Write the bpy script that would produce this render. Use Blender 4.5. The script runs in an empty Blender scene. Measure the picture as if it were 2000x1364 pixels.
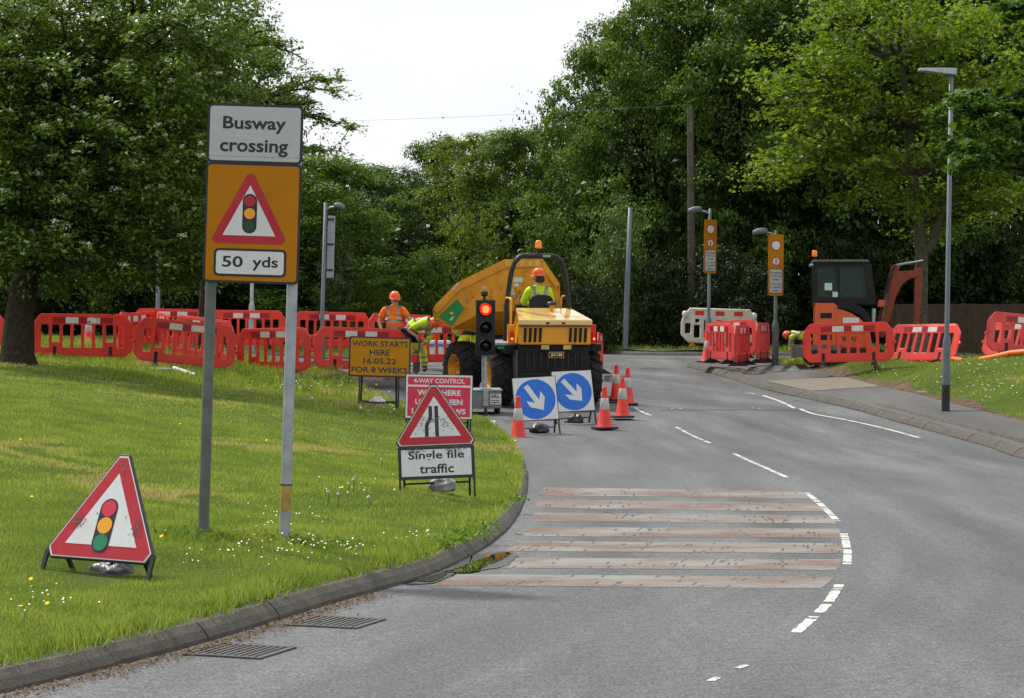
import bpy, bmesh, math, random
import numpy as np
from mathutils import Vector, Matrix
R = math.radians
scene = bpy.context.scene
COL = scene.collection
random.seed(7)
RNG = np.random.default_rng(11)

# ---------------------------------------------------------------- camera, sky, sun, exposure
F, CX, CY, EYE = 4000.0, 1000.0, 682.0, 1.57      # focal length in photo pixels, principal point, eye height
cam_d = bpy.data.cameras.new("camera"); cam = bpy.data.objects.new("camera", cam_d); COL.objects.link(cam)
cam.location = (0, 0, EYE); cam.rotation_euler = (R(90), 0, 0)
cam_d.sensor_width = 36; cam_d.lens = 72; cam_d.clip_end = 2000; cam_d.clip_start = .1
scene.camera = cam
SUN_EL, SUN_AZ = R(55), R(-50)                    # azimuth from +Y (into the picture), negative = to the left
world = bpy.data.worlds.new("World"); scene.world = world; world.use_nodes = True
nt = world.node_tree; nt.nodes.clear()
n_out = nt.nodes.new("ShaderNodeOutputWorld"); n_bg = nt.nodes.new("ShaderNodeBackground")
sky = nt.nodes.new("ShaderNodeTexSky"); sky.sky_type = 'NISHITA'; sky.sun_disc = False
sky.sun_elevation = SUN_EL; sky.sun_rotation = SUN_AZ; sky.air_density = 1.0; sky.dust_density = 2.0
tc = nt.nodes.new("ShaderNodeTexCoord"); mp = nt.nodes.new("ShaderNodeMapping"); mp.inputs['Scale'].default_value = (1, 1, 2.6)
nz = nt.nodes.new("ShaderNodeTexNoise"); nz.inputs['Scale'].default_value = 2.6; nz.inputs['Detail'].default_value = 7
nz.inputs['Roughness'].default_value = .58
rp = nt.nodes.new("ShaderNodeValToRGB"); rp.color_ramp.elements[0].position = .30; rp.color_ramp.elements[1].position = .52
rp.color_ramp.elements[0].color = (.72, .72, .72, 1); rp.color_ramp.elements[1].color = (1, 1, 1, 1)
nz2 = nt.nodes.new("ShaderNodeTexNoise"); nz2.inputs['Scale'].default_value = 7; nz2.inputs['Detail'].default_value = 6
cr2 = nt.nodes.new("ShaderNodeValToRGB"); cr2.color_ramp.elements[0].position = .3; cr2.color_ramp.elements[1].position = .62
cr2.color_ramp.elements[0].color = (8.1, 8.25, 8.5, 1); cr2.color_ramp.elements[1].color = (9.0, 9.05, 9.1, 1)
mx = nt.nodes.new("ShaderNodeMix"); mx.data_type = 'RGBA'
L = nt.links.new
L(tc.outputs['Generated'], mp.inputs[0]); L(mp.outputs[0], nz.inputs['Vector']); L(mp.outputs[0], nz2.inputs['Vector'])
L(nz.outputs[0], rp.inputs[0]); L(nz2.outputs[0], cr2.inputs[0])
L(rp.outputs[0], mx.inputs['Factor']); L(sky.outputs[0], mx.inputs[6]); L(cr2.outputs[0], mx.inputs[7])
L(mx.outputs[2], n_bg.inputs[0]); n_bg.inputs[1].default_value = .1; L(n_bg.outputs[0], n_out.inputs[0])
sun_d = bpy.data.lights.new("sun", 'SUN'); sun_d.energy = 3.6; sun_d.angle = R(4.0); sun_d.color = (1, .95, .86)
sun = bpy.data.objects.new("sun", sun_d); COL.objects.link(sun)
sv = Vector((math.sin(SUN_AZ) * math.cos(SUN_EL), math.cos(SUN_AZ) * math.cos(SUN_EL), math.sin(SUN_EL)))
sun.rotation_euler = sv.to_track_quat('Z', 'Y').to_euler(); sun.location = sv * 60
scene.view_settings.view_transform = 'Standard'; scene.view_settings.look = 'None'
scene.view_settings.exposure = .28; scene.view_settings.gamma = 1
scene.render.engine = 'CYCLES'
scene.cycles.max_bounces = 6; scene.cycles.transparent_max_bounces = 8

# ---------------------------------------------------------------- helpers: objects and properties
def link(o, parent=None):
    COL.objects.link(o)
    if parent: o.parent = parent
    return o
def tag(o, label=None, cat=None, group=None, kind=None):
    if label: o["label"] = label
    if cat: o["category"] = cat
    if group: o["group"] = group
    if kind: o["kind"] = kind
    return o
def thing(name, label, cat, loc=(0, 0, 0), rot=(0, 0, 0), group=None):
    o = bpy.data.objects.new(name, None); o.empty_display_size = .2
    o.location = loc; o.rotation_euler = rot
    return tag(link(o), label, cat, group)
def copy_tree(o, parent=None):
    c = o.copy(); COL.objects.link(c)
    if parent: c.parent = parent
    for ch in list(o.children): copy_tree(ch, c)
    return c

class MB:
    """collects simple solids, built as ONE mesh object"""
    def __init__(s, xf=None): s.v = []; s.f = []; s.mi = []; s.m = 0; s.xf = xf or Matrix.Identity(4); s.sm = []
    def add(s, vs, fs, xf=None, smooth=False):
        b = len(s.v); X = s.xf @ xf if xf else s.xf
        s.v += [tuple(X @ Vector(p)) for p in vs]
        s.f += [tuple(i + b for i in q) for q in fs]; s.mi += [s.m] * len(fs); s.sm += [smooth] * len(fs); return s
    def box(s, c, d, xf=None, taper=None):
        x, y, z = c; a, b, e = d[0] / 2, d[1] / 2, d[2] / 2; t = taper or (1, 1)
        vs = [(x - a, y - b, z - e), (x + a, y - b, z - e), (x + a, y + b, z - e), (x - a, y + b, z - e),
              (x - a * t[0], y - b * t[1], z + e), (x + a * t[0], y - b * t[1], z + e), (x + a * t[0], y + b * t[1], z + e), (x - a * t[0], y + b * t[1], z + e)]
        return s.add(vs, [(0, 3, 2, 1), (4, 5, 6, 7), (0, 1, 5, 4), (1, 2, 6, 5), (2, 3, 7, 6), (3, 0, 4, 7)], xf)
    def bar(s, p, q, w, h=None, up=(0, 0, 1)):
        p, q = Vector(p), Vector(q); d = (q - p); l = d.length; d.normalize(); u = Vector(up)
        if abs(d.dot(u)) > .95: u = Vector((0, 1, 0))
        r = d.cross(u).normalized(); u = r.cross(d); h = h or w
        M = Matrix(((r.x, d.x, u.x, p.x), (r.y, d.y, u.y, p.y), (r.z, d.z, u.z, p.z), (0, 0, 0, 1)))
        return s.box((0, l / 2, 0), (w, l, h), M)
    def tube(s, pts, r, seg=10, cap=True):
        pts = [Vector(p) for p in pts]; n = len(pts); rs = r if hasattr(r, '__len__') else [r] * n
        vs = []; fs = []; prev = None
        for i, p in enumerate(pts):
            d = (pts[min(i + 1, n - 1)] - pts[max(i - 1, 0)]).normalized()
            if prev is None:
                a = Vector((0, 0, 1)) if abs(d.z) < .9 else Vector((1, 0, 0)); u = d.cross(a).normalized()
            else:
                u = (prev - d * prev.dot(d)).normalized()
            prev = u; w = d.cross(u)
            for k in range(seg):
                t = 2 * math.pi * k / seg; vs.append(p + (u * math.cos(t) + w * math.sin(t)) * rs[i])
        for i in range(n - 1):
            for k in range(seg):
                k2 = (k + 1) % seg; fs.append((i * seg + k, i * seg + k2, (i + 1) * seg + k2, (i + 1) * seg + k))
        s.add(vs, fs, smooth=True)
        if cap:
            s.add(vs[:seg], [tuple(reversed(range(seg)))]); s.add(vs[-seg:], [tuple(range(seg))])
        return s
    def lathe(s, prof, seg=24, xf=None, smooth=True, close=False):   # profile (r, z)
        vs = []; fs = []
        for r, z in prof:
            for k in range(seg):
                t = 2 * math.pi * k / seg; vs.append((r * math.cos(t), r * math.sin(t), z))
        n = len(prof)
        for i in range(n if close else n - 1):
            j = (i + 1) % n
            for k in range(seg):
                k2 = (k + 1) % seg; fs.append((i * seg + k, i * seg + k2, j * seg + k2, j * seg + k))
        return s.add(vs, fs, xf, smooth)
    def prism(s, poly, y0, y1, xf=None):       # polygon in XZ extruded along Y
        n = len(poly); vs = [(x, y0, z) for x, z in poly] + [(x, y1, z) for x, z in poly]
        fs = [tuple(range(n)), tuple(reversed(range(n, 2 * n)))] + [(i, i + n, (i + 1) % n + n, (i + 1) % n) for i in range(n)]
        return s.add(vs, fs, xf)
    def holed(s, outer, holes, y0, y1, xf=None):
        bm = bmesh.new(); es = []
        for lp in [outer] + holes:
            vs = [bm.verts.new((x, y0, z)) for x, z in lp]
            es += [bm.edges.new((vs[i], vs[(i + 1) % len(vs)])) for i in range(len(vs))]
        bmesh.ops.triangle_fill(bm, edges=es, use_beauty=True, use_dissolve=False)
        bm.verts.index_update(); n = len(bm.verts)
        vs = [tuple(v.co) for v in bm.verts]; tri = [tuple(v.index for v in f.verts) for f in bm.faces]
        bd = [tuple(v.index for v in e.verts) for e in bm.edges if len(e.link_faces) == 1]
        bm.free()
        vs2 = vs + [(x, y1, z) for x, _, z in vs]
        fs = tri + [tuple(i + n for i in reversed(t)) for t in tri] + [(a, b, b + n, a + n) for a, b in bd]
        return s.add(vs2, fs, xf)
    def build(s, name, mats, parent=None, bevel=0, seg=2, loc=None, smooth=None):
        me = bpy.data.meshes.new(name); me.from_pydata(s.v, [], s.f)
        for m in (mats if isinstance(mats, (list, tuple)) else [mats]): me.materials.append(m)
        me.polygons.foreach_set('material_index', s.mi)
        me.polygons.foreach_set('use_smooth', s.sm if smooth is None else [smooth] * len(s.f))
        bm = bmesh.new(); bm.from_mesh(me); bmesh.ops.recalc_face_normals(bm, faces=bm.faces); bm.to_mesh(me); bm.free()
        o = link(bpy.data.objects.new(name, me), parent)
        if loc: o.location = loc
        if bevel:
            b = o.modifiers.new("bevel", 'BEVEL'); b.width = bevel; b.segments = seg; b.limit_method = 'ANGLE'; b.angle_limit = R(40)
        return o

# polygons in the XZ plane
def rrect(x0, z0, x1, z1, r, n=5):
    out = []
    for cx, cz, a in ((x1 - r, z1 - r, 0), (x0 + r, z1 - r, 90), (x0 + r, z0 + r, 180), (x1 - r, z0 + r, 270)):
        for k in range(n + 1):
            t = R(a + 90 * k / n); out.append((cx + r * math.cos(t), cz + r * math.sin(t)))
    return out
def circ(x, z, r, n=40, rz=None): return [(x + r * math.cos(2 * math.pi * k / n), z + (rz or r) * math.sin(2 * math.pi * k / n)) for k in range(n)]
def rpoly(pts, r, n=5):
    out = []; m = len(pts)
    for i in range(m):
        p = Vector(pts[i]); a = (Vector(pts[i - 1]) - p).normalized(); b = (Vector(pts[(i + 1) % m]) - p).normalized()
        ang = a.angle(b); t = r / math.tan(ang / 2); c = p + (a + b).normalized() * (r / math.sin(ang / 2))
        s0, s1 = p + a * t - c, p + b * t - c
        for k in range(n + 1): out.append(tuple(c + (s0.lerp(s1, k / n)).normalized() * r))
    return out
def chamfer(pts, r):
    out = []; m = len(pts)
    for i in range(m):
        p = Vector(pts[i]); a = (Vector(pts[i - 1]) - p).normalized(); b = (Vector(pts[(i + 1) % m]) - p).normalized()
        out += [tuple(p + a * r), tuple(p + b * r)]
    return out
def inset_tri(pts, d):
    c = sum((Vector(p) for p in pts), Vector((0, 0))) / 3; out = []
    for i in range(3):
        p = Vector(pts[i]); a = (Vector(pts[i - 1]) - p).normalized(); b = (Vector(pts[(i + 1) % 3]) - p).normalized()
        out.append(tuple(p + (a + b).normalized() * d / math.sin(a.angle(b) / 2)))
    return out
def ycyl(c, r, y0, y1):   # matrix for lathe along Y
    return Matrix.Translation(c) @ Matrix.Rotation(R(90), 4, 'X')

# ---------------------------------------------------------------- materials
def srgb(r, g, b):
    f = lambda c: (c / 255 / 12.92) if c / 255 <= .04045 else ((c / 255 + .055) / 1.055) ** 2.4
    return (f(r), f(g), f(b))
def mat(name, col, rough=.6, metal=0, var=.15, scale=6, bump=0, bscale=40, spec=.4, grime=0, gcol=(.05, .045, .035), emit=0, coat=0, gscale=3.0, stretch=(1, 1, .35), gth=(.52, .75)):
    m = bpy.data.materials.new(name); m.use_nodes = True; t = m.node_tree; p = t.nodes['Principled BSDF']
    p.inputs['Roughness'].default_value = rough; p.inputs['Metallic'].default_value = metal
    p.inputs['Specular IOR Level'].default_value = spec; p.inputs['Coat Weight'].default_value = coat
    c = t.nodes.new("ShaderNodeTexCoord"); n = t.nodes.new("ShaderNodeTexNoise")
    n.inputs['Scale'].default_value = scale; n.inputs['Detail'].default_value = 5
    t.links.new(c.outputs['Object'], n.inputs['Vector'])
    mr = t.nodes.new("ShaderNodeMapRange"); mr.inputs[1].default_value = .3; mr.inputs[2].default_value = .7
    mr.inputs[3].default_value = 1 - var; mr.inputs[4].default_value = 1 + var
    t.links.new(n.outputs[0], mr.inputs[0])
    mul = t.nodes.new("ShaderNodeMix"); mul.data_type = 'RGBA'; mul.blend_type = 'MULTIPLY'; mul.inputs['Factor'].default_value = 1
    mul.inputs[6].default_value = (*col, 1); t.links.new(mr.outputs[0], mul.inputs[7]); last = mul.outputs[2]
    if grime:
        mpn = t.nodes.new("ShaderNodeMapping"); mpn.inputs['Scale'].default_value = stretch; t.links.new(c.outputs['Object'], mpn.inputs[0])
        g = t.nodes.new("ShaderNodeTexNoise"); g.inputs['Scale'].default_value = gscale; g.inputs['Detail'].default_value = 8; g.inputs['Roughness'].default_value = .7
        t.links.new(mpn.outputs[0], g.inputs['Vector'])
        q = t.nodes.new("ShaderNodeMapRange"); q.inputs[1].default_value = gth[0]; q.inputs[2].default_value = gth[1]; q.inputs[4].default_value = grime
        t.links.new(g.outputs[0], q.inputs[0])
        gm = t.nodes.new("ShaderNodeMix"); gm.data_type = 'RGBA'; gm.inputs[7].default_value = (*gcol, 1)
        t.links.new(q.outputs[0], gm.inputs['Factor']); t.links.new(last, gm.inputs[6]); last = gm.outputs[2]
    t.links.new(last, p.inputs['Base Color'])
    if bump:
        bn = t.nodes.new("ShaderNodeTexNoise"); bn.inputs['Scale'].default_value = bscale; bn.inputs['Detail'].default_value = 4
        t.links.new(c.outputs['Object'], bn.inputs['Vector'])
        bp = t.nodes.new("ShaderNodeBump"); bp.inputs['Strength'].default_value = bump; bp.inputs['Distance'].default_value = .02
        t.links.new(bn.outputs[0], bp.inputs['Height']); t.links.new(bp.outputs[0], p.inputs['Normal'])
    if emit:
        p.inputs['Emission Color'].default_value = (*col, 1); p.inputs['Emission Strength'].default_value = emit
    return m
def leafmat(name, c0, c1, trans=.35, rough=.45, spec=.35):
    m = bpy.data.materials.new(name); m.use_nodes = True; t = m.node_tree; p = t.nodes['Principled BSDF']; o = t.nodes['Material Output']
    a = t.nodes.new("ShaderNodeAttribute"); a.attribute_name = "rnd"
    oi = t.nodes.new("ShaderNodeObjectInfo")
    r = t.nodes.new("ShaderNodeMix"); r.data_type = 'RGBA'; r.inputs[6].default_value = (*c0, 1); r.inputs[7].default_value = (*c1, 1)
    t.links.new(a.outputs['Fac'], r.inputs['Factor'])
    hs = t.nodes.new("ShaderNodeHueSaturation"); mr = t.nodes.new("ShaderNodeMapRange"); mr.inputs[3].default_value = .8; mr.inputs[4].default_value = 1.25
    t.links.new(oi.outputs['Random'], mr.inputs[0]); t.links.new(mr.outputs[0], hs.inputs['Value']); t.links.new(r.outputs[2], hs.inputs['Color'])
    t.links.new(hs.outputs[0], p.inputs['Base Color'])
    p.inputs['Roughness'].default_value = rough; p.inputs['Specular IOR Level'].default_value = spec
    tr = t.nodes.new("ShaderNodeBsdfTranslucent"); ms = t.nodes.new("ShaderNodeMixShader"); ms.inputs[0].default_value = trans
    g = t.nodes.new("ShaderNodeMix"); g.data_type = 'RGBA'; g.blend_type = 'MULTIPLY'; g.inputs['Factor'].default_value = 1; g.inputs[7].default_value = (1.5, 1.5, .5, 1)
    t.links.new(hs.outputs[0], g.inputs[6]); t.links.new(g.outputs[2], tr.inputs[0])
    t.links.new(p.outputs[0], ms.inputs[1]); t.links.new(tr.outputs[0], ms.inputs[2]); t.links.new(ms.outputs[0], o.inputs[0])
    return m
def glass(name, col=(.8, .9, .88), rough=.03, alpha=.25):
    m = bpy.data.materials.new(name); m.use_nodes = True; p = m.node_tree.nodes['Principled BSDF']
    p.inputs['Base Color'].default_value = (*col, 1); p.inputs['Roughness'].default_value = rough; p.inputs['Alpha'].default_value = alpha
    p.inputs['Specular IOR Level'].default_value = .3
    return m
M = {}
M['red_plastic'] = mat('red_plastic', (.70, .032, .017), .38, var=.12, scale=3, grime=.5, gcol=(.30, .06, .04), spec=.5, gscale=4, stretch=(1, 1, 1))
M['sky_sheen_red'] = mat('sky_sheen_red_plastic', (.60, .05, .05), .45, var=.15, scale=3, grime=.35, gcol=(.5, .2, .17))  # pink tone paints the grazing sky sheen on the pen barriers
M['dark_red'] = mat('red_reflective_film', (.33, .006, .018), .35, var=.1)
M['white_film'] = mat('white_reflective_film', (.62, .62, .58), .4, var=.08, grime=.35, gcol=(.25, .23, .2))
M['white_plastic'] = mat('white_plastic', (.60, .58, .50), .5, var=.12, grime=.55, gcol=(.2, .17, .12))
M['cone_red'] = mat('cone_red', (.64, .036, .02), .45, var=.15, grime=.3, gcol=(.25, .04, .03), gscale=7)
M['cone_white'] = mat('cone_sleeve', (.46, .45, .44), .4, var=.1, grime=.5, gcol=(.3, .27, .25), gscale=6)
M['rubber'] = mat('black_rubber', (.022, .022, .023), .75, var=.3, bump=.2, spec=.25, grime=.4, gcol=(.06, .055, .05))
M['black_metal'] = mat('black_painted_steel', (.018, .018, .02), .45, var=.2, grime=.3, gcol=(.05, .035, .025))
M['black_film'] = mat('black_sign_film', (.014, .014, .022), .4, var=.1)
M['sign_white'] = mat('sign_white', (.41, .435, .44), .4, var=.05, grime=.35, gcol=(.33, .30, .24), gscale=2.2, stretch=(2.5, 2.5, .5))
M['sign_white_clean'] = mat('sign_white_clean', (.60, .62, .63), .4, var=.04, grime=.3, gcol=(.4, .36, .3), gscale=9, stretch=(1, 1, 1))
M['sign_yellow'] = mat('sign_yellow', (.41, .16, .002), .5, var=.06, spec=.15, grime=.3, gcol=(.3, .15, .01), gscale=2.6, stretch=(2.5, 2.5, .35))
M['sign_ochre'] = mat('sign_ochre', (.42, .185, .004), .55, spec=.15, var=.08, grime=.3, gcol=(.3, .16, .02))
M['sign_red'] = mat('sign_red', (.40, .008, .022), .4, var=.08, grime=.25, gcol=(.32, .1, .1), gscale=14, stretch=(1, 1, 1))
M['sign_red_dark'] = mat('sign_red_dark', (.40, .008, .02), .4, var=.08)
M['sign_crimson'] = mat('sign_crimson', (.55, .02, .06), .45, var=.08, grime=.2, gcol=(.4, .12, .12))
M['sign_blue'] = mat('sign_blue', (.005, .13, .56), .38, var=.07, grime=.2, gcol=(.12, .2, .4), gscale=7, stretch=(1, 1, 1))
M['sign_amber'] = mat('sign_amber', (.78, .33, .012), .4, var=.05)
M['sign_green'] = mat('sign_green', (.006, .19, .07), .4, var=.05)
M['sign_green_dark'] = mat('sign_green_dark', (.004, .05, .022), .4, var=.05)
M['dirt_scuff'] = mat('scuffed_dirt', (.16, .13, .09), .9, var=.5, scale=60)
M['galv'] = mat('galvanised_steel', (.34, .37, .40), .5, .55, var=.18, scale=9, grime=.35, gcol=(.2, .2, .18))
M['grey_paint'] = mat('grey_painted_steel', (.125, .155, .175), .5, .2, var=.12, scale=5, grime=.35, gcol=(.16, .17, .17))
M['green_grey_paint'] = mat('green_grey_painted_pole', (.11, .125, .115), .55, .1, var=.2, scale=8, grime=.5, gcol=(.07, .08, .05))
M['jcb_yellow'] = mat('yellow_machine_paint', (.72, .30, .008), .32, var=.08, scale=3, grime=.4, gcol=(.34, .16, .03), coat=.3, gscale=4)
M['bonnet_glare'] = mat('bonnet_sky_glare_paint', (.78, .50, .17), .26, var=.05, scale=3, grime=.25, gcol=(.6, .38, .14), coat=1, gscale=4, spec=1)  # machine yellow made paler: sky glare on the lid put into its colour
M['skip_yellow'] = mat('scratched_yellow_paint', (.68, .285, .008), .45, var=.12, scale=4, grime=.75, gcol=(.20, .10, .02), gscale=3.5, stretch=(1.6, 1.6, .6))
M['green_sticker'] = mat('green_sticker', (.012, .22, .05), .5, var=.1, grime=.4, gcol=(.08, .18, .05))
M['dark_machine'] = mat('dark_machine_paint', (.009, .010, .011), .6, var=.3, spec=.25, grime=.5, gcol=(.035, .03, .026))
M['tyre'] = mat('muddy_tyre', (.026, .024, .022), .9, var=.35, scale=7, bump=.4, bscale=30, grime=.7, gcol=(.085, .07, .052), spec=.2)
M['orange_machine'] = mat('orange_machine_paint', (.56, .085, .008), .35, var=.08, grime=.3, gcol=(.25, .08, .03), coat=.3)
M['orange_shaded'] = mat('tree_shaded_boom_orange', (.21, .034, .008), .5, var=.15, grime=.4, gcol=(.12, .05, .03))  # machine orange darkened, the maple's shade painted into boom and dipper
M['steel_dark'] = mat('worn_steel', (.12, .115, .11), .55, .5, var=.3, grime=.5, gcol=(.09, .07, .05))
M['chrome'] = mat('chrome_rod', (.7, .7, .7), .15, 1, var=.05)
M['hi_orange'] = mat('hi_vis_orange_cloth', (.88, .19, .015), .85, var=.15, scale=14, bump=.5, bscale=9)
M['hi_yellow'] = mat('hi_vis_yellow_cloth', (.56, .80, .04), .85, var=.15, scale=14, bump=.5, bscale=9)
M['reflect'] = mat('grey_reflective_tape', (.30, .31, .30), .5, var=.15)
M['navy_cloth'] = mat('navy_cloth', (.018, .02, .035), .9, var=.25)
M['dark_red_cloth'] = mat('dark_red_cloth', (.09, .012, .02), .9, var=.25)
M['helmet'] = mat('orange_helmet', (.86, .12, .025), .35, var=.06, coat=.2)
M['skin'] = mat('skin', (.52, .28, .20), .6, var=.1, scale=20)
M['hair'] = mat('dark_hair', (.03, .02, .016), .8, var=.3)
M['boot'] = mat('boot_leather', (.025, .02, .018), .7, var=.3)
M['bark'] = mat('bark', (.045, .037, .028), .95, var=.4, scale=12, bump=.8, bscale=25, spec=.1)
M['bark_light'] = mat('lichen_bark', (.085, .08, .055), .95, var=.35, scale=10, bump=.7, bscale=22, spec=.1)
M['wood_pole'] = mat('weathered_pole', (.085, .078, .06), .9, var=.3, scale=8, stretch=(6, 6, .3), grime=.5, gcol=(.06, .055, .04))
M['fence_wood'] = mat('brown_fence_boards', (.05, .034, .02), .9, var=.3, scale=5, grime=.5, gcol=(.05, .035, .02))
M['kerb'] = mat('kerb_concrete', (.085, .078, .066), .9, var=.25, scale=9, bump=.4, bscale=60, grime=.6, gcol=(.07, .064, .055), gscale=6, stretch=(1, 1, 1))
M['sack_black'] = mat('black_plastic_sack', (.022, .025, .032), .42, var=.25, scale=5, bump=1, bscale=9, spec=.6)
M['sack_grey'] = mat('grey_plastic_sack', (.30, .31, .33), .4, var=.35, scale=7, bump=1, bscale=14, spec=.5)
M['sack_white'] = mat('white_woven_sack', (.55, .53, .49), .8, var=.2, bump=.8, bscale=20)
M['blue_plastic'] = mat('blue_plastic', (.03, .2, .62), .5, var=.15)
M['lamp_red'] = mat('lit_red_lamp', (1, .018, .006), .3, var=.02, emit=1.3)
M['lamp_core'] = mat('lit_lamp_core', (1, .20, .05), .3, var=.02, emit=1.7)
M['tail_red'] = mat('tail_lamp_red', (.45, .008, .008), .25, var=.1, emit=.25)
M['lamp_off'] = mat('dark_lens', (.006, .006, .007), .25, var=.1)
M['amber_lens'] = mat('amber_beacon_lens', (.85, .22, .01), .25, var=.1, emit=.12)
M['orange_duct'] = mat('orange_duct_plastic', (.85, .17, .03), .45, var=.08)
M['cab_glass'] = glass('cab_glass', (.035, .075, .062), .04, .38)
M['paper'] = mat('pale_paper_notice', (.40, .62, .55), .7, var=.05)
M['road_white'] = mat('worn_white_road_paint', (.60, .60, .57), .75, var=.1, scale=30, grime=.85, gcol=(.12, .12, .115), gscale=26, stretch=(1, 1, 1), gth=(.46, .60))
# ---------------------------------------------------------------- ground shape
def sstep(a, b, x): t = np.clip((x - a) / (b - a), 0, 1); return t * t * (3 - 2 * t)
_ky = np.arange(-60, 500, .1)
_kz = np.interp(_ky, [-60, 30, 34, 37, 41, 44, 48, 53, 60, 70, 500], [0, 0, .06, .17, .42, .56, .81, 1.12, 1.40, 1.5, 1.5])
_kz = np.convolve(np.pad(_kz, 12, mode='edge'), np.ones(25) / 25, 'valid')
def zr(x, y):
    x = np.asarray(x, float); y = np.asarray(y, float)
    b = np.interp(y, _ky, _kz)
    w = sstep(-.9, -2.6, x) * sstep(40, 45.5, y)
    l = np.clip(1.05 + .078 * (-2.3 - x), 1.0, 1.72)
    return b * (1 - w) + np.maximum(b, l) * w
def P(px, py, d): return Vector(((px - CX) / F * d, d, EYE - (py - CY) / F * d))
def solve(px, py, surf, lo=7, hi=110):
    d = np.arange(lo, hi, .02); x = (px - CX) / F * d; z = EYE - (py - CY) / F * d
    k = np.nonzero(z < surf(x, d))[0]
    k = k[0] if len(k) else len(d) - 1
    return (float(x[k]), float(d[k]))
LK_PX = [(0, 1356), (110, 1332), (215, 1305), (320, 1278), (400, 1256), (500, 1226), (620, 1187), (700, 1165), (780, 1143), (860, 1116), (920, 1087), (960, 1062),
         (995, 1030), (1018, 995), (1029, 960), (1030, 930), (1022, 900), (1008, 876), (992, 858), (972, 842), (950, 828)]
LK = [(-6.5, -4), (-4.6, 2), (-3.3, 6.3)] + [solve(x, y, zr) for x, y in LK_PX]
LK2 = LK + [(-1.15, 38.3), (-1.9, 39.8), (-2.6, 41.4), (-3.5, 43.0), (-4.7, 44.4), (-7, 45.4), (-10, 46.2), (-20, 47.6), (-60, 50)]
LK2 = [p for i, p in enumerate(LK2)]
FARK = [(-60, 60), (-20, 57.5), (-10, 56.5), (-5, 57), (-1.5, 59.5), (1.2, 62.5), (2.8, 62.8), (3.1, 61.4), (3.7, 60.3), (6.3, 59.6), (14, 60), (40, 62)]
RK_PX = [(1340, 716), (1380, 727), (1430, 742), (1475, 757), (1530, 770), (1600, 785), (1700, 810), (1800, 838), (1880, 860), (1940, 877), (2000, 897)]
RKc = [solve(x, y, zr) for x, y in RK_PX]
RK = [(40, 55.5), (14, 54.3), (9, 53.9), (6.5, 53.8), (5.3, 53.6)] + RKc + [(7.55, 25), (7.3, 20), (6.7, 16), (5.6, 12), (4.4, 9), (3.2, 6.5), (1.6, 4), (.4, 2), (-1, -4)]
ROAD = np.array(LK2 + FARK + RK)
def polyd(poly, x, y, closed=True):
    """distance to polyline"""
    p = np.asarray(poly, float); q = np.roll(p, -1, 0) if closed else p[1:]; p = p if closed else p[:-1]
    best = np.full(x.shape, 1e9)
    for (ax, ay), (bx, by) in zip(p, q):
        dx, dy = bx - ax, by - ay; l2 = dx * dx + dy * dy + 1e-12
        t = np.clip(((x - ax) * dx + (y - ay) * dy) / l2, 0, 1)
        best = np.minimum(best, (x - ax - t * dx) ** 2 + (y - ay - t * dy) ** 2)
    return np.sqrt(best)
def inside(poly, x, y):
    p = np.asarray(poly, float); r = np.zeros(x.shape, bool); j = len(p) - 1
    for i in range(len(p)):
        (xi, yi), (xj, yj) = p[i], p[j]
        if yi != yj:
            r ^= ((yi > y) != (yj > y)) & (x < (xj - xi) * (y - yi) / (yj - yi) + xi)
        j = i
    return r
def road_sd(x, y):
    x = np.asarray(x, float); y = np.asarray(y, float)
    d = polyd(ROAD, x, y); return np.where(inside(ROAD, x, y), -d, d)
def resample(pts, step):
    pts = np.asarray(pts, float); s = np.r_[0, np.cumsum(np.hypot(*np.diff(pts, axis=0).T))]
    # smooth the polyline a little (Catmull-Rom through the points)
    out = []
    n = len(pts)
    for i in range(n - 1):
        p0, p1, p2, p3 = pts[max(i - 1, 0)], pts[i], pts[i + 1], pts[min(i + 2, n - 1)]
        for t in np.linspace(0, 1, 12, endpoint=False):
            out.append(.5 * (2 * p1 + (p2 - p0) * t + (2 * p0 - 5 * p1 + 4 * p2 - p3) * t * t + (3 * p1 - p0 - 3 * p2 + p3) * t ** 3))
    out.append(pts[-1]); out = np.array(out)
    s = np.r_[0, np.cumsum(np.hypot(*np.diff(out, axis=0).T))]; q = np.arange(0, s[-1], step)
    return np.c_[np.interp(q, s, out[:, 0]), np.interp(q, s, out[:, 1])]
LKs = resample(LK2, .3)
RKs = resample(RK, .3)
ROAD = np.array(list(map(tuple, LKs)) + FARK + list(map(tuple, RKs)))
PV_PX = [(1512, 711), (1580, 722), (1650, 738), (1760, 766), (1850, 789), (1930, 809), (2000, 827)]
PVO = [solve(x, y, lambda a, b: zr(a, b) + .2) for x, y in PV_PX] + [(9.2, 30), (9.1, 22), (8.4, 15)]
ctrl = []
for k in range(0, len(LKs), 5):
    x, y = LKs[k]
    if x > -30: ctrl.append((x - .25, y - .05, float(zr(x, y)) + .12))
for k in range(0, len(RKs), 5):
    x, y = RKs[k]
    if y > 5 and x < 30: ctrl.append((x + .22, y, float(zr(x, y)) + .12))
for x, y in FARK[1:-1]: ctrl.append((x, y + .2, float(zr(x, y)) + .12))
for x, y in resample(PVO[:8], .8): ctrl.append((x, y, float(zr(x, y)) + .215))
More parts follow.
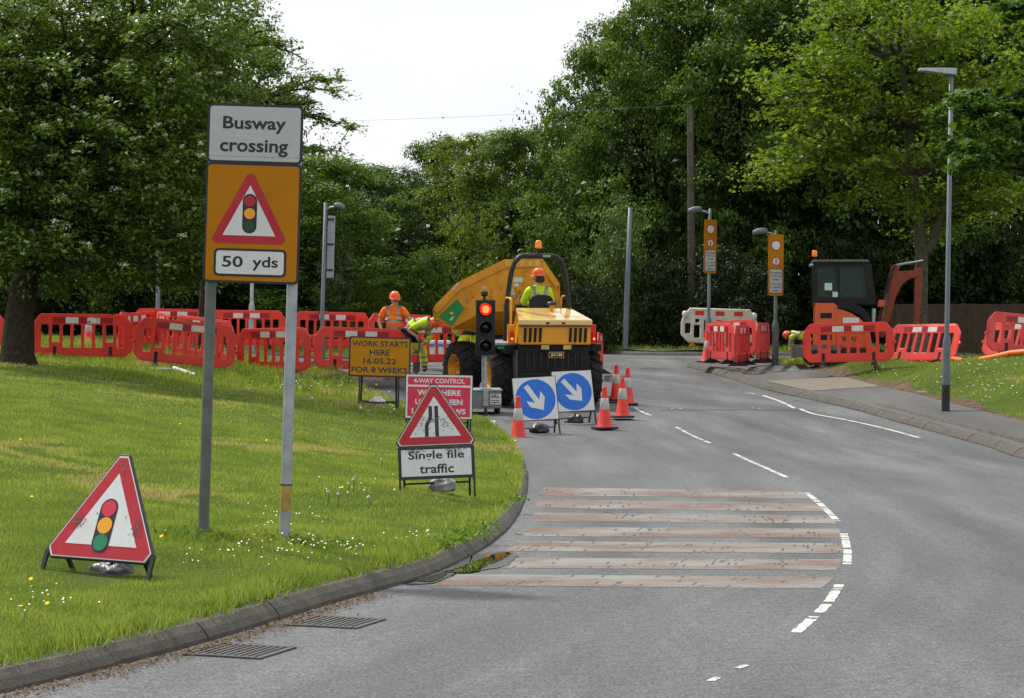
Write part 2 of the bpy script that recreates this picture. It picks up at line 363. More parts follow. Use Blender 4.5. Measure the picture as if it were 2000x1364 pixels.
for px, py, d in [(180, 1145, 12.4), (475, 1048, 14.5), (855, 968, 19), (855, 836, 32), (735, 796, 35), (160, 706, 42.5), (350, 722, 41.8), (535, 723, 42.6), (690, 722, 43),
                  (30, 712, 37), (330, 768, 33), (1655, 712, 47.3), (1800, 707, 46.8), (1920, 699, 45.5), (2000, 700, 43.5), (2080, 700, 43), (1590, 713, 49.5), (1740, 712, 50),
                  (1847, 790, 38), (1920, 760, 39.5), (2000, 770, 38.5), (1980, 806, 37.3), (1760, 745, 43)]:
    p = P(px, py, d); ctrl.append((p.x, p.y, p.z))
ctrl += [(-5, 11.5, .3), (-5.5, 18, .6), (-2.6, 18, .32), (-6, 25, .95), (-3, 25, .5), (-9, 30, 1.25), (-3.2, 30, .6), (-1.3, 26, .25), (-15, 20, 1.2), (-15, 40, 1.65), (-25, 30, 1.8), (-40, 40, 1.8), (-12, 12, .7),
         (-40, 64, 1.9), (-10, 62, 1.75), (0, 72, 1.6), (10, 66, 1.6), (14, 52, 1.45), (20, 70, 1.7), (30, 45, 1.7), (40, 70, 1.8), (15, 36, .9), (14, 25, .6), (12, 12, .3), (-60, 90, 2), (60, 90, 2), (0, 120, 1.8), (0, 300, 2), (-200, 200, 2), (200, 200, 2),
         (8.5, 57, 1.5), (11, 57, 1.55)]
ctrl = np.array(ctrl)
def _phi(r2): return np.sqrt(r2 + .35)
_A = _phi((ctrl[:, None, 0] - ctrl[None, :, 0]) ** 2 + (ctrl[:, None, 1] - ctrl[None, :, 1]) ** 2)
_n = len(ctrl); _B = np.zeros((_n + 1, _n + 1)); _B[:_n, :_n] = _A + np.eye(_n) * -.02; _B[_n, :_n] = 1; _B[:_n, _n] = 1
_w = np.linalg.solve(_B, np.r_[ctrl[:, 2], 0])
def G(x, y):
    x = np.asarray(x, float); y = np.asarray(y, float); out = np.full(x.shape, _w[-1])
    for (cx, cy, _), w in zip(ctrl, _w): out = out + w * _phi((x - cx) ** 2 + (y - cy) ** 2)
    # small lumps of rough turf
    out = out + .018 * np.sin(x * 2.1 + 1.3 * np.sin(y * .9)) * np.sin(y * 1.2 + x * .4) * sstep(.4, 1.5, np.abs(x + .2))
    return out
def GZ(x, y):   # ground height whatever it is
    return zr(x, y) if float(road_sd(np.array([x]), np.array([y]))[0]) < 0 else float(G(np.array([x]), np.array([y]))[0])
def np_mesh(name, verts, faces, mats, parent=None, smooth=False, attr=None, mi=None):
    me = bpy.data.meshes.new(name); n = len(verts); k = faces.shape[1]; m = len(faces)
    me.vertices.add(n); me.vertices.foreach_set('co', np.ascontiguousarray(verts, dtype=np.float32).ravel())
    me.loops.add(m * k); me.loops.foreach_set('vertex_index', np.ascontiguousarray(faces, dtype=np.int32).ravel())
    me.polygons.add(m); me.polygons.foreach_set('loop_start', np.arange(0, m * k, k, dtype=np.int32))
    me.update(calc_edges=True)
    for q in (mats if isinstance(mats, (list, tuple)) else [mats]): me.materials.append(q)
    if mi is not None: me.polygons.foreach_set('material_index', mi.astype(np.int32))
    if smooth: me.polygons.foreach_set('use_smooth', np.ones(m, bool))
    if attr is not None:
        a = me.attributes.new('rnd', 'FLOAT', 'FACE'); a.data.foreach_set('value', attr.astype(np.float32))
    me.validate()
    return link(bpy.data.objects.new(name, me), parent)
def grid_mesh(name, xs, ys, zf, mat_, keep=None):
    X, Y = np.meshgrid(xs, ys); Z = zf(X, Y); nx = len(xs)
    v = np.c_[X.ravel(), Y.ravel(), Z.ravel()]
    i = np.arange(len(ys) - 1)[:, None] * nx + np.arange(nx - 1)[None, :]; i = i.ravel()
    f = np.c_[i, i + 1, i + nx + 1, i + nx]
    if keep is not None:
        c = v[f].mean(1); f = f[keep(c[:, 0], c[:, 1])]
        u = np.unique(f); r = np.zeros(len(v), int); r[u] = np.arange(len(u)); f = r[f]; v = v[u]
    return np_mesh(name, v, f, mat_, smooth=True)

# ground materials
def ground_mat():
    m = mat('turf_soil', (.055, .085, .013), .95, var=.3, scale=.8, grime=.75, gcol=(.14, .105, .05), gscale=1.3, stretch=(1, 1, 1), bump=.6, bscale=18, spec=.1)
    return m
def asphalt_mat(name, col, wet=0):
    m = bpy.data.materials.new(name); m.use_nodes = True; t = m.node_tree; p = t.nodes['Principled BSDF']; lk = t.links.new
    c = t.nodes.new("ShaderNodeTexCoord")
    a = t.nodes.new("ShaderNodeTexNoise"); a.inputs['Scale'].default_value = 55; a.inputs['Detail'].default_value = 3
    b = t.nodes.new("ShaderNodeTexNoise"); b.inputs['Scale'].default_value = .55; b.inputs['Detail'].default_value = 7; b.inputs['Roughness'].default_value = .6
    v = t.nodes.new("ShaderNodeTexVoronoi"); v.inputs['Scale'].default_value = 42
    mpn = t.nodes.new("ShaderNodeMapping"); mpn.inputs['Scale'].default_value = (1.9, .35, 1)
    lk(c.outputs['Object'], a.inputs['Vector']); lk(c.outputs['Object'], mpn.inputs[0]); lk(mpn.outputs[0], b.inputs['Vector']); lk(c.outputs['Object'], v.inputs['Vector'])
    r1 = t.nodes.new("ShaderNodeMapRange"); r1.inputs[1].default_value = .3; r1.inputs[2].default_value = .7; r1.inputs[3].default_value = .45; r1.inputs[4].default_value = 1.6
    r2 = t.nodes.new("ShaderNodeMapRange"); r2.inputs[1].default_value = .3; r2.inputs[2].default_value = .7; r2.inputs[3].default_value = .66; r2.inputs[4].default_value = 1.34
    lk(a.outputs[0], r1.inputs[0]); lk(b.outputs[0], r2.inputs[0])
    mu = t.nodes.new("ShaderNodeMath"); mu.operation = 'MULTIPLY'; lk(r1.outputs[0], mu.inputs[0]); lk(r2.outputs[0], mu.inputs[1])
    mm = t.nodes.new("ShaderNodeMix"); mm.data_type = 'RGBA'; mm.blend_type = 'MULTIPLY'; mm.inputs['Factor'].default_value = 1; mm.inputs[6].default_value = (*col, 1)
    lk(mu.outputs[0], mm.inputs[7]); lk(mm.outputs[2], p.inputs['Base Color'])
    if name == 'asphalt':     # tyre-polished tracks that follow the road
        la = t.nodes.new("ShaderNodeAttribute"); la.attribute_name = 'lat'; sx = t.nodes.new("ShaderNodeSeparateXYZ"); cx_ = t.nodes.new("ShaderNodeCombineXYZ")
        lk(c.outputs['Object'], sx.inputs[0]); ml = t.nodes.new("ShaderNodeMath"); ml.operation = 'MULTIPLY'; ml.inputs[1].default_value = .07
        lk(sx.outputs[1], ml.inputs[0]); lk(la.outputs['Fac'], cx_.inputs[0]); lk(ml.outputs[0], cx_.inputs[1])
        n3 = t.nodes.new("ShaderNodeTexNoise"); n3.inputs['Scale'].default_value = 1.15; n3.inputs['Detail'].default_value = 4; lk(cx_.outputs[0], n3.inputs['Vector'])
        n4 = t.nodes.new("ShaderNodeTexNoise"); n4.inputs['Scale'].default_value = 13; n4.inputs['Detail'].default_value = 6; n4.inputs['Roughness'].default_value = .75; lk(c.outputs['Object'], n4.inputs['Vector'])
        q3 = t.nodes.new("ShaderNodeMapRange"); q3.inputs[1].default_value = .33; q3.inputs[2].default_value = .67; q3.inputs[3].default_value = .74; q3.inputs[4].default_value = 1.32; lk(n3.outputs[0], q3.inputs[0])
        q4 = t.nodes.new("ShaderNodeMapRange"); q4.inputs[1].default_value = .35; q4.inputs[2].default_value = .65; q4.inputs[3].default_value = .70; q4.inputs[4].default_value = 1.32; lk(n4.outputs[0], q4.inputs[0])
        m3 = t.nodes.new("ShaderNodeMath"); m3.operation = 'MULTIPLY'; lk(q3.outputs[0], m3.inputs[0]); lk(q4.outputs[0], m3.inputs[1])
        m4 = t.nodes.new("ShaderNodeMath"); m4.operation = 'MULTIPLY'; lk(m3.outputs[0], m4.inputs[0]); lk(mu.outputs[0], m4.inputs[1]); lk(m4.outputs[0], mm.inputs[7])
    rr = t.nodes.new("ShaderNodeMapRange"); rr.inputs[1].default_value = .35; rr.inputs[2].default_value = .65; rr.inputs[3].default_value = .62; rr.inputs[4].default_value = .80
    lk(b.outputs[0], rr.inputs[0]); lk(rr.outputs[0], p.inputs['Roughness'])
    p.inputs['Specular IOR Level'].default_value = .45
    bp = t.nodes.new("ShaderNodeBump"); bp.inputs['Strength'].default_value = .55; bp.inputs['Distance'].default_value = .012
    lk(v.outputs['Distance'], bp.inputs['Height']); lk(bp.outputs[0], p.inputs['Normal'])
    return m
M['turf'] = ground_mat()
M['asphalt'] = asphalt_mat('asphalt', (.080, .084, .090))
M['footway'] = asphalt_mat('footway_asphalt', (.080, .080, .080))
M['red_bar'] = mat('worn_red_surfacing', (.150, .100, .082), .85, var=.4, scale=45, grime=1, gcol=(.215, .21, .20), gscale=1.3, stretch=(.6, 1.1, 1), gth=(.40, .60), bump=.15, bscale=80, spec=.25)
M['tactile'] = mat('buff_tactile_paving', (.165, .145, .112), .9, var=.2, scale=20, bump=.5, bscale=30)
M['soil'] = mat('bare_soil', (.105, .075, .05), .95, var=.45, scale=5, bump=1, bscale=14, spec=.1)
M['litter'] = leafmat('dry_leaf_litter', (.10, .06, .028), (.24, .165, .09), .1, .9, .1)
M['water'] = mat('puddle_water', (.012, .013, .010), .015, var=.05, spec=.55)
M['damp'] = asphalt_mat('damp_asphalt', (.042, .043, .043)); M['damp'].node_tree.nodes['Principled BSDF'].inputs['Specular IOR Level'].default_value = .6
for _l in list(M['damp'].node_tree.links):
    if _l.to_socket.name == 'Roughness': M['damp'].node_tree.links.remove(_l)
M['damp'].node_tree.nodes['Principled BSDF'].inputs['Roughness'].default_value = .22
M['patch'] = asphalt_mat('dark_asphalt_patch', (.048, .049, .052))
M['white_gravel'] = mat('pale_concrete_patch', (.15, .145, .14), .9, var=.3, scale=20)

def offset(pts, d):
    pts = np.asarray(pts, float); t = np.gradient(pts, axis=0); t /= np.linalg.norm(t, axis=1)[:, None] + 1e-9
    return pts + np.c_[-t[:, 1], t[:, 0]] * d
# footway on the right
ki = [i for i, p in enumerate(RKs) if p[1] < 53.4 and p[1] > 14]
inner = RKs[ki]; tpar = np.r_[0, np.cumsum(np.hypot(*np.diff(np.array(PVO), axis=0).T))]
po = resample(PVO, .1); q = np.linspace(0, 1, len(inner)); 
# match by depth
order = np.argsort(po[:, 1]); ox = np.interp(inner[:, 1], po[order, 1], po[order, 0]); outer = np.c_[ox, inner[:, 1]]
far = inner[:, 1] > PVO[0][1]; outer[far, 0] = PVO[0][0] + (inner[far, 1] - PVO[0][1]) * .2
inn = inner + np.array([.14, 0])
_ks = np.argsort(inner[:, 1])
def FI(y): return np.interp(y, inner[_ks, 1], inn[_ks, 0])
def FO(y): return np.interp(y, inner[_ks, 1], outer[_ks, 0])
def SURF(x, y):
    x = np.asarray(x, float); y = np.asarray(y, float)
    return np.where(road_sd(np.atleast_1d(x), np.atleast_1d(y)).reshape(x.shape) < 0, zr(x, y), G(x, y))
def zone(vals): return np.array(vals)
xs = np.r_[-400, -200, -120, -80, np.arange(-60, -20, 4), np.arange(-20, -7, .6), np.arange(-7, 9.6, .13), np.arange(9.6, 20, .6), np.arange(20, 64, 4), 80, 120, 200, 400]
ys = np.r_[-60, -20, -5, 2, np.arange(5, 8, .5), np.arange(8, 48, .13), np.arange(48, 64, .35), np.arange(64, 100, 3), 110, 130, 160, 200, 260, 350, 600, 1200]
def ground_z(X, Y):
    sd = road_sd(X, Y); g = G(X, Y); r = zr(X, Y)
    g = np.where((X > FI(Y)) & (X < FO(Y) + .05) & (Y > 15) & (Y < 53), np.minimum(g, r - .02), g)
    return np.where(sd < .1, np.minimum(r - .16, g), g)
tag(grid_mesh('ground', xs, ys, ground_z, M['turf']), 'rough grassy ground of the verges rising from both road kerbs', 'ground', kind='structure')
rx = np.arange(-60, 41, .22); ry = np.arange(-4, 64, .22)
tag(grid_mesh('road', rx, ry, lambda x, y: zr(x, y), M['asphalt'], keep=lambda x, y: road_sd(x, y) < .12), 'grey asphalt road bending past the verge up to the junction', 'road', kind='structure')
_ro = bpy.data.objects['road']; _rv = np.empty(len(_ro.data.vertices) * 3); _ro.data.vertices.foreach_get('co', _rv); _rv = _rv.reshape(-1, 3)
_at = _ro.data.attributes.new('lat', 'FLOAT', 'POINT'); _at.data.foreach_set('value', polyd(LKs, _rv[:, 0], _rv[:, 1], False).astype(np.float32))

def strip(a, b, zf, name, mat_, n=1):      # quad strip between two point lists (n rows across)
    a = np.asarray(a, float); b = np.asarray(b, float); rows = [a + (b - a) * k / n for k in range(n + 1)]
    v = np.vstack(rows); z = zf(v[:, 0], v[:, 1]); m = len(a); f = []
    for r in range(n):
        for i in range(m - 1): f.append((r * m + i, r * m + i + 1, (r + 1) * m + i + 1, (r + 1) * m + i))
    return np_mesh(name, np.c_[v, z], np.array(f), mat_, smooth=True)
fw = strip(inn, outer, lambda x, y: np.maximum(zr(x, y) + .125, 0) + 0 * x, 'footway', M['footway'], 6)
v = np.array([p.co[:] for p in fw.data.vertices]); nrow = len(inner); tt = np.repeat(np.arange(7) / 6, nrow)
v[:, 2] = zr(v[:, 0], v[:, 1]) + .12 + .11 * tt; fw.data.vertices.foreach_set('co', v.astype(np.float32).ravel())
tag(fw, 'narrow grey asphalt footway beside the right hand kerb', 'footway', kind='structure')
def footz(x, y):
    k = np.argsort(inner[:, 1]); a = np.interp(y, inner[k, 1], inn[k, 0]); b = np.interp(y, inner[k, 1], outer[k, 0])
    return zr(x, y) + .12 + .11 * np.clip((x - a) / (b - a + 1e-6), 0, 1)
# kerb stones
def kerb(pts, side, name, label, prof, step=.92):
    pts = np.asarray(pts, float); s = np.r_[0, np.cumsum(np.hypot(*np.diff(pts, axis=0).T))]
    mb = MB(); k = 0.0
    while k + step < s[-1]:
        g = .004; us = np.linspace(k + g, k + step - g, 4); cx = np.interp(us, s, pts[:, 0]); cy = np.interp(us, s, pts[:, 1])
        c2 = np.interp(us + .05, s, pts[:, 0]) - np.interp(us - .05, s, pts[:, 0]); c3 = np.interp(us + .05, s, pts[:, 1]) - np.interp(us - .05, s, pts[:, 1])
        l = np.hypot(c2, c3); nx, ny = -c3 / l * side, c2 / l * side; vs = []; n = len(prof); jz = random.uniform(-.004, .004); jt = random.uniform(-.005, .005)
        for i in range(4):
            z = float(zr(cx[i], cy[i]))
            for t, h in prof: vs.append((cx[i] + nx[i] * (t + jt), cy[i] + ny[i] * (t + jt), z + h + (jz if h > 0 else 0)))
        fs = [(i * n + a, i * n + (a + 1) % n, (i + 1) * n + (a + 1) % n, (i + 1) * n + a) for i in range(3) for a in range(n)]
        fs += [tuple(range(n)), tuple(range(3 * n, 4 * n))]; mb.add(vs, fs); k += step
    return tag(mb.build(name, M['kerb']), label, 'kerb', kind='structure')
prof = [(-.005, -.12), (0, .022), (.03, .062), (.07, .098), (.15, .106), (.2, -.12)]
kerb(LKs[(LKs[:, 1] > 3) & (LKs[:, 0] > -30)], 1, 'kerb', 'worn concrete kerb stones curving along the left grass verge', prof)
prof2 = [(-.005, -.12), (0, .02), (.06, .085), (.1, .11), (.16, .125), (.2, -.12)]
kerb(RKs[(RKs[:, 1] > 14) & (RKs[:, 0] < 14)], 1, 'kerb', 'worn concrete kerb stones edging the footway by the street lamp', prof2)
kerb(resample(FARK, .3)[::-1], -1, 'kerb', 'far kerb stones across the junction mouth under the trees', prof)

# sheets lying on the road: polygons given in photo pixels
def sheet_poly(px, surf, dz, name, mat_, sub=6):
    """four-cornered (or two-row) sheet: px = list of rows, each row = list of pixel points"""
    rows = [[solve(x, y, surf) for x, y in r] for r in px]; m = len(rows[0]); a = np.array(rows[0]); b = np.array(rows[1])
    return a, b
def line_mark(name, lines, w, dz=.003, mat_=None, wear=0):
    vs, fs = [], []
    for pts in lines:
        p = resample([solve(x, y, zr) for x, y in pts], .06 if wear else .12)
        if len(p) < 2: continue
        wv = w * (1 + .10 * np.sin(np.arange(len(p)) * 1.7))
        t = np.gradient(p, axis=0); t /= np.linalg.norm(t, axis=1)[:, None]; nn = np.c_[-t[:, 1], t[:, 0]]
        l = p + nn * wv[:, None] / 2; r = p - nn * wv[:, None] / 2; b = len(vs)
        for q in l: vs.append((*q, float(zr(*q)) + dz))
        for q in r: vs.append((*q, float(zr(*q)) + dz))
        m = len(p); fs += [(b + i, b + i + 1, b + m + i + 1, b + m + i) for i in range(m - 1) if random.random() > wear]
    return np_mesh(name, np.array(vs), np.array(fs), mat_ or M['road_white'], smooth=True)
dashes = [[(1575, 963), (1605, 988), (1636, 1019)], [(1648, 1043), (1655, 1075), (1654, 1105)], [(1640, 1143), (1612, 1185), (1552, 1239)], [(1433, 886), (1485, 910), (1537, 933)], [(1320, 834), (1350, 850), (1387, 866)], [(1240, 797), (1254, 805), (1272, 812)],
          [(1310, 798), (1322, 798.5), (1334, 799)], [(1468, 797), (1478, 798), (1488, 799)]]
tag(line_mark('road_marking', dashes, .064, wear=.2), 'broken white centre line painted along the curving road', 'road marking', kind='structure')
tag(line_mark('road_marking', [[(1490, 773), (1520, 783), (1552, 798)], [(1562, 799), (1590, 809), (1660, 822), (1730, 838), (1797, 856)], [(1460, 768), (1468, 769), (1476, 770)]], .08, wear=.06), 'thin solid white edge line beside the dropped kerb', 'road marking', kind='structure')
tag(line_mark('road_marking', [[(962, 822), (963, 832), (972, 843), (988, 853), (1005, 862)]], .10, wear=.15), 'short white edge line beside the cone at the verge tip', 'road marking', kind='structure')
tag(line_mark('road_marking', [[(1458, 1301), (1444, 1306), (1432, 1311)], [(1402, 1325), (1392, 1329), (1384, 1334)], [(1372, 1339), (1358, 1347)]], .038), 'worn traces of the white centre line low on the road', 'road marking', kind='structure')
bars = [((1062, 952), (1566, 960), (1580, 974), (1052, 968)), ((1052, 976), (1598, 984), (1610, 1000), (1044, 993)), ((1044, 1002), (1622, 1007), (1634, 1023), (1034, 1019)), ((1036, 1030), (1638, 1033), (1645, 1051), (1020, 1048)),
        ((1012, 1058), (1644, 1062), (1646, 1082), (985, 1077)), ((985, 1090), (1644, 1093), (1638, 1115), (960, 1110)), ((880, 1122), (1632, 1128), (1604, 1150), (850, 1144))]
vs, fs = [], []
for a, b_, c, d in bars:
    q = [solve(*k, zr) for k in (a, b_, c, d)]; b0 = len(vs); n = 150; ph = random.uniform(0, 9)
    for i in range(n + 1):
        t = i / n
        for r in range(6):
            u = r / 5; e0 = (q[0][0] + (q[1][0] - q[0][0]) * t, q[0][1] + (q[1][1] - q[0][1]) * t); e1 = (q[3][0] + (q[2][0] - q[3][0]) * t, q[3][1] + (q[2][1] - q[3][1]) * t)
            x = e0[0] + (e1[0] - e0[0]) * u; y = e0[1] + (e1[1] - e0[1]) * u + (random.uniform(-.014, .014) if r in (0, 5) else 0); vs.append((x, y, float(zr(x, y)) + .002))
    for i in range(n):
        for r in range(5):
            w = .5 + .5 * math.sin(i * .11 + ph + r * .5) * math.sin(i * .045 + ph * 2)
            if random.random() > .02 + .10 * max(0, w - .45) * 2: fs.append((b0 + i * 6 + r, b0 + i * 6 + r + 1, b0 + i * 6 + r + 7, b0 + i * 6 + r + 6))
tag(np_mesh('road_marking', np.array(vs), np.array(fs), M['red_bar']), 'seven worn red bars laid across the nearer lane', 'road marking', kind='structure')
def blob(pxs, surf, dz, name, mat_, label, cat, kind='structure', jit=.02):
    p = np.array([solve(x, y, surf) for x, y in pxs]); p = resample(np.vstack([p, p[:1]]), .05); p = p + RNG.normal(0, jit, p.shape)
    c = p.mean(0); v = [(*c, float(surf(*c)) + dz)]; n = len(p); fr = [.25, .5, .75, 1]; fs = []
    for f in fr:
        for q in p: x, y = c + (q - c) * f; v.append((x, y, float(surf(x, y)) + dz))
    tri = [(0, 1 + i, 1 + (i + 1) % n) for i in range(n)]; quad = [(1 + r * n + i, 1 + (r + 1) * n + i, 1 + (r + 1) * n + (i + 1) % n, 1 + r * n + (i + 1) % n) for r in range(3) for i in range(n)]
    me = bpy.data.meshes.new(name); me.from_pydata(v, [], tri + quad); me.materials.append(mat_); o = link(bpy.data.objects.new(name, me))
    return tag(o, label, cat, kind=kind)
blob([(790, 1143), (860, 1118), (920, 1089), (985, 1078), (1008, 1084), (985, 1108), (900, 1121), (850, 1140)], zr, .006, 'damp_patch', M['damp'], 'dark damp patch of asphalt in the gutter round the puddle', 'damp patch', jit=.01)
blob([(868, 1121), (905, 1107), (940, 1094), (975, 1083), (998, 1083), (982, 1094), (950, 1108), (925, 1120)], zr, .010, 'puddle', M['water'], 'shallow rain puddle reflecting green grass beside the kerb', 'puddle', jit=.008)
blob([(812, 1139), (840, 1128), (872, 1122), (862, 1131), (848, 1139)], zr, .010, 'puddle', M['water'], 'small thin puddle at the foot of the kerb short of the red bars', 'puddle', jit=.008)
tag(line_mark('road_patch', [[(1290, 802), (1400, 801), (1480, 801), (1575, 802)]], .16, .003, M['patch']), 'narrow dark trench reinstatement crossing the road beyond the cones', 'road patch', kind='structure')
tag(line_mark('road_patch', [[(1258, 719), (1280, 720), (1305, 722)]], .5, .003, M['patch']), 'small dark round patch in the road at the junction', 'road patch', kind='structure')
def foot_strip(y0, y1, t0, t1, dz, name, m_, label):
    yy = np.linspace(y0, y1, 16); a = FI(yy) + (FO(yy) - FI(yy)) * t0; b = FI(yy) + (FO(yy) - FI(yy)) * t1
    tag(strip(np.c_[a, yy], np.c_[b, yy], lambda x, y: footz(x, y) + dz, name, m_, 2), label, 'paving', kind='structure')
foot_strip(43.6, 46.4, .08, .97, .008, 'tactile_paving', M['tactile'], 'buff tactile slabs at the dropped kerb on the footway')
foot_strip(48.6, 50.3, .1, .8, .007, 'footway_patch', M['white_gravel'], 'pale concrete patch in the footway by the red barriers')
tag(grid_mesh('tactile_paving', np.arange(2.9, 7.2, .08), np.arange(59.6, 66, .08), lambda x, y: G(x, y) + .03, M['tactile'], keep=lambda x, y: (road_sd(x, y) > .17) & (y < 62.6 - .33 * np.abs(x - 5)) & (x > 3.15) & (x < 6.4)), 'buff tactile paving across the junction in front of the trees', 'paving', kind='structure')
blob([(545, 730), (600, 727), (690, 729), (780, 737), (800, 742), (740, 745), (650, 738), (570, 737)], G, .03, 'soil_strip', M['soil'], 'churned brown soil under the red barriers by the yellow works sign', 'soil', jit=.05)
vs = outer[outer[:, 1] < 50]; wj = .14 + .04 * np.sin(np.arange(len(vs)) * .9) + .07 * np.sin(np.arange(len(vs)) * .37)
b2 = vs + np.c_[wj + .12, 0 * wj]
so = strip(vs - np.array([.03, 0]), b2, lambda x, y: zr(x, y), 'soil_strip', M['soil'], 3)
v = np.array([p.co[:] for p in so.data.vertices]); nn_ = len(vs); tt = np.repeat(np.arange(4) / 3, nn_); gg = G(v[:, 0], v[:, 1])
v[:, 2] = np.where(tt == 0, zr(v[:, 0], v[:, 1]) + .222, gg + .02 - .05 * np.maximum(tt - .7, 0))
so.data.vertices.foreach_set('co', v.astype(np.float32).ravel())
tag(so, 'strip of bare brown soil along the back of the footway', 'soil', kind='structure')

M['grate'] = mat('rusty_grey_iron', (.075, .074, .072), .7, var=.3, grime=.4)
tag(line_mark('road_crack', [[(1052, 968), (1085, 962), (1120, 968), (1160, 964)], [(1005, 1043), (1030, 1047), (1052, 1044)], [(1180, 1000), (1215, 1008), (1260, 1004)]], .016, .0035, M['patch']), 'thin dark cracks in the asphalt around the red bars', 'road crack', kind='structure')
# gully grates
def grate(px, py, label, yaw):
    x, y = solve(px, py, zr); t = thing('gully_grate', label, 'drain grate', (x, y, float(zr(x, y)) + .004), (0, 0, yaw), 'drain grates in the gutter')
    m = MB()
    for a, b in (((-.21, 0), (.03, .42)), ((.21, 0), (.03, .42)), ((0, -.195), (.40, .03)), ((0, .195), (.40, .03))): m.box((a[0], a[1], .001), (b[0], b[1], .010))
    m.build('grate_frame', M['grate'], t)
    m = MB()
    for k in range(9): m.box((-.16 + k * .04, 0, .001), (.018, .36, .008))
    m.build('grate_bars', M['grate'], t)
    MB().box((0, 0, -.001), (.39, .36, .002)).build('gully_pot', M['patch'], t)
grate(655, 1217, 'iron drain grate in the gutter, the farther of two', R(-20))
grate(468, 1274, 'iron drain grate in the gutter, the nearer of two', R(-20))
# ---------------------------------------------------------------- grass, daisies, litter
def blades(n_try, xr, yr, dens, hgt, wid, surf=G, lean=.5, rsd=(.16, 99), extra=None):
    x = RNG.uniform(*xr, n_try); y = RNG.uniform(*yr, n_try)
    k = RNG.random(n_try) < dens(x, y); x, y = x[k], y[k]
    sd = road_sd(x, y); k = (sd > rsd[0]) & (sd < rsd[1])
    if extra is not None: k &= extra(x, y)
    x, y, sd = x[k], y[k], sd[k]; z = surf(x, y); n = len(x)
    pn = .5 + .25 * np.sin(x * 1.3 + 2 * np.sin(y * .7)) + .25 * np.sin(y * 1.1 + 1.5 * np.sin(x * 1.9 + 1)); pn2 = .5 + .5 * np.sin(x * 4.3 + 3 * np.sin(y * 2.3)) * np.sin(y * 3.1 + 2 * np.sin(x * 2.7))
    h = hgt(x, y, sd) * RNG.uniform(.45, 1.35, n) * (.7 + .45 * pn2); w = wid(x, y) * RNG.uniform(.7, 1.3, n)
    a = RNG.uniform(0, 2 * np.pi, n); l = RNG.uniform(0, lean, n) * h; b = RNG.uniform(0, 2 * np.pi, n)
    dx, dy = np.cos(a) * w / 2, np.sin(a) * w / 2; lx, ly = np.cos(b) * l, np.sin(b) * l
    z = z - .01
    v = np.stack([np.c_[x - dx, y - dy, z], np.c_[x + dx, y + dy, z], np.c_[x + dx * .7 + lx * .45, y + dy * .7 + ly * .45, z + h * .6], np.c_[x + lx, y + ly, z + h * .96], np.c_[x - dx * .7 + lx * .45, y - dy * .7 + ly * .45, z + h * .6]], 1)
    # two faces per blade: quad base, triangle tip -> one 5-gon is fine for a thin blade
    f = np.arange(n * 5).reshape(n, 5)
    dry = np.clip((pn - .66) * 2.6, 0, 1) * (RNG.random(n) < .8) * (pn2 > .35)
    col = np.clip(.28 * RNG.random(n) + .3 * pn2, 0, .58) * (1 - dry) + dry * RNG.uniform(.72, 1, n)
    col = np.where(RNG.random(n) < .05, RNG.uniform(.7, 1, n), col)
    return v.reshape(-1, 3), f, col
def grassmat():
    m = leafmat('grass_blades', (0, 0, 0), (1, 1, 1), .38, .6, .25); t = m.node_tree
    a = [q for q in t.nodes if q.bl_idname == 'ShaderNodeAttribute'][0]; hs = [q for q in t.nodes if q.bl_idname == 'ShaderNodeHueSaturation'][0]
    r = t.nodes.new("ShaderNodeValToRGB"); e = r.color_ramp.elements; e[0].position = 0; e[0].color = (.105, .172, .032, 1); e[1].position = 1; e[1].color = (.42, .34, .23, 1)
    q = e.new(.35); q.color = (.205, .280, .060, 1); q = e.new(.6); q.color = (.295, .350, .095, 1); q = e.new(.72); q.color = (.40, .33, .19, 1)
    t.links.new(a.outputs['Fac'], r.inputs[0]); t.links.new(r.outputs[0], hs.inputs['Color']); return m
M['grass'] = grassmat()
poles = [(-2.19, 14.5), (-1.62, 14.5)]
def near_pole(x, y): return np.exp(-((np.clip(np.abs(x + 1.85) - .38, 0, 9)) ** 2 / .05 + (y - 14.4) ** 2 / .05))
def left_h(x, y, sd):
    h = .042 + .055 * np.exp(-((sd - .2) / .14) ** 2) * (.6 + .5 * np.sin(x * 3 + y * 2)) + .05 * near_pole(x, y) + .10 * sstep(36, 41, y) + .05 * np.exp(-((x + 2.4) ** 2 + (y - 35) ** 2) / 2)
    h = h + .10 * np.exp(-((x + 7.2) ** 2 + (y - 36.8) ** 2) / 1.1)
    h = h * (1 - .6 * np.exp(-((x + 2.55) ** 2 + (y - 12.8) ** 2) / .22))
    return h
cone = lambda x, y: np.abs(x) < .262 * y + .6
left = lambda x, y: (x < np.interp(y, LKs[:, 1], LKs[:, 0]) + .05) & cone(x, y) & ((y < 42) | (road_sd(x, y) > .1))
V, Fc, Cc = [], [], []; base = 0
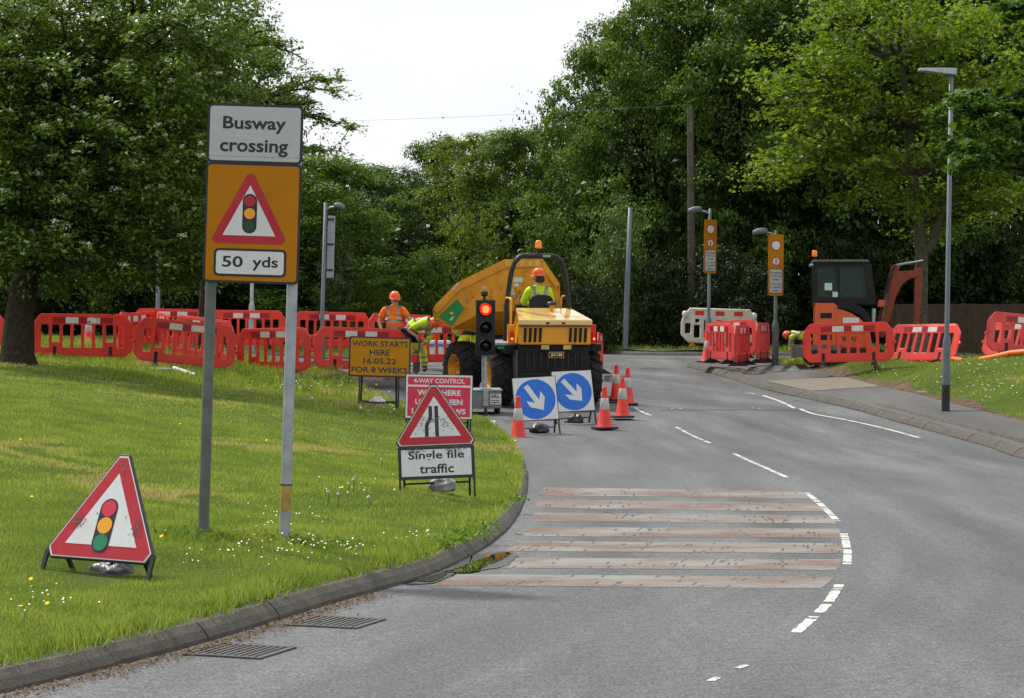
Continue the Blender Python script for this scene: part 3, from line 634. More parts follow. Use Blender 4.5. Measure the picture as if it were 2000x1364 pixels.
for args in [
    (260000, (-5, 0.2), (9.0, 16), lambda x, y: np.where(near_pole(x, y) > .3, 1, .78), left_h, lambda x, y: .0045 + 0 * x, G, .7, (.10, 99), left),
    (230000, (-7, 0.3), (16, 26), lambda x, y: .8 + 0 * x, left_h, lambda x, y: .0075 + 0 * x, G, .7, (.10, 99), left),
    (200000, (-12, 0.3), (26, 46.5), lambda x, y: .75 + 0 * x, left_h, lambda x, y: .012 + 0 * x, G, .7, (.10, 99), left),
    (120000, (-3, 0.4), (9, 37), lambda x, y: 1 + 0 * x, lambda x, y, s: .085 * (.5 + .5 * np.sin(x * 9 + y * 7)) + .03, lambda x, y: .004 + .00022 * y, lambda x, y: zr(x, y) + .095, 1.3, (.06, .17), left),
    (60000, (6.2, 13), (30, 49), lambda x, y: .95 + 0 * x, lambda x, y, s: .055 + 0 * x, lambda x, y: .012 + 0 * x, G, .7, (.5, 99), lambda x, y: (x > np.interp(y, np.sort(outer[:, 1]), outer[np.argsort(outer[:, 1]), 0]) + .22) & cone(x, y)),
    (50000, (-16, 16), (56, 68), lambda x, y: .7 + 0 * x, lambda x, y, s: .16 + 0 * x, lambda x, y: .03 + 0 * x, G, .7, (.3, 99), cone),
    (9000, (6.8, 12), (50, 53.6), lambda x, y: .7 + 0 * x, lambda x, y, s: .12 + 0 * x, lambda x, y: .02 + 0 * x, G, .7, (.3, 99), cone),
    ]:
    v, f, c = blades(*args); V.append(v); Fc.append(f + base); Cc.append(c); base += len(v)
tag(np_mesh('grass', np.vstack(V), np.vstack(Fc), M['grass'], attr=np.concatenate(Cc)), 'mown green grass with dry thatch patches on the verges', 'grass', kind='stuff')
# broad-leaved weeds hanging over the kerb and round the poles
def leaf_faces(c, nrm, L_, W_, rng):
    n = len(c); nrm = nrm / (np.linalg.norm(nrm, axis=1)[:, None] + 1e-9)
    r = rng.normal(size=(n, 3)); a = np.cross(nrm, r); a /= np.linalg.norm(a, axis=1)[:, None] + 1e-9; b = np.cross(nrm, a)
    L_ = np.asarray(L_).reshape(-1, 1); W_ = np.asarray(W_).reshape(-1, 1)
    fold = nrm * (W_ * .25)
    v = np.stack([c - a * L_ * .5, c + b * W_ * .5 + fold - a * L_ * .05, c + a * L_ * .5, c - b * W_ * .5 + fold - a * L_ * .05], 1)
    return v.reshape(-1, 3), np.arange(n * 4).reshape(n, 4)
def leaves_at(pts, nrm, L_, name, mat_, rng, parent=None, ratio=.6, var=.35):
    n = len(pts); l = L_ * rng.uniform(1 - var, 1 + var, n); v, f = leaf_faces(pts, nrm, l, l * ratio, rng)
    return np_mesh(name, v, f, mat_, parent, attr=rng.random(n))
M['weed'] = leafmat('weed_leaf', (.05, .13, .012), (.16, .28, .025), .4, .5)
wp = []
for (px, py, n, s) in [(915, 1055, 160, .09), (880, 1068, 100, .07), (945, 1040, 90, .07), (1010, 985, 80, .06)]:
    x, y = solve(px, py, G); k = RNG.normal(0, 1, (n, 3)) * (s, s, .03); k[:, 2] = np.abs(k[:, 2]) + .03
    q = np.array([x, y, 0]) + k; q[:, 2] += np.array([GZ(a, b) if a < np.interp(b, LKs[:, 1], LKs[:, 0]) - .1 else float(zr(a, b)) + .1 for a, b in q[:, :2]]); wp.append(q)
for (x, y) in poles:
    k = RNG.normal(0, 1, (300, 3)) * (.22, .14, .025); k[:, 2] = np.abs(k[:, 2]) + .02; q = np.array([x + .1, y - .1, 0]) + k; q[:, 2] += G(q[:, 0], q[:, 1]); wp.append(q)
wp = np.vstack(wp)
tag(leaves_at(wp, RNG.normal(size=wp.shape) + (0, -.3, 1.2), .030, 'weeds', M['weed'], RNG, ratio=.7), 'bright broad leaved weeds along the kerb edge and round the sign poles', 'weeds', kind='stuff')
# daisies and dandelion clocks
M['petal'] = mat('white_petals', (.75, .75, .72), .8, var=.1); M['dandelion'] = mat('yellow_petals', (.75, .48, .01), .8, var=.1); M['clock'] = mat('seed_head', (.55, .54, .5), .9, var=.2); M['stalk'] = mat('flower_stalk', (.09, .13, .03), .8)
def discs(pts, r, name, mats, seg=7):
    vs, fs = [], []; mi = []
    for (x, y, z), rr in zip(pts, r):
        b = len(vs); tx, ty = random.uniform(-.4, .4), random.uniform(-.7, -.1)
        for k in range(seg):
            t = 2 * math.pi * k / seg; dx, dy = math.cos(t) * rr, math.sin(t) * rr; vs.append((x + dx, y + dy, z + dx * tx - dy * ty * 1.2))
        fs.append(tuple(range(b, b + seg)))
    me = bpy.data.meshes.new(name); me.from_pydata(vs, [], fs)
    for m_ in mats: me.materials.append(m_)
    return link(bpy.data.objects.new(name, me))
dp = []
for (px, py, sx, sy, n) in [(600, 1085, 130, 16, 50), (470, 1105, 160, 20, 25), (1830, 770, 110, 25, 60), (1650, 730, 80, 10, 18), (1960, 760, 60, 30, 40), (80, 1200, 60, 20, 16), (560, 1030, 60, 20, 30), (600, 760, 80, 10, 70), (770, 800, 60, 20, 30), (200, 720, 200, 6, 60), (720, 960, 80, 30, 14), (880, 1080, 30, 20, 12), (820, 1060, 60, 12, 12), (1910, 720, 100, 8, 24)]:
    for _ in range(n):
        x, y = solve(random.gauss(px, sx * .6), random.gauss(py, sy * .6), G)
        if float(road_sd(np.array([x]), np.array([y]))[0]) > .25 and 9 < y < 52 and (x < 2 or x > FO(y) + .35): dp.append((x, y, GZ(x, y) + random.uniform(.05, .1)))
dp = np.array(dp)
tag(discs(dp, .0035 + .00017 * dp[:, 1] * RNG.uniform(.7, 1.3, len(dp)), 'daisies', [M['petal']]), 'scattered small white daisies in the grass', 'daisies', kind='stuff')
mb = MB(); mb2 = MB()
for (px, py) in [(680, 958), (690, 950), (640, 975), (560, 800), (735, 740), (745, 905), (705, 800), (788, 855), (770, 802), (660, 980), (720, 985), (415, 700), (205, 655), (760, 765), (610, 780)]:
    x, y = solve(px, py + 14, G); z = GZ(x, y); r = .013 if y < 25 else .022
    mb.lathe([(0.001, r), (r * .7, r * .7), (r, 0), (r * .7, -r * .7), (.001, -r)], 8, Matrix.Translation((x, y, z + .11 + r)))
    mb.m = 1; mb.tube([(x, y, z), (x + .01, y, z + .11)], .004, 4); mb.m = 0
tag(mb.build('dandelion_clocks', [M['clock'], M['stalk']]), 'a few pale dandelion seed heads on stalks in the verge', 'dandelions', kind='stuff')
yd = []
for (px, py) in [(40, 870), (62, 985), (40, 1205), (92, 1200), (668, 965), (352, 838), (408, 940), (315, 1065), (520, 870), (60, 1150), (1790, 742), (250, 1010)]:
    x, y = solve(px, py, G); yd.append((x, y, GZ(x, y) + .06))
tag(discs(yd, [.013] * len(yd), 'dandelion_flowers', [M['dandelion']]), 'a few yellow dandelion flowers dotted over the verge', 'dandelions', kind='stuff')
# leaf litter in the gutter
lp = []
for k in range(2600):
    i = random.random(); y = 8.5 + i * 4.6; x = float(np.interp(y, LKs[:, 1], LKs[:, 0])); t = abs(random.gauss(0, .5)) * (.16 if y < 14 else .10)
    lp.append((x + .05 + t, y - t * .5, float(zr(x, y)) + .006 + random.uniform(0, .01)))
for k in range(2500):
    y = random.uniform(25, 40); x = float(np.interp(y, inner[::-1, 1], inner[::-1, 0])); t = abs(random.gauss(0, .1)); lp.append((x + .3 + t, y, float(footz(x + .3 + t, y)) + .008))
lp = np.array(lp); k = road_sd(lp[:, 0], lp[:, 1]); lp = lp[(k < -.01) | (k > .2)]
tag(leaves_at(lp, RNG.normal(size=lp.shape) * .35 + (0, 0, 1), .02, 'leaf_litter', M['litter'], RNG, ratio=.45, var=.5), 'dry brown leaf litter gathered in the gutter along the kerb', 'leaf litter', kind='stuff')
# ---------------------------------------------------------------- trees
M['leaf_dark'] = leafmat('woodland_leaf', (.015, .038, .006), (.078, .145, .020), .30, .5, .3)
M['leaf_shade'] = leafmat('shade_darkened_leaf', (.007, .016, .005), (.026, .046, .010), .22, .5, .25)  # leaf green darkened: shade under the wood put into the colour
M['leaf_mid'] = leafmat('mid_green_leaf', (.032, .076, .011), (.15, .24, .030), .32, .5, .3)
M['leaf_yellow'] = leafmat('yellow_green_leaf', (.055, .10, .012), (.21, .28, .036), .36, .5, .3)
M['leaf_grey'] = leafmat('grey_green_leaf', (.045, .082, .022), (.14, .20, .06), .30, .55, .3)
M['leaf_near'] = leafmat('near_leaf', (.03, .08, .012), (.095, .19, .026), .36, .45, .35)
M['leaf_maple'] = leafmat('maple_leaf', (.052, .10, .012), (.18, .255, .032), .45, .5, .3)
M['leaf_beam'] = leafmat('whitebeam_leaf', (.042, .098, .015), (.19, .28, .045), .28, .45, .4)
M['blossom'] = mat('cream_blossom', (.62, .64, .48), .8, var=.2)
def unit(rng, n):
    v = rng.normal(size=(n, 3)); return v / np.linalg.norm(v, axis=1)[:, None]
def crown_cloud(rng, lobes, clumps, per, spread):
    """lobes: (centre, radii); returns leaf points and normals gathered in clumps over the lobes' shells"""
    P_, N_ = [], []
    ar = np.array([l[1][0] * l[1][2] for l in lobes]); ar = ar / ar.sum()
    for i, (c, r) in enumerate(lobes):
        n = max(2, int(clumps * ar[i])); d = unit(rng, n); d[:, 2] = np.where((d[:, 2] < -.05) & (rng.random(n) < .8), -d[:, 2], d[:, 2])
        rad = rng.uniform(.55, 1.06, n)[:, None]; cc = np.array(c) + d * np.array(r) * rad
        k = np.repeat(np.arange(n), per); sp = spread * np.mean(r)
        off = rng.normal(size=(len(k), 3)) * sp * (1, 1, .5)
        P_.append(cc[k] + off); nn = d[k] * .55 + rng.normal(size=(len(k), 3)) * .55 + (0, 0, .65); N_.append(nn)
    return np.vstack(P_), np.vstack(N_)
def inner_cloud(rng, lobes, n):
    ar = np.array([l[1][0] ** 2 * l[1][2] for l in lobes]); ar = ar / ar.sum(); k = rng.choice(len(lobes), n, p=ar)
    c = np.array([l[0] for l in lobes])[k]; r = np.array([l[1] for l in lobes])[k]
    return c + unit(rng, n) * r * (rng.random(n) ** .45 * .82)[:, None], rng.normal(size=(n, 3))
def tree_lobes(rng, H, W, n, low=.12):
    out = []
    for i in range(n):
        t = (i + rng.random()) / n; z = H * (low + (1 - low) * t) ; z = min(z, H * .93)
        env = W * (.55 + .45 * math.sin(math.pi * min(1, .12 + t * .8))) * (1 if t < .7 else 1.05 - (t - .7) * 1.9)
        a = i * 2.4 + rng.uniform(-.5, .5); rr = env * rng.uniform(.35, 1.0 if n > 40 else .85); r = W * (rng.uniform(.15, .31) if n > 40 else rng.uniform(.27, .46))
        out.append(((math.cos(a) * rr, math.sin(a) * rr, z), (r, r, r * rng.uniform(.6, .85))))
    out.append(((0, 0, H * .5), (W * .55, W * .55, H * .40)))
    return out
def woods_crown(seed, H=12, W=4.2, n=64, clumps=1250, per=38, leaf=.118, inner=5000, low=.06):
    rng = np.random.default_rng(seed); lb = tree_lobes(rng, H, W, n, low)
    p, nn = crown_cloud(rng, lb, clumps, per, .20); p2, n2 = inner_cloud(rng, lb, inner)
    l = np.r_[leaf * rng.uniform(.7, 1.35, len(p)), leaf * 2.3 * rng.uniform(.7, 1.2, len(p2))]
    v, f = leaf_faces(np.vstack([p, p2]), np.vstack([nn, n2]), l, l * .62, rng)
    # tint runs clump by clump, with a little leaf-to-leaf change
    t = np.repeat(rng.random(len(p) // per + 1), per)[:len(p)]; t = np.clip(.65 * t + .45 * rng.random(len(p)) - .05, 0, 1); t = np.r_[t, rng.random(len(p2)) * .3]  # inner leaves kept dark, painting the shade inside the crown
    return v, f, t
def trunk_mesh(name, H, r, m, lean=0, limbs=5, seed=0, parent=None):
    rng = random.Random(seed); mb = MB(); n = 7
    pts = [(lean * (i / n) ** 1.5 + rng.uniform(-.04, .04) * (i > 0), rng.uniform(-.04, .04) * (i > 0), H * i / n) for i in range(n + 1)]
    mb.tube(pts, [r * (1.45 if i == 0 else 1 - .75 * i / n) for i in range(n + 1)], 10)
    for k in range(limbs):
        a = rng.uniform(0, 6.28); h = H * rng.uniform(.35, .8); l = H * rng.uniform(.22, .4); x0 = lean * (h / H) ** 1.5
        mb.tube([(x0, 0, h), (x0 + math.cos(a) * l * .5, math.sin(a) * l * .5, h + l * .45), (x0 + math.cos(a) * l, math.sin(a) * l, h + l * .7)], [r * .42, r * .28, r * .1], 6)
    return mb.build(name, m, parent)
kinds = {}
for nm, mt, seed, kw in [('dark', 'leaf_dark', 1, {}), ('dark', 'leaf_dark', 2, dict(n=70, W=4.5)), ('mid', 'leaf_mid', 3, {}), ('mid', 'leaf_mid', 4, dict(n=54, W=3.9)),
                         ('yellow', 'leaf_yellow', 5, {}), ('grey', 'leaf_grey', 6, dict(leaf=.105))]:
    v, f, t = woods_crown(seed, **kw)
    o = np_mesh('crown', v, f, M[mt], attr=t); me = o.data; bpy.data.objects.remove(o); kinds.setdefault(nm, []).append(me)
bush_me = {}
for nm, mt, seed in [('dark', 'leaf_shade', 21), ('mid', 'leaf_mid', 22), ('yellow', 'leaf_yellow', 23), ('grey', 'leaf_grey', 24)]:
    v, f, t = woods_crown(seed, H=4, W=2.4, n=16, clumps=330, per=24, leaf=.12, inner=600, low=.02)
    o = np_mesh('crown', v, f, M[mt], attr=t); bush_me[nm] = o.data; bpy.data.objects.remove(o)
trunk0 = trunk_mesh('trunk', 7, .22, M['bark'], .3, 6, 3); trunk_me = trunk0.data; bpy.data.objects.remove(trunk0)
def wood_tree(px, d, top, wpx, kind, label, var=0, rot=0, base=1.5, grp='trees of the wood behind the junction', cat='tree', sink=0):
    x = (px - CX) / F * d; zt = EYE - (top - CY) / F * d; H = zt - base; W = wpx / F * d / 2 * 1.55
    t = thing('woodland_tree', label, cat, (x, d, base - sink), (0, 0, rot), grp)
    me = kinds[kind][var % len(kinds[kind])]
    c = link(bpy.data.objects.new('crown', me), t); c.scale = (W / 4.6, W / 4.6, (H + sink) / 11.6)
    k = link(bpy.data.objects.new('trunk', trunk_me), t); s = min(1.4, H / 11); k.scale = (s, s, H / 10)
    return t
wt = wood_tree
wt(612, 63, 315, 300, 'mid', 'mid green tree rising straight behind the right edge of the tall busway sign', 0, .4)
wt(715, 72, 330, 230, 'dark', 'dark rounded tree with its top at the low dip of the skyline', 0, 1.1)
wt(790, 78, 362, 190, 'dark', 'dark low tree in the dip of the skyline above the two kerbside workers', 1, 2.2)
wt(858, 80, 285, 190, 'mid', 'tree with a ragged crown directly above the lip of the dumper skip', 1, .2)
wt(940, 76, 272, 230, 'yellow', 'yellowish green tree standing above the middle of the yellow skip', 0, 2.9)
wt(1025, 74, 262, 200, 'mid', 'tree whose top meets the sky just short of the tall wooded flank', 0, 4.1)
wt(1165, 70, 100, 200, 'mid', 'tall tree forming the steep edge of the wood against the sky', 1, .9)
wt(1235, 72, 60, 240, 'dark', 'tall dark tree second in from the sky edge of the wood', 1, 3.3)
wt(1310, 68, -10, 250, 'mid', 'high tree on the skyline above the plain grey pole', 0, 5.2)
wt(1370, 70, -40, 280, 'dark', 'dark tree behind the bare wooden pole', 0, 1.7)
wt(1465, 67, -80, 290, 'mid', 'high tree rising above the two yellow lamp post signs', 1, 2.4)
wt(1570, 69, -90, 300, 'dark', 'dark tree directly behind the excavator cab', 1, .6)
wt(1690, 67, -110, 310, 'dark', 'dark tree behind the raised excavator boom', 0, 3.9)
wt(1830, 68, -100, 320, 'dark', 'dark tree behind the fork of the pale green roadside tree', 1, 5.5)
wt(1960, 66, -80, 320, 'dark', 'dark tree beyond the brown board fence', 0, 2.0)
wt(455, 66, 60, 270, 'mid', 'tree seen beside the left edge of the tall busway sign', 0, 1.3)
wt(330, 64, 90, 300, 'dark', 'dark tree hidden behind the flowering tree near the grey lamp column', 1, 2.7)
wt(180, 63, 80, 330, 'dark', 'dark tree behind the flowering tree and the single cone', 0, .3)
wt(20, 64, 60, 330, 'dark', 'dark tree behind the trunk of the flowering tree', 1, 4.4)
def bush(px, d, top, wpx, kind, label, base_px=690, rot=0, name='shrub', grp='shrubs along the edge of the wood'):
    x = (px - CX) / F * d; zt = EYE - (top - CY) / F * d; zb = min(1.45 if px > 700 else 1.6, zt - .6); W = wpx / F * d / 2
    t = thing(name, label, 'shrub', (x, d, zb - .15), (0, 0, rot), grp)
    c = link(bpy.data.objects.new('crown', bush_me[kind]), t); c.scale = (W / 2.7, W / 2.7, (zt - zb + .15) / 4.0); return t
bush(1205, 63.5, 412, 215, 'grey', 'pale grey green hawthorn shrub left of the plain grey pole', rot=.4)
bush(655, 61, 470, 130, 'grey', 'pale drooping shrub beside the lamp column carrying the back of a sign', rot=2)
bush(735, 63, 560, 150, 'yellow', 'light green shrub behind the orange clad worker', rot=1)
bush(830, 64, 500, 170, 'mid', 'mid green shrub behind the tip of the raised skip', rot=3)
bush(930, 65, 420, 200, 'yellow', 'yellow green shrub above the back edge of the skip', rot=5)
bush(1060, 64, 440, 190, 'mid', 'leafy shrub behind the amber beacon of the dumper', rot=.7)
bush(1140, 62, 560, 150, 'dark', 'dark shrub behind the roll bar of the dumper', rot=2.2)
bush(1300, 63, 510, 170, 'dark', 'dark shrub between the plain grey pole and the wooden pole', rot=4.2)
bush(1400, 63, 480, 180, 'dark', 'dark shrub behind the white barrier', rot=1.6)
bush(1500, 62, 520, 170, 'dark', 'dark shrub behind the red barrier pen', rot=3.6)
bush(1640, 64, 470, 230, 'dark', 'dark shrub behind the excavator body', rot=.1)
bush(1880, 66, 440, 260, 'dark', 'dark shrub above the brown board fence', rot=2.9)
bush(540, 62, 500, 180, 'dark', 'dark shrub between the legs of the tall busway sign', rot=1.2)
bush(400, 63, 470, 200, 'dark', 'dark shrub behind the row of red barriers by the grey lamp column', rot=5)
bush(240, 62, 490, 200, 'dark', 'dark shrub behind the red barriers right of the flowering tree trunk', rot=2.5)
bush(80, 62, 480, 200, 'dark', 'dark shrub seen past the trunk of the flowering tree', rot=3)
# the depth of the wood behind: one mass
def mass():
    rng = np.random.default_rng(5); V, Fc, T = [], [], []; b = 0
    for i in range(30):
        px = -150 + i * 80 + rng.uniform(-30, 30); d = rng.uniform(84, 98); x = (px - CX) / F * d
        sk = np.interp(px, [-150, 300, 560, 640, 720, 800, 860, 1000, 1060, 1120, 1260, 1400, 2200], [60, 80, 260, 350, 372, 400, 330, 310, 300, 250, 130, 20, -60])
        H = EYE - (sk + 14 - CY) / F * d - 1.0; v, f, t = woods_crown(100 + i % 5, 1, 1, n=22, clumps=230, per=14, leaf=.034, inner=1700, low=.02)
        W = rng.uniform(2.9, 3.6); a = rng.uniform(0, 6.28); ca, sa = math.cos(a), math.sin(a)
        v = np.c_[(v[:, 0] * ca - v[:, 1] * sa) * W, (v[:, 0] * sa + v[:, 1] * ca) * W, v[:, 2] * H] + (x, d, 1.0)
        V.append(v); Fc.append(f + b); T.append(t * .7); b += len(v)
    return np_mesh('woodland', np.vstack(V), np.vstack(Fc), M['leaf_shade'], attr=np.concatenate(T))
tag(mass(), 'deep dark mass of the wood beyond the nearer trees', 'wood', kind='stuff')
def under():
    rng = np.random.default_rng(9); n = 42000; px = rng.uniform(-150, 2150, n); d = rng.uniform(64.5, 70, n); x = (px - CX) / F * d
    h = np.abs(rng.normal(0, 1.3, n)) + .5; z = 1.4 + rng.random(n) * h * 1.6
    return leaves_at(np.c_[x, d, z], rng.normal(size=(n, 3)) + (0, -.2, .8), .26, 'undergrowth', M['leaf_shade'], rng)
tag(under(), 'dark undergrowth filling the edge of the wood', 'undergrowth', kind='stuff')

# trees built limb by limb
def limb_tree(name, label, base, trunk_pts, trunk_r, limbs, barkm, leafm, seed, leaf, per_twig, twig_n, twig_len, group=None, flat=.35, blossom=0, extra=None, droop=.1, wood=True, ratio=.7, dense=1.0):
    """limbs: (start index on trunk or point, end point, radius); twigs leave each limb and carry the leaves"""
    rng = np.random.default_rng(seed); t = thing(name, label, 'tree', base, group=group); mb = MB(); B = Vector(base)
    tp = [Vector(p) - B for p in trunk_pts]; mb.tube(tp, trunk_r, 12)
    pts, nrm, bl = [], [], []
    for s, e, r, *o in limbs:
        s = Vector(s) - B; e = Vector(e) - B; n = 9; d = e - s; sag = o[0] if o else .12
        side = d.cross(Vector((0, 0, 1))).normalized(); w = rng.uniform(-.08, .08) * d.length
        lp = [s + d * (i / n) + Vector((0, 0, 1)) * (sag * d.length * math.sin(math.pi * i / n)) + side * w * math.sin(2 * math.pi * i / n) + Vector(rng.normal(0, .012 * d.length, 3)) * (0 < i < n) for i in range(n + 1)]
        mb.tube(lp, [r * (1 - .86 * i / n) for i in range(n + 1)], 7)
        m = max(3, int(twig_n * d.length))
        for k in range(m):
            u = rng.uniform(.22, 1.0) ** .8; q = lp[min(n, int(u * n))].lerp(lp[min(n, int(u * n) + 1)], (u * n) % 1)
            dirn = Vector(rng.normal(size=3)); dirn.z *= flat; dirn.z += .12; dirn = (dirn.normalized() + d.normalized() * .55).normalized()
            L_ = twig_len * rng.uniform(.5, 1.25); bend = Vector((0, 0, -droop * L_))
            tw = [q, q + dirn * L_ * .5 + bend * .15, q + dirn * L_ + bend]
            if wood: mb.tube(tw, [r * .16 + .006, .008, .004], 4, cap=False)
            c = int(per_twig * rng.uniform(.6, 1.3) * dense)
            uu = rng.uniform(.15, 1.08, c); a = np.array(q)[None] + np.array(dirn * L_)[None] * uu[:, None] + np.array(bend)[None] * (uu ** 2)[:, None]
            a = a + rng.normal(0, 1, (c, 3)) * np.array((.17, .17, .07)) * L_ * .75; pts.append(a); nrm.append(rng.normal(0, .45, (c, 3)) + (0, 0, 1.0))
            if blossom and rng.random() < blossom: bl.append(tw[2] + Vector((0, -.12, .10)))
    mb.build('trunk', barkm, t)
    pts = np.vstack(pts); nrm = np.vstack(nrm); leaves_at(pts, nrm, leaf, 'crown', leafm, rng, t, ratio, .4)
    if blossom:
        c = np.array([list(p) for p in bl]); k = np.repeat(np.arange(len(c)), 26); q = c[k] + unit(rng, len(k)) * rng.random((len(k), 1)) ** .5 * np.array((.11, .11, .06)) * rng.uniform(.6, 1.2, len(c))[k][:, None]
        v, f = leaf_faces(q, rng.normal(0, .5, (len(k), 3)) + (0, 0, 1), np.full(len(k), .045), np.full(len(k), .04), rng); np_mesh('blossom', v, f, M['blossom'], t)
    return t
# whitebeam on the left: trunk at px 30
def fan(seed, start, n, ell_c, ell_r, d, r0, lo=-.6, front=True, amin=0, amax=6.283):
    rng = np.random.default_rng(seed); out = []
    for i in range(n):
        v = unit(rng, 1)[0]
        while v[2] < lo: v = unit(rng, 1)[0]
        e = np.array(ell_c) + v * np.array(ell_r) * rng.uniform(.62, 1.0); s = start[rng.integers(len(start))]
        out.append((s, tuple(e), r0 * rng.uniform(.55, 1.1), rng.uniform(-.02, .14)))
    return out
d0 = 37.0; tb = P(34, 708, d0); gz0 = float(G(np.array([tb.x]), np.array([tb.y]))[0]); bse = (tb.x, tb.y, gz0 - .05)
tk = [bse, tuple(P(34, 690, d0)), tuple(P(38, 620, d0)), tuple(P(50, 540, d0)), tuple(P(62, 440, d0)), tuple(P(80, 330, d0)), tuple(P(100, 200, d0)), tuple(P(110, 60, d0))]
st = [tk[3], tk[4], tk[5], tk[6], tk[5]]
c0 = P(110, 230, d0); lim = fan(4, st, 92, (c0.x, c0.y, c0.z), (3.1, 3.0, 3.45), d0, .085, -.92)
for px, py, dd in [(420, 440, 36.5), (400, 330, 36), (415, 250, 36.2), (390, 520, 36.4), (330, 545, 36), (370, 150, 36.5), (250, 550, 35.5), (130, 545, 35), (60, 500, 34.8), (200, 540, 36), (300, 480, 35), (430, 90, 37), (350, 40, 36.5), (420, 5, 37.5), (240, 20, 35.5), (120, 20, 35), (10, 40, 35), (10, 560, 36), (290, 330, 34.6), (180, 380, 34.4), (380, 400, 35.4), (440, 300, 37), (330, 240, 35), (395, 470, 37), (160, 560, 36.5), (280, 530, 37.6), (350, 500, 38)]:
    q = P(px, py, dd); lim.append((tk[4] if py > 250 else tk[5], tuple(q), .07, .08))
limb_tree('flowering_tree', 'large flowering tree with cream blossom and dark trunk on the left verge', bse, tk, [.40, .31, .27, .25, .2, .15, .1, .05], lim, M['bark'], M['leaf_beam'], 3, .09, 40, 5.0, .85, blossom=.06, ratio=.55, dense=1.0)
rng = np.random.default_rng(77); lb = []
for i in range(60):
    px, py = rng.uniform(-60, 400), rng.uniform(-40, 525); q = P(px, py, d0 + rng.uniform(-1.6, 2.4)); r = rng.uniform(.55, .95); lb.append(((q.x, q.y, q.z), (r, r, r * .7)))
for px, py in [(420, 470), (415, 525), (360, 555), (300, 560), (430, 380), (425, 250), (420, 150), (230, 560), (150, 565), (450, 200), (455, 120), (410, 60), (90, 560), (400, 510)]:
    q = P(px, py, d0 + rng.uniform(-.6, .6)); lb.append(((q.x, q.y, q.z), (.5, .6, .42)))
p, nn = crown_cloud(rng, lb, 1700, 38, .27)
ft = [o for o in bpy.data.objects if o.name == 'flowering_tree'][0]
cr = leaves_at(p - np.array(bse), nn, .092, 'leaf_fill', M['leaf_beam'], rng, ft, .55, .4)
rng = np.random.default_rng(78); c = []
for i in range(95):
    px, py = rng.uniform(-20, 450), rng.uniform(-20, 520) ** 1.0
    if py > 300 and rng.random() < .6: continue
    edge = min(1, max(0, (px - 250) / 200)); c.append(P(px, py, 34.1 + rng.uniform(0, .9) + 1.6 * edge))
c = np.array([list(q) for q in c]) - np.array(bse); k = np.repeat(np.arange(len(c)), 24); big = rng.uniform(.6, 1.3, len(c))
q = c[k] + unit(rng, len(k)) * rng.random((len(k), 1)) ** .5 * np.array((.075, .075, .04)) * big[k][:, None]
v, f = leaf_faces(q, rng.normal(0, .5, (len(k), 3)) + (0, -.3, 1), np.full(len(k), .04), np.full(len(k), .036), rng); np_mesh('blossom', v, f, M['blossom'], ft)
k = np.repeat(np.arange(len(c)), 40); leaves_at(c[k] + rng.normal(0, .13, (len(k), 3)) * (1, 1, .5) + (0, .05, -.07), rng.normal(0, .5, (len(k), 3)) + (0, -.2, 1), .092, 'leaf_fill', M['leaf_beam'], rng, ft, .55, .4)
# loose drooping tree behind the busway sign
d1 = 46.0; b1 = P(395, 650, d1); b1 = (b1.x, b1.y, float(G(np.array([b1.x]), np.array([b1.y]))[0]) - .05)
tk = [b1, tuple(P(400, 560, d1)), tuple(P(425, 400, d1)), tuple(P(440, 250, d1)), tuple(P(445, 100, d1)), tuple(P(450, -20, d1))]
lim = []
for px, py, s in [(688, 158, 3), (655, 182, 3), (690, 258, 3), (640, 240, 3), (600, 120, 4), (560, 95, 4), (505, 22, 4), (540, 60, 4), (620, 215, 3), (600, 290, 2), (630, 295, 2), (605, 345, 2), (520, 200, 3), (560, 180, 3), (500, 120, 4), (575, 250, 3), (540, 320, 2), (470, 60, 4), (440, 30, 5), (520, 280, 3), (600, 200, 3), (560, 135, 3), (500, 90, 4), (570, 300, 2), (480, -10, 5), (540, 250, 3), (500, 180, 3), (400, 60, 4), (400, 200, 3)]:
    q = P(px, py, d1 + random.uniform(-1.2, 1.2)); lim.append((tk[s], tuple(q), .05, .13))
limb_tree('drooping_tree', 'loose tree with long drooping sprays against the sky behind the busway sign', b1, tk, [.13, .11, .09, .07, .05, .03], lim, M['bark'], M['leaf_mid'], 8, .095, 34, 5.2, .6, droop=.25, ratio=.5)
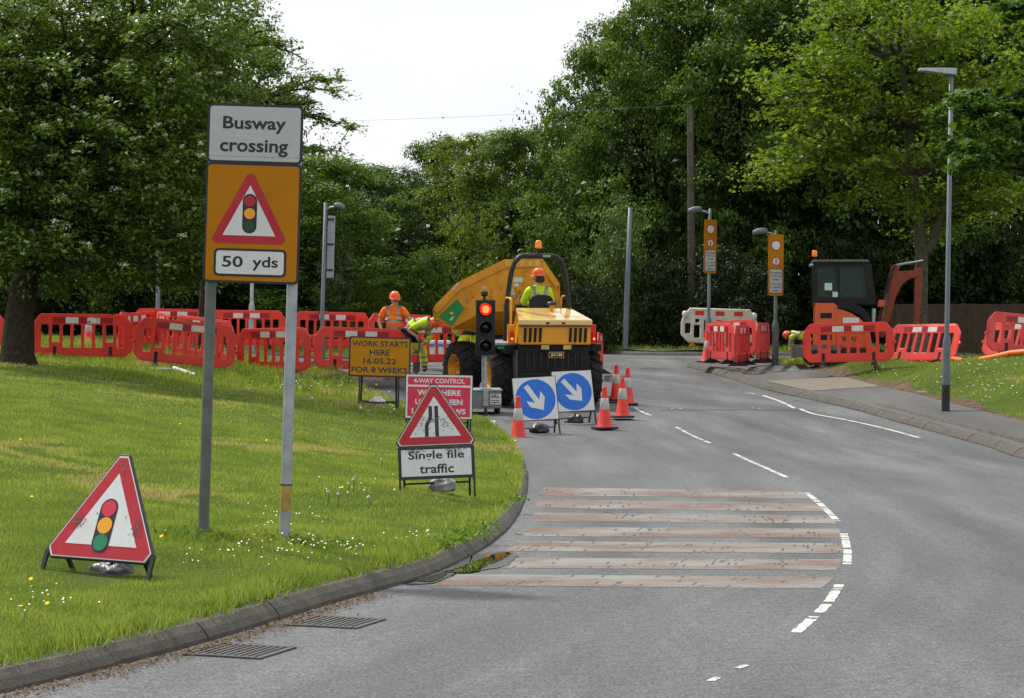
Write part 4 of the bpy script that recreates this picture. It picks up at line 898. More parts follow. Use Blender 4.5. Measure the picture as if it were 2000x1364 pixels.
# pale maple on the right
d2 = 52.0; b2_ = P(1797, 690, d2); b2_ = (b2_.x, b2_.y, float(G(np.array([b2_.x]), np.array([b2_.y]))[0]) - .05)
fk = P(1800, 500, d2); tk = [b2_, tuple(P(1797, 640, d2)), tuple(fk), tuple(P(1795, 430, d2)), tuple(P(1783, 340, d2)), tuple(P(1776, 250, d2)), tuple(P(1760, 120, d2)), tuple(P(1760, 0, d2))]
lim = [(tuple(P(1808, 490, d2)), tuple(P(1890, 300, d2 - .5)), .13, .02), (tuple(P(1850, 400, d2 - .3)), tuple(P(2000, 330, d2)), .07, .05), (tuple(P(1860, 380, d2 - .3)), tuple(P(1960, 130, d2)), .08, .02)]
for px, py, s in [(1490, 330, 4), (1475, 345, 4), (1520, 300, 4), (1560, 340, 4), (1500, 230, 5), (1465, 170, 5), (1490, 150, 5), (1530, 110, 5), (1560, 60, 6), (1600, 20, 6), (1650, 60, 6), (1700, -20, 6), (1760, -60, 6), (1820, 30, 6), (1880, 60, 6), (1600, 200, 5), (1640, 150, 5), (1640, 290, 4), (1600, 330, 4), (1680, 330, 4), (1700, 200, 5), (1560, 210, 5), (1580, 150, 5), (1730, 120, 6), (1830, 140, 5), (1880, 180, 5), (1920, 120, 5), (1950, 220, 5), (1860, 250, 5), (1930, 280, 4), (1960, 350, 3), (1990, 400, 3), (1900, 400, 3), (1840, 330, 4), (1700, 380, 4), (1860, 440, 3), (1940, 390, 3), (2050, 300, 4), (2040, 180, 5), (1980, 50, 6), (1660, 100, 6), (1610, 90, 6), (1545, 260, 5), (1690, 270, 5), (1620, 250, 5), (1750, 300, 4), (1740, 40, 6), (1920, 10, 6), (1510, 190, 5), (1840, 400, 3), (1820, 80, 6), (1780, 200, 5), (1930, 430, 3)]:
    q = P(px, py, d2 + random.uniform(-2.6, 2.2)); lim.append((tk[s], tuple(q), .062, random.uniform(.0, .12)))
limb_tree('pale_maple_tree', 'pale yellow green maple with forked trunk between the excavator and the tall street lamp', b2_, tk, [.25, .18, .17, .14, .12, .1, .06, .02], lim, M['bark_light'], M['leaf_maple'], 12, .13, 32, 3.7, .8, flat=.25, ratio=.85)
rng = np.random.default_rng(79); lb = []
for px, py, n in [(1560, 300, 5), (1640, 330, 5), (1500, 340, 2), (1720, 360, 5), (1540, 190, 6), (1480, 170, 2), (1620, 220, 7), (1600, 120, 7), (1680, 60, 7), (1760, 20, 7), (1700, 160, 7), (1790, 110, 7), (1860, 50, 7), (1850, 180, 7), (1930, 60, 7), (1940, 160, 6), (1880, 280, 5), (1960, 260, 5), (1920, 380, 5), (1980, 400, 4), (1700, 280, 6), (1780, 230, 6), (1640, 20, 5), (1990, 60, 5), (1990, 180, 5), (1850, 430, 3), (1950, 440, 3), (1580, 60, 4), (1820, 350, 4), (1780, 390, 2)]:
    for _ in range(n):
        q = P(px + rng.normal(0, 34), py + rng.normal(0, 22), d2 + rng.uniform(-2.6, 2.4)); r = rng.uniform(.45, .8); lb.append(((q.x, q.y, q.z), (r, r, r * .42)))
p, nn = crown_cloud(rng, lb, 1100, 16, .40)
mt_ = [o for o in bpy.data.objects if o.name == 'pale_maple_tree'][0]; leaves_at(p - np.array(b2_), nn * (1, 1, 1.5), .12, 'leaf_fill', M['leaf_maple'], rng, mt_, .85, .4)
# near branches reaching in from the right
d3 = 34.0; b3 = P(2215, 760, d3); b3 = (b3.x, b3.y, float(G(np.array([b3.x]), np.array([b3.y]))[0]) - .05)
tk = [b3, tuple(P(2215, 600, d3)), tuple(P(2205, 400, d3)), tuple(P(2190, 200, d3)), tuple(P(2180, 0, d3))]
lim = []
for px, py, s in [(1868, 205, 3), (1862, 290, 2), (1870, 315, 2), (1920, 195, 3), (1910, 310, 2), (1950, 230, 3), (1990, 250, 3), (1960, 300, 2), (2000, 60, 4), (1985, 20, 4), (2020, 100, 4), (1900, 240, 3), (2030, 350, 2), (2100, 250, 3), (2080, 150, 4), (2100, 380, 2), (1940, 215, 3), (1985, 310, 2)]:
    q = P(px, py, d3 + random.uniform(-1, 1)); lim.append((tk[s], tuple(q), .05, .05))
limb_tree('overhanging_tree', 'deep green leafy branches reaching in beside the tall street lamp', b3, tk, [.24, .2, .16, .12, .05], lim, M['bark'], M['leaf_near'], 15, .15, 34, 4.2, .5, flat=.3, ratio=.8)

rng = np.random.default_rng(80); lb = []
for px, py in [(1868, 203), (1885, 210), (1905, 205), (1930, 215), (1955, 205), (1975, 235), (1995, 245), (2010, 215), (1866, 297), (1880, 310), (1895, 290), (1915, 308), (1940, 300), (1960, 320), (1990, 305), (2015, 290), (1990, 40), (2000, 20), (1975, 15), (1940, 240), (2000, 270)]:
    for _ in range(2):
        q = P(px + rng.normal(0, 8), py + rng.normal(0, 7), d3 + rng.uniform(-.8, .8)); r = rng.uniform(.16, .27); lb.append(((q.x, q.y, q.z), (r, r, r * .5)))
p, nn = crown_cloud(rng, lb, 170, 22, .40); ot = [o for o in bpy.data.objects if o.name == 'overhanging_tree'][0]
leaves_at(p - np.array(b3), nn * (1, 1, 1.5), .12, 'leaf_fill', M['leaf_near'], rng, ot, .8, .4)
# ---------------------------------------------------------------- signs, cones, barriers, posts
def text(body, w, h, cx, cz, y, m, parent, name='lettering', bold=.012, rot=0, spacing=1.0, xf=None):
    c = bpy.data.curves.new(name, 'FONT'); c.body = body; c.size = 1; c.offset = bold; c.align_x = 'CENTER'; c.space_character = spacing; c.resolution_u = 3; c.extrude = .0
    o = bpy.data.objects.new(name, c); COL.objects.link(o); bpy.context.view_layer.update()
    me = bpy.data.meshes.new_from_object(o.evaluated_get(bpy.context.evaluated_depsgraph_get())); bpy.data.objects.remove(o); bpy.data.curves.remove(c)
    v = np.array([q.co[:] for q in me.vertices]); lo, hi = v.min(0), v.max(0); sx = w / (hi[0] - lo[0]); sz = h / (hi[1] - lo[1])
    x = (v[:, 0] - (lo[0] + hi[0]) / 2) * sx; z = (v[:, 1] - (lo[1] + hi[1]) / 2) * sz; ca, sa = math.cos(rot), math.sin(rot)
    q = np.c_[x * ca - z * sa + cx, np.full(len(x), y), x * sa + z * ca + cz]
    if xf is not None: q = np.array([tuple(xf @ Vector(p)) for p in q])
    me.vertices.foreach_set('co', q.astype(np.float32).ravel()); me.materials.clear(); me.materials.append(m); me.update(); me.name = name
    return link(bpy.data.objects.new(name, me), parent)
def plate(name, poly, y, th, m, parent, bevel=0): return MB().prism(poly, y - th, y).build(name, m, parent, bevel)
def signal_symbol(parent, cx, cz, r, gap, y, dark=False, name='signal_symbol'):
    cap = [(cx + (r + .012) * math.cos(t), cz + gap + (r + .012) * math.sin(t)) for t in np.linspace(0, math.pi, 16)] + [(cx + (r + .012) * math.cos(t), cz - gap + (r + .012) * math.sin(t)) for t in np.linspace(math.pi, 2 * math.pi, 16)]
    s = plate(name, cap, y, .0015, M['black_film'], parent)
    for k, mm, nm in ((1, 'sign_red_dark' if dark else 'sign_crimson', 'red_disc'), (0, 'sign_amber', 'amber_disc'), (-1, 'sign_green_dark' if dark else 'sign_green', 'green_disc')): plate(nm, circ(cx, cz + k * gap, r, 28), y - .0017, .0015, M[mm], s)
    return s
def grd(px, py, d):
    p = P(px, py, d); return (p.x, p.y, p.z)
def stand(name, label, cat, px, py, d, lean=0, roll=0, yaw=0, group=None):
    return thing(name, label, cat, grd(px, py, d), (-R(lean), R(roll), R(yaw)), group)
def legs(t, x, ztop, yb, lean, w=.022, zf=0, inx=.0):
    tl = math.tan(R(lean))
    for s in (-1, 1):
        MB().bar((s * x, .012, ztop), (s * (x + inx), .012, zf - .03), w).build('leg', M['black_metal'], t)
    for s in (-1, 1):
        MB().bar((s * (x - .04), .035, ztop * .95), (s * (x - .04), yb, yb * tl + zf - .03), w).build('leg', M['black_metal'], t)
    m = MB(); z = yb * tl + zf + .09; f = .8
    m.bar((-(x - .04), yb * .86, z), (x - .04, yb * .86, z), .018); m.build('brace', M['black_metal'], t)
def scuffs(t, pts, y, name='grime', m=None):
    vs, fs = [], []
    for cx, cz, sx, sz, n in pts:
        for _ in range(n):
            x, z = random.gauss(cx, sx), random.gauss(cz, sz); a, b = random.uniform(.002, .012), random.uniform(.0015, .005); k = len(vs); j = random.uniform(-.5, .5)
            vs += [(x - a, y, z - b + j * a), (x + a, y, z - b * .3 - j * a), (x + a * .6, y, z + b - j * a), (x - a * .7, y, z + b * .5 + j * a)]; fs.append((k, k + 1, k + 2, k + 3))
    MB().add(vs, fs).build(name, m or M['dirt_scuff'], t)
# 1 tall busway sign on two poles
t = thing('busway_sign', 'tall road sign reading Busway crossing 50 yds on two leaning grey poles', 'road sign', grd(474, 1054, 14.3), (0, R(1.75), 0))
Zb, Zt, W2 = 1.79, 3.04, .334; zm = Zb + (Zt - Zb) * .670
bd = plate('back_board', rrect(-W2 + .01, Zb + .01, W2 - .01, Zt - .01, .03), .02, .012, M['grey_paint'], t)
p1 = plate('white_panel', rrect(-W2, zm + .002, W2, Zt, .035), .006, .006, M['black_film'], t)
plate('panel_face', rrect(-W2 + .018, zm + .016, W2 - .018, Zt - .018, .022), -.0005, .0015, M['sign_white'], p1)
text('Busway', .44, .115, -.005, Zt - .145, -.0035, M['black_film'], p1, bold=.022); text('crossing', .475, .118, -.005, Zt - .305, -.0035, M['black_film'], p1, bold=.022)
MB().box((0, -.0022, zm + .045), (.63, .001, .002)).build('seam', M['dirt_scuff'], p1)
p2 = plate('yellow_panel', rrect(-W2, Zb, W2, zm - .002, .03), .006, .006, M['black_film'], t)
plate('panel_face', rrect(-W2 + .016, Zb + .016, W2 - .016, zm - .016, .022), -.0005, .0015, M['sign_yellow'], p2)
tri = [(-.298, Zb + .275), (.255, Zb + .275), (-.02, Zb + .805)]
plate('red_border', rpoly(tri, .034), -.0022, .0015, M['sign_red'], p2); plate('white_triangle', inset_tri(tri, .056), -.004, .0015, M['sign_white_clean'], p2)
signal_symbol(p2, -.02, Zb + .485, .038, .088, -.0058, True)
plate('distance_plate', rrect(-.262, Zb + .045, .245, Zb + .24, .035), -.0022, .0015, M['black_film'], p2); plate('plate_face', rrect(-.245, Zb + .062, .228, Zb + .223, .022), -.004, .0015, M['sign_white_clean'], p2)
text('50', .145, .078, -.13, Zb + .148, -.0062, M['black_film'], p2, bold=.02); text('yds', .18, .098, .098, Zb + .138, -.0062, M['black_film'], p2, bold=.02)
for x, mm, lab in ((-.285, 'green_grey_paint', 'greenish grey pole'), (.285, 'galv', 'galvanised grey pole with a yellow band')):
    o = MB().tube([(x, .062, -.35), (x, .062, Zt - .08)], .038, 18).build('pole', M[mm], t); o['label'] = lab
    if x > 0:
        MB().tube([(x, .062, .20), (x, .062, .385)], .0388, 18).build('band', mat('faded_yellow_band', (.36, .25, .06), .7, var=.3, scale=20, grime=.4), o)
        MB().tube([(x, .062, .385), (x, .062, .393)], .043, 18).build('strap', M['black_metal'], o)
for z in (Zb + .12, Zb + .7, Zt - .15): MB().box((0, .028, z), (.62, .014, .035)).build('bracket', M['galv'], t)
# 2 triangle sign at the front
def tri_sign(name, label, px, py, d, lean, roll, yaw, side, zb, ch, group=None, h=None):
    t = stand(name, label, 'road sign', px, py, d, lean, roll, yaw, group); H = h or side * .866
    tri = [(-side / 2, zb), (side / 2, zb), (0, zb + H)]
    fr = plate('frame', chamfer(tri, ch), .03, .03, M['black_metal'], t, .004)
    ti = inset_tri(tri, .010); f0 = plate('sign_face', chamfer(ti, ch * .9), -.0005, .0015, M['sign_white_clean'], t)
    plate('red_border', chamfer(inset_tri(tri, .017), ch * .86), -.0022, .0015, M['sign_red'], f0)
    return t, f0, tri
t, f0, tri = tri_sign('warning_sign', 'red and white triangle sign showing a traffic light on the near grass', 168, 1174, 12.7, 23, 1.0, -26, .89, .262, .075)
wi = inset_tri(tri, .098); plate('white_triangle', wi, -.004, .0015, M['sign_white_clean'], f0)
signal_symbol(f0, -.005, .49, .054, .112, -.0058)
scuffs(f0, [(-.22, .505, .03, .02, 60), (.24, .475, .018, .03, 60), (.02, .88, .02, .02, 14), (0, .585, .15, .15, 16)], -.0078)
tl = math.tan(R(23))
for s, x in ((-1, -.405), (1, .405)): MB().bar((x, .012, .32), (x * 1.02, .012, -.03), .026, .02).build('leg', M['black_metal'], t)
for s, x in ((-1, -.30), (1, .30)): MB().bar((x, .04, .33), (x, .34, .34 * tl - .03), .026, .02).build('leg', M['black_metal'], t)
MB().bar((-.30, .30, .34 * tl + .06), (.30, .30, .34 * tl + .06), .02).build('brace', M['black_metal'], t)
# 3 single file sign
t, f0, tri = tri_sign('warning_sign', 'road narrows triangle above a white plate reading Single file traffic', 855, 967, 19, 8, -2.2, 3, .80, .455, .055, h=.63)
plate('white_triangle', inset_tri(tri, .088), -.004, .0015, M['sign_white_clean'], f0)
y = -.0058
plate('road_symbol', [(-.095, .545), (-.062, .545), (-.062, .625), (-.058, .655), (-.03, .70), (-.022, .725), (-.022, .83), (-.055, .83), (-.055, .735), (-.062, .71), (-.088, .67), (-.095, .64)], y, .0015, M['black_film'], f0)
plate('road_symbol', [(.0, .545), (.034, .545), (.034, .83), (.0, .83)], y, .0015, M['black_film'], f0)
pt = plate('cover_patch', rrect(.036, .548, .086, .735, .004), y, .002, M['sign_white_clean'], f0)
scuffs(f0, [(-.03, .7, .05, .015, 40), (.06, .7, .06, .015, 30), (-.13, .67, .03, .03, 26), (.12, .66, .03, .03, 26), (0, .6, .12, .05, 24)], -.0085)
sp = plate('text_plate', rrect(-.355, .15, .355, .450, .01), .005, .02, M['black_film'], t); plate('plate_face', rrect(-.325, .178, .325, .425, .006), -.0155, .0015, M['sign_white_clean'], sp)
text('Single file', .52, .098, .0, .362, -.0178, M['black_film'], sp, bold=.02); text('traffic', .32, .088, .0, .245, -.0178, M['black_film'], sp, bold=.02)
scuffs(sp, [(-.2, .415, .06, .012, 60), (.18, .42, .06, .012, 70)], -.0195)
legs(t, .345, .2, .28, 8, .02, inx=.0)
# 4 four way control
t = stand('information_sign', 'red sign reading 4-WAY CONTROL WAIT HERE UNTIL GREEN LIGHT SHOWS', 'road sign', 856, 838, 32, 6, 1.2, 2)
b = plate('frame', rrect(-.53, .15, .53, .855, .01), .012, .025, M['black_metal'], t); plate('sign_face', rrect(-.518, .162, .518, .843, .008), -.0135, .0015, M['sign_white_clean'], b)
plate('red_panel', rrect(-.49, .685, .49, .815, .01), -.0152, .0015, M['sign_crimson'], b); plate('red_panel', rrect(-.49, .19, .49, .655, .01), -.0152, .0015, M['sign_crimson'], b)
text('4-WAY CONTROL', .80, .075, 0, .75, -.0175, M['sign_white_clean'], b, bold=.02)
for k, (s, w) in enumerate((('WAIT HERE', .68), ('UNTIL GREEN', .74), ('LIGHT SHOWS', .84))): text(s, w, .088, 0, .565 - k * .145, -.0175, M['sign_white_clean'], b, bold=.03)
legs(t, .5, .3, .3, 6, .028)
# 5 work starts
t = stand('information_sign', 'yellow sign reading WORK STARTS HERE 16.05.22 FOR 8 WEEKS on black legs', 'road sign', 739, 799, 35, 4, 1.6, 4)
b = plate('frame', rrect(-.528, .545, .528, 1.235, .03), .012, .02, M['black_film'], t); plate('sign_face', rrect(-.50, .572, .50, 1.208, .02), -.0085, .0015, M['sign_ochre'], b)
for s, w, z in (('WORK STARTS', .95, 1.112), ('HERE', .345, .965), ('16.05.22', .56, .818), ('FOR 8 WEEKS', .955, .665)): text(s, w, .098, 0, z, -.0108, M['black_film'], b, bold=.022)
m = MB()
for x, z in ((-.12, 1.17), (.17, 1.17), (-.12, .93), (.2, .9), (-.14, .6), (.2, .6)): m.box((x, -.011, z), (.012, .004, .03))
m.build('rivets', M['galv'], b)
for s in (-1, 1):
    MB().bar((s * .33, .02, .62), (s * .34, .02, -.05), .03).build('leg', M['black_metal'], t); MB().bar((s * .29, .04, .62), (s * .31, .36, -.02), .03).build('leg', M['black_metal'], t)
m = MB(); m.bar((-.34, .02, .11), (.34, .02, .11), .028); m.build('brace', M['black_metal'], t); MB().bar((-.31, .32, .14), (.31, .32, .14), .028).build('brace', M['black_metal'], t)
# 6 blue arrow signs
for lab, px, py, d, lean, roll, yaw, zb in (('blue keep right arrow sign behind the near cone, the nearer of two', 1052, 849, 35.2, 13, -3, 9, .245), ('blue keep right arrow sign close behind the dumper, the farther of two', 1126, 829, 37.4, 13, -2.4, 14, .235)):
    t = stand('keep_right_sign', lab, 'road sign', px, py, d, lean, roll, yaw, 'blue keep right signs'); s = .385
    b = plate('frame', rrect(-s, zb, s, zb + 2 * s, .012), .02, .025, M['black_metal'], t); plate('sign_face', rrect(-s + .012, zb + .012, s - .012, zb + 2 * s - .012, .008), -.0055, .0015, M['sign_white_clean'], b)
    cz = zb + s - .01; plate('blue_disc', circ(0, cz, .35, 48), -.0072, .0015, M['sign_blue'], b)
    ar = [(-.045, .285), (.045, .285), (.045, -.045), (.155, .065), (.155, -.065), (0, -.235), (-.155, -.065), (-.155, .065), (-.045, -.045)]
    a = R(32 if px < 1100 else 40); ar = [(x * math.cos(a) - z * math.sin(a), x * math.sin(a) + z * math.cos(a) + cz) for x, z in ar]
    plate('white_arrow', ar, -.0089, .0015, M['sign_white_clean'], b)
    scuffs(b, [(0, cz, .2, .2, 30), (-.25, cz + .1, .05, .1, 14)], -.0107)
    legs(t, s - .01, zb + .1, .36, lean, .026)
# sandbags
def sack(name, label, px, py, d, dims, m, yaw=0, tail=True, seed=0, cat='sandbag'):
    rng = np.random.default_rng(seed); t = thing(name, label, cat, grd(px, py, d), (0, 0, R(yaw)), 'sandbags weighing down the signs'); vs, fs = [], []; nu, nv = 28, 16
    ph = rng.uniform(0, 6, 8)
    for j in range(nv + 1):
        v = math.pi * j / nv
        for i in range(nu):
            u = 2 * math.pi * i / nu; x, y, z = math.sin(v) * math.cos(u), math.sin(v) * math.sin(u), math.cos(v)
            k = 1 + .09 * math.sin(3 * u + ph[0] + 2 * v) + .07 * math.sin(5 * u + ph[1] - 3 * v) + .05 * math.sin(9 * v + ph[2] + 2 * u) + .03 * math.sin(13 * u + ph[3])
            z2 = z * k; z2 = max(z2, -.55); vs.append((x * k * dims[0] / 2, y * k * dims[1] / 2, (z2 + .55) * dims[2] / 1.55))
    for j in range(nv):
        for i in range(nu): fs.append((j * nu + i, j * nu + (i + 1) % nu, (j + 1) * nu + (i + 1) % nu, (j + 1) * nu + i))
    MB().add(vs, fs, smooth=True).build('bag', m, t)
    if tail:
        mb = MB(); a = dims[0] / 2
        mb.tube([(a * .8, 0, dims[2] * .4), (a * 1.02, -.01, dims[2] * .3), (a * 1.12, -.02, dims[2] * .22), (a * 1.3, -.02, dims[2] * .25), (a * 1.45, -.05, dims[2] * .2)], [dims[2] * .3, dims[2] * .14, .02, dims[2] * .17, .02], 9)
        mb.build('tied_neck', m, t)
    return t
sack('sandbag', 'dark grey shiny sack lying under the near triangle sign', 220, 1158, 12.95, (.37, .24, .19), M['sack_black'], -14, True, 1)
sack('sandbag', 'silver grey sack under the Single file traffic sign', 866, 960, 19.3, (.25, .2, .14), M['sack_grey'], 0, False, 2)
sack('sandbag', 'pale woven sack across the legs of the yellow works sign', 737, 795, 35.15, (.29, .22, .17), M['sack_white'], 0, False, 3)
sack('sandbag', 'black sack under the blue arrow sign behind the near cone', 1053, 845, 35.5, (.34, .25, .15), M['sack_black'], 0, False, 4)
sack('sandbag', 'black sack with trailing neck under the blue arrow sign close to the dumper', 1125, 829, 37.7, (.28, .25, .19), M['sack_black'], 180, True, 5)
# cones
def cone_proto():
    t = thing('traffic_cone', '', 'traffic cone', group='red and white traffic cones')
    MB().prism([(x, z) for x, z in rrect(-.195, -.195, .195, .195, .06)], 0, .035, Matrix.Rotation(R(90), 4, 'X')).build('base', M['rubber'], t, .008)
    MB().lathe([(.155, .034), (.150, .05), (.128, .07), (.036, .72), (.036, .725), (.030, .75), (.018, .752), (.018, .74)], 24).build('cone_body', M['cone_red'], t)
    MB().lathe([(.0905, .345), (.092, .347), (.0655, .545), (.064, .547)], 24).build('sleeve', M['cone_white'], t); return t
c0 = cone_proto(); first = True
for lab, px, py, d, rot in (('traffic cone with a torn white sleeve at the tip of the verge', 1012, 861, 34.6, .3), ('traffic cone standing beside the farther blue arrow sign', 1181, 838, 36.2, .5), ('traffic cone behind the one beside the blue arrow signs, whole in view', 1216, 816, 38.3, .2),
                            ('farthest traffic cone of the four beside the dumper wheel', 1204, 783, 42.2, .4), ('traffic cone half hidden behind another cone on the carriageway', 1226, 791, 41.4, .1), ('traffic cone leaning on the red barrier pen at the footway corner', 1379, 709, 51.0, .2),
                            ('single traffic cone seen through the slots of the barrier by the flowering tree', 173, 678, 47.5, .3), ('small distant traffic cone glimpsed past the traffic light head', 978, 671, 56.0, .1)):
    o = c0 if first else copy_tree(c0); first = False
    o['label'] = lab; o.location = grd(px, py, d); o.rotation_euler = (0, R(4) if '1379' == str(px) else 0, rot)
# barriers
def barrier_mesh(Lh=1.0, mats=('red_plastic', 'dark_red', 'white_film')):
    t = thing('plastic_barrier', '', 'road barrier', group='red plastic road barriers')
    out = [(-Lh, .24), (-Lh + .13, .12), (Lh - .13, .12), (Lh, .24), (Lh, .76), (Lh - .15, .95), (-Lh + .15, .95), (-Lh, .76)]
    holes = []
    for k in range(8):
        cx = (-.77 + .22 * k) * Lh; lo = .39 if k in (1, 6) else .28; holes.append(rrect(cx - .077 * Lh, lo, cx + .077 * Lh, .755, .025, 3))
    MB().holed(out, holes, -.022, .022).build('panel', M[mats[0]], t, .007, 2)
    m = MB()   # raised rim along the outline
    for i in range(8):
        a, b = out[i], out[(i + 1) % 8]; m.bar((a[0], 0, a[1]), (b[0], 0, b[1]), .06, .035, (0, 1, 0) if abs(a[1] - b[1]) < .01 else (0, 1, 0))
    m.build('rim', M[mats[0]], t, .008, 2)
    for s in (-1, 1):
        b = MB(); b.box((0, s * .0235, .845), (1.22 * Lh, .003, .125)); b.build('reflective_band', M[mats[1]], t)
        for x in (-.22, .22): MB().box((x * Lh, s * .0265, .845), (.26 * Lh, .003, .125)).build('white_patch', M[mats[2]], t)
    for x in (-.57, .57):
        b = MB(); b.prism([(x * Lh - .035, .30), (x * Lh + .035, .30), (x * Lh + .03, .10), (x * Lh - .03, .10)], -.03, .03)
        b.add([(x * Lh - .05, -.26, 0), (x * Lh + .05, -.26, 0), (x * Lh + .05, .26, 0), (x * Lh - .05, .26, 0), (x * Lh - .035, -.06, .12), (x * Lh + .035, -.06, .12), (x * Lh + .035, .06, .12), (x * Lh - .035, .06, .12)], [(0, 1, 2, 3), (4, 5, 6, 7), (0, 1, 5, 4), (1, 2, 6, 5), (2, 3, 7, 6), (3, 0, 4, 7)]).build('foot', M['rubber'], t)
    for s in (-1, 1): MB().box((s * (Lh + .035), 0, .52 if s > 0 else .47), (.09, .035, .07)).build('hook', M[mats[0]], t, .008)
    return t
bp_, sp_ = barrier_mesh(), barrier_mesh(1.0, ('sky_sheen_red', 'dark_red', 'white_film')); used = {'b': False, 's': False}
def barrier(lab, pxl, pxr, pyl, pyr, d, sgn=1, kind='b', lean=0, full=None, zoff=.12):
    proto = bp_ if kind == 'b' else sp_; o = copy_tree(proto) if used[kind] else proto; used[kind] = True
    L_ = 2.04; app = (pxr - pxl) / F * d; yaw = sgn * math.acos(min(1, app / L_)) if full is None else R(full)
    px, py = (pxl + pxr) / 2, (pyl + pyr) / 2; p = P(px, py, d)
    o['label'] = lab; o.location = (p.x, p.y, p.z - zoff); o.rotation_euler = (-R(lean), math.asin(max(-.3, min(.3, (pyr - pyl) / F * d / L_))) if full is None else R(0), yaw); return o
barrier('red barrier at the picture edge behind the flowering tree trunk', -176, 12, 690, 693, 43.5, 1)
barrier('red barrier standing level just right of the flowering tree trunk', 68, 254, 693, 695, 42.8, 1)
barrier('red barrier tilted down to one side before the crowded pen of barriers', 262, 452, 700, 719, 41.8, 1)
barrier('red barrier second behind the tilted one, its top edge sloping past the sign pole', 326, 462, 692, 708, 43.4, -1)
barrier('red barrier seen nearly end on at the corner of the crowded pen', 249, 262, 686, 690, 45.2, 1)
barrier('red barrier angled away behind the tilted one, with two white patches showing', 252, 292, 690, 681, 45.6, 1)
barrier('red barrier angled toward the camera behind the tilted one, meeting it at the pen corner', 291, 344, 681, 692, 45.9, -1)
barrier('red barrier in the far row across the side road, near the grey lamp column', 264, 412, 668, 670, 52.6, 1)
barrier('red barrier in the far row across the side road, seen between the sign poles', 404, 558, 671, 673, 52.4, -1)
barrier('red barrier in the far row behind the column that carries the sign back', 575, 720, 674, 677, 52.2, 1)
barrier('red barrier between the two legs of the tall busway sign', 457, 612, 722, 721, 42.8, -1)
barrier('red barrier rising behind the yellow works sign', 616, 790, 717, 722, 43.6, 1)
barrier('red barrier at the end of the far row behind the orange clad worker', 722, 846, 678, 682, 52.0, 1)
barrier('red barrier behind the bending worker and the front wheel of the dumper', 760, 912, 706, 705, 48.0, 1)
barrier('red barrier whose top corner shows under the lip of the dumper skip', 846, 985, 690, 691, 54.0, -1)
barrier('red barrier standing almost edge on beyond the rear corner of the dumper', 1164, 1180, 719, 722, 49.0, 1)
barrier('red barrier standing in front of the excavator tracks', 1574, 1742, 707, 702, 46.6, -1)
o = barrier('red barrier leaning over backwards beside the excavator', 1738, 1846, 701, 703, 46.8, 1, lean=20, full=-50)
barrier('pinkish red barrier of the footway pen touching the leaning cone', 1384, 1427, 699, 702, 50.2, -1, 's')
barrier('pinkish red barrier at the front corner of the footway pen', 1426, 1473, 706, 703, 49.6, 1, 's')
barrier('pinkish red barrier of the footway pen beside the yellow signed post', 1468, 1512, 700, 699, 50.0, 1, 's')
barrier('pinkish red barrier closing the back of the footway pen', 1392, 1470, 693, 690, 52.2, -1, 's')
o = barrier('pinkish red barrier propped upright on the stack at the right hand picture edge', 1965, 2060, 688, 694, 45.4, 1, 's', lean=6)
o.rotation_euler = (-R(6), R(6), R(4))
o = barrier('red barrier lying tilted against the stack of barriers near the orange duct', 1945, 2047, 690, 694, 45.9, 1, lean=30, full=-38)
# white barrier
t = thing('plastic_barrier', 'dirty white barrier with red patches by the wood edge', 'road barrier', (P(1404, 668, 54).x, 54, P(1404, 668, 54).z - .13), (0, R(1.5), R(8)), 'white plastic barriers'); L_ = 1.0
out = [(-L_, .3), (-L_ + .18, .12), (L_ - .18, .12), (L_, .3), (L_, .62), (L_ - .05, .78), (L_ - .2, .97), (-L_ + .2, .97), (-L_ + .05, .78), (-L_, .62)]
holes = [rrect(-.93, .33, -.77, .60, .03, 3), rrect(-.69, .22, -.52, .56, .03, 3), rrect(-.66, .62, -.54, .72, .02, 3), rrect(-.42, .24, -.22, .70, .03, 3), rrect(-.1, .24, .1, .70, .03, 3), rrect(.22, .24, .42, .70, .03, 3), rrect(.52, .22, .69, .66, .03, 3), rrect(.77, .33, .93, .60, .03, 3)]
MB().holed(out, holes, -.03, .03).build('panel', M['white_plastic'], t, .012, 2)
m = MB(); m.tube([(x, 0, z) for x, z in out] + [(out[0][0], 0, out[0][1])], .038, 8); m.build('rim', M['white_plastic'], t)
for x in (-.55, 0, .5): MB().box((x, -.032, .875), (.24, .004, .12)).build('red_patch', M['cone_red'], t)
for s in (-1, 1): MB().lathe([(.001, .1), (.07, .07), (.085, 0), (.07, -.06), (.05, -.1)], 12, Matrix.Translation((s * .93, 0, .83))).build('coupling_hook', M['white_plastic'], t)
for s in (-.72, .7):
    MB().box((s, 0, .06), (.07, .35, .12), taper=(.8, .4)).build('foot', M['sign_yellow'] if s < 0 else M['rubber'], t, .01)
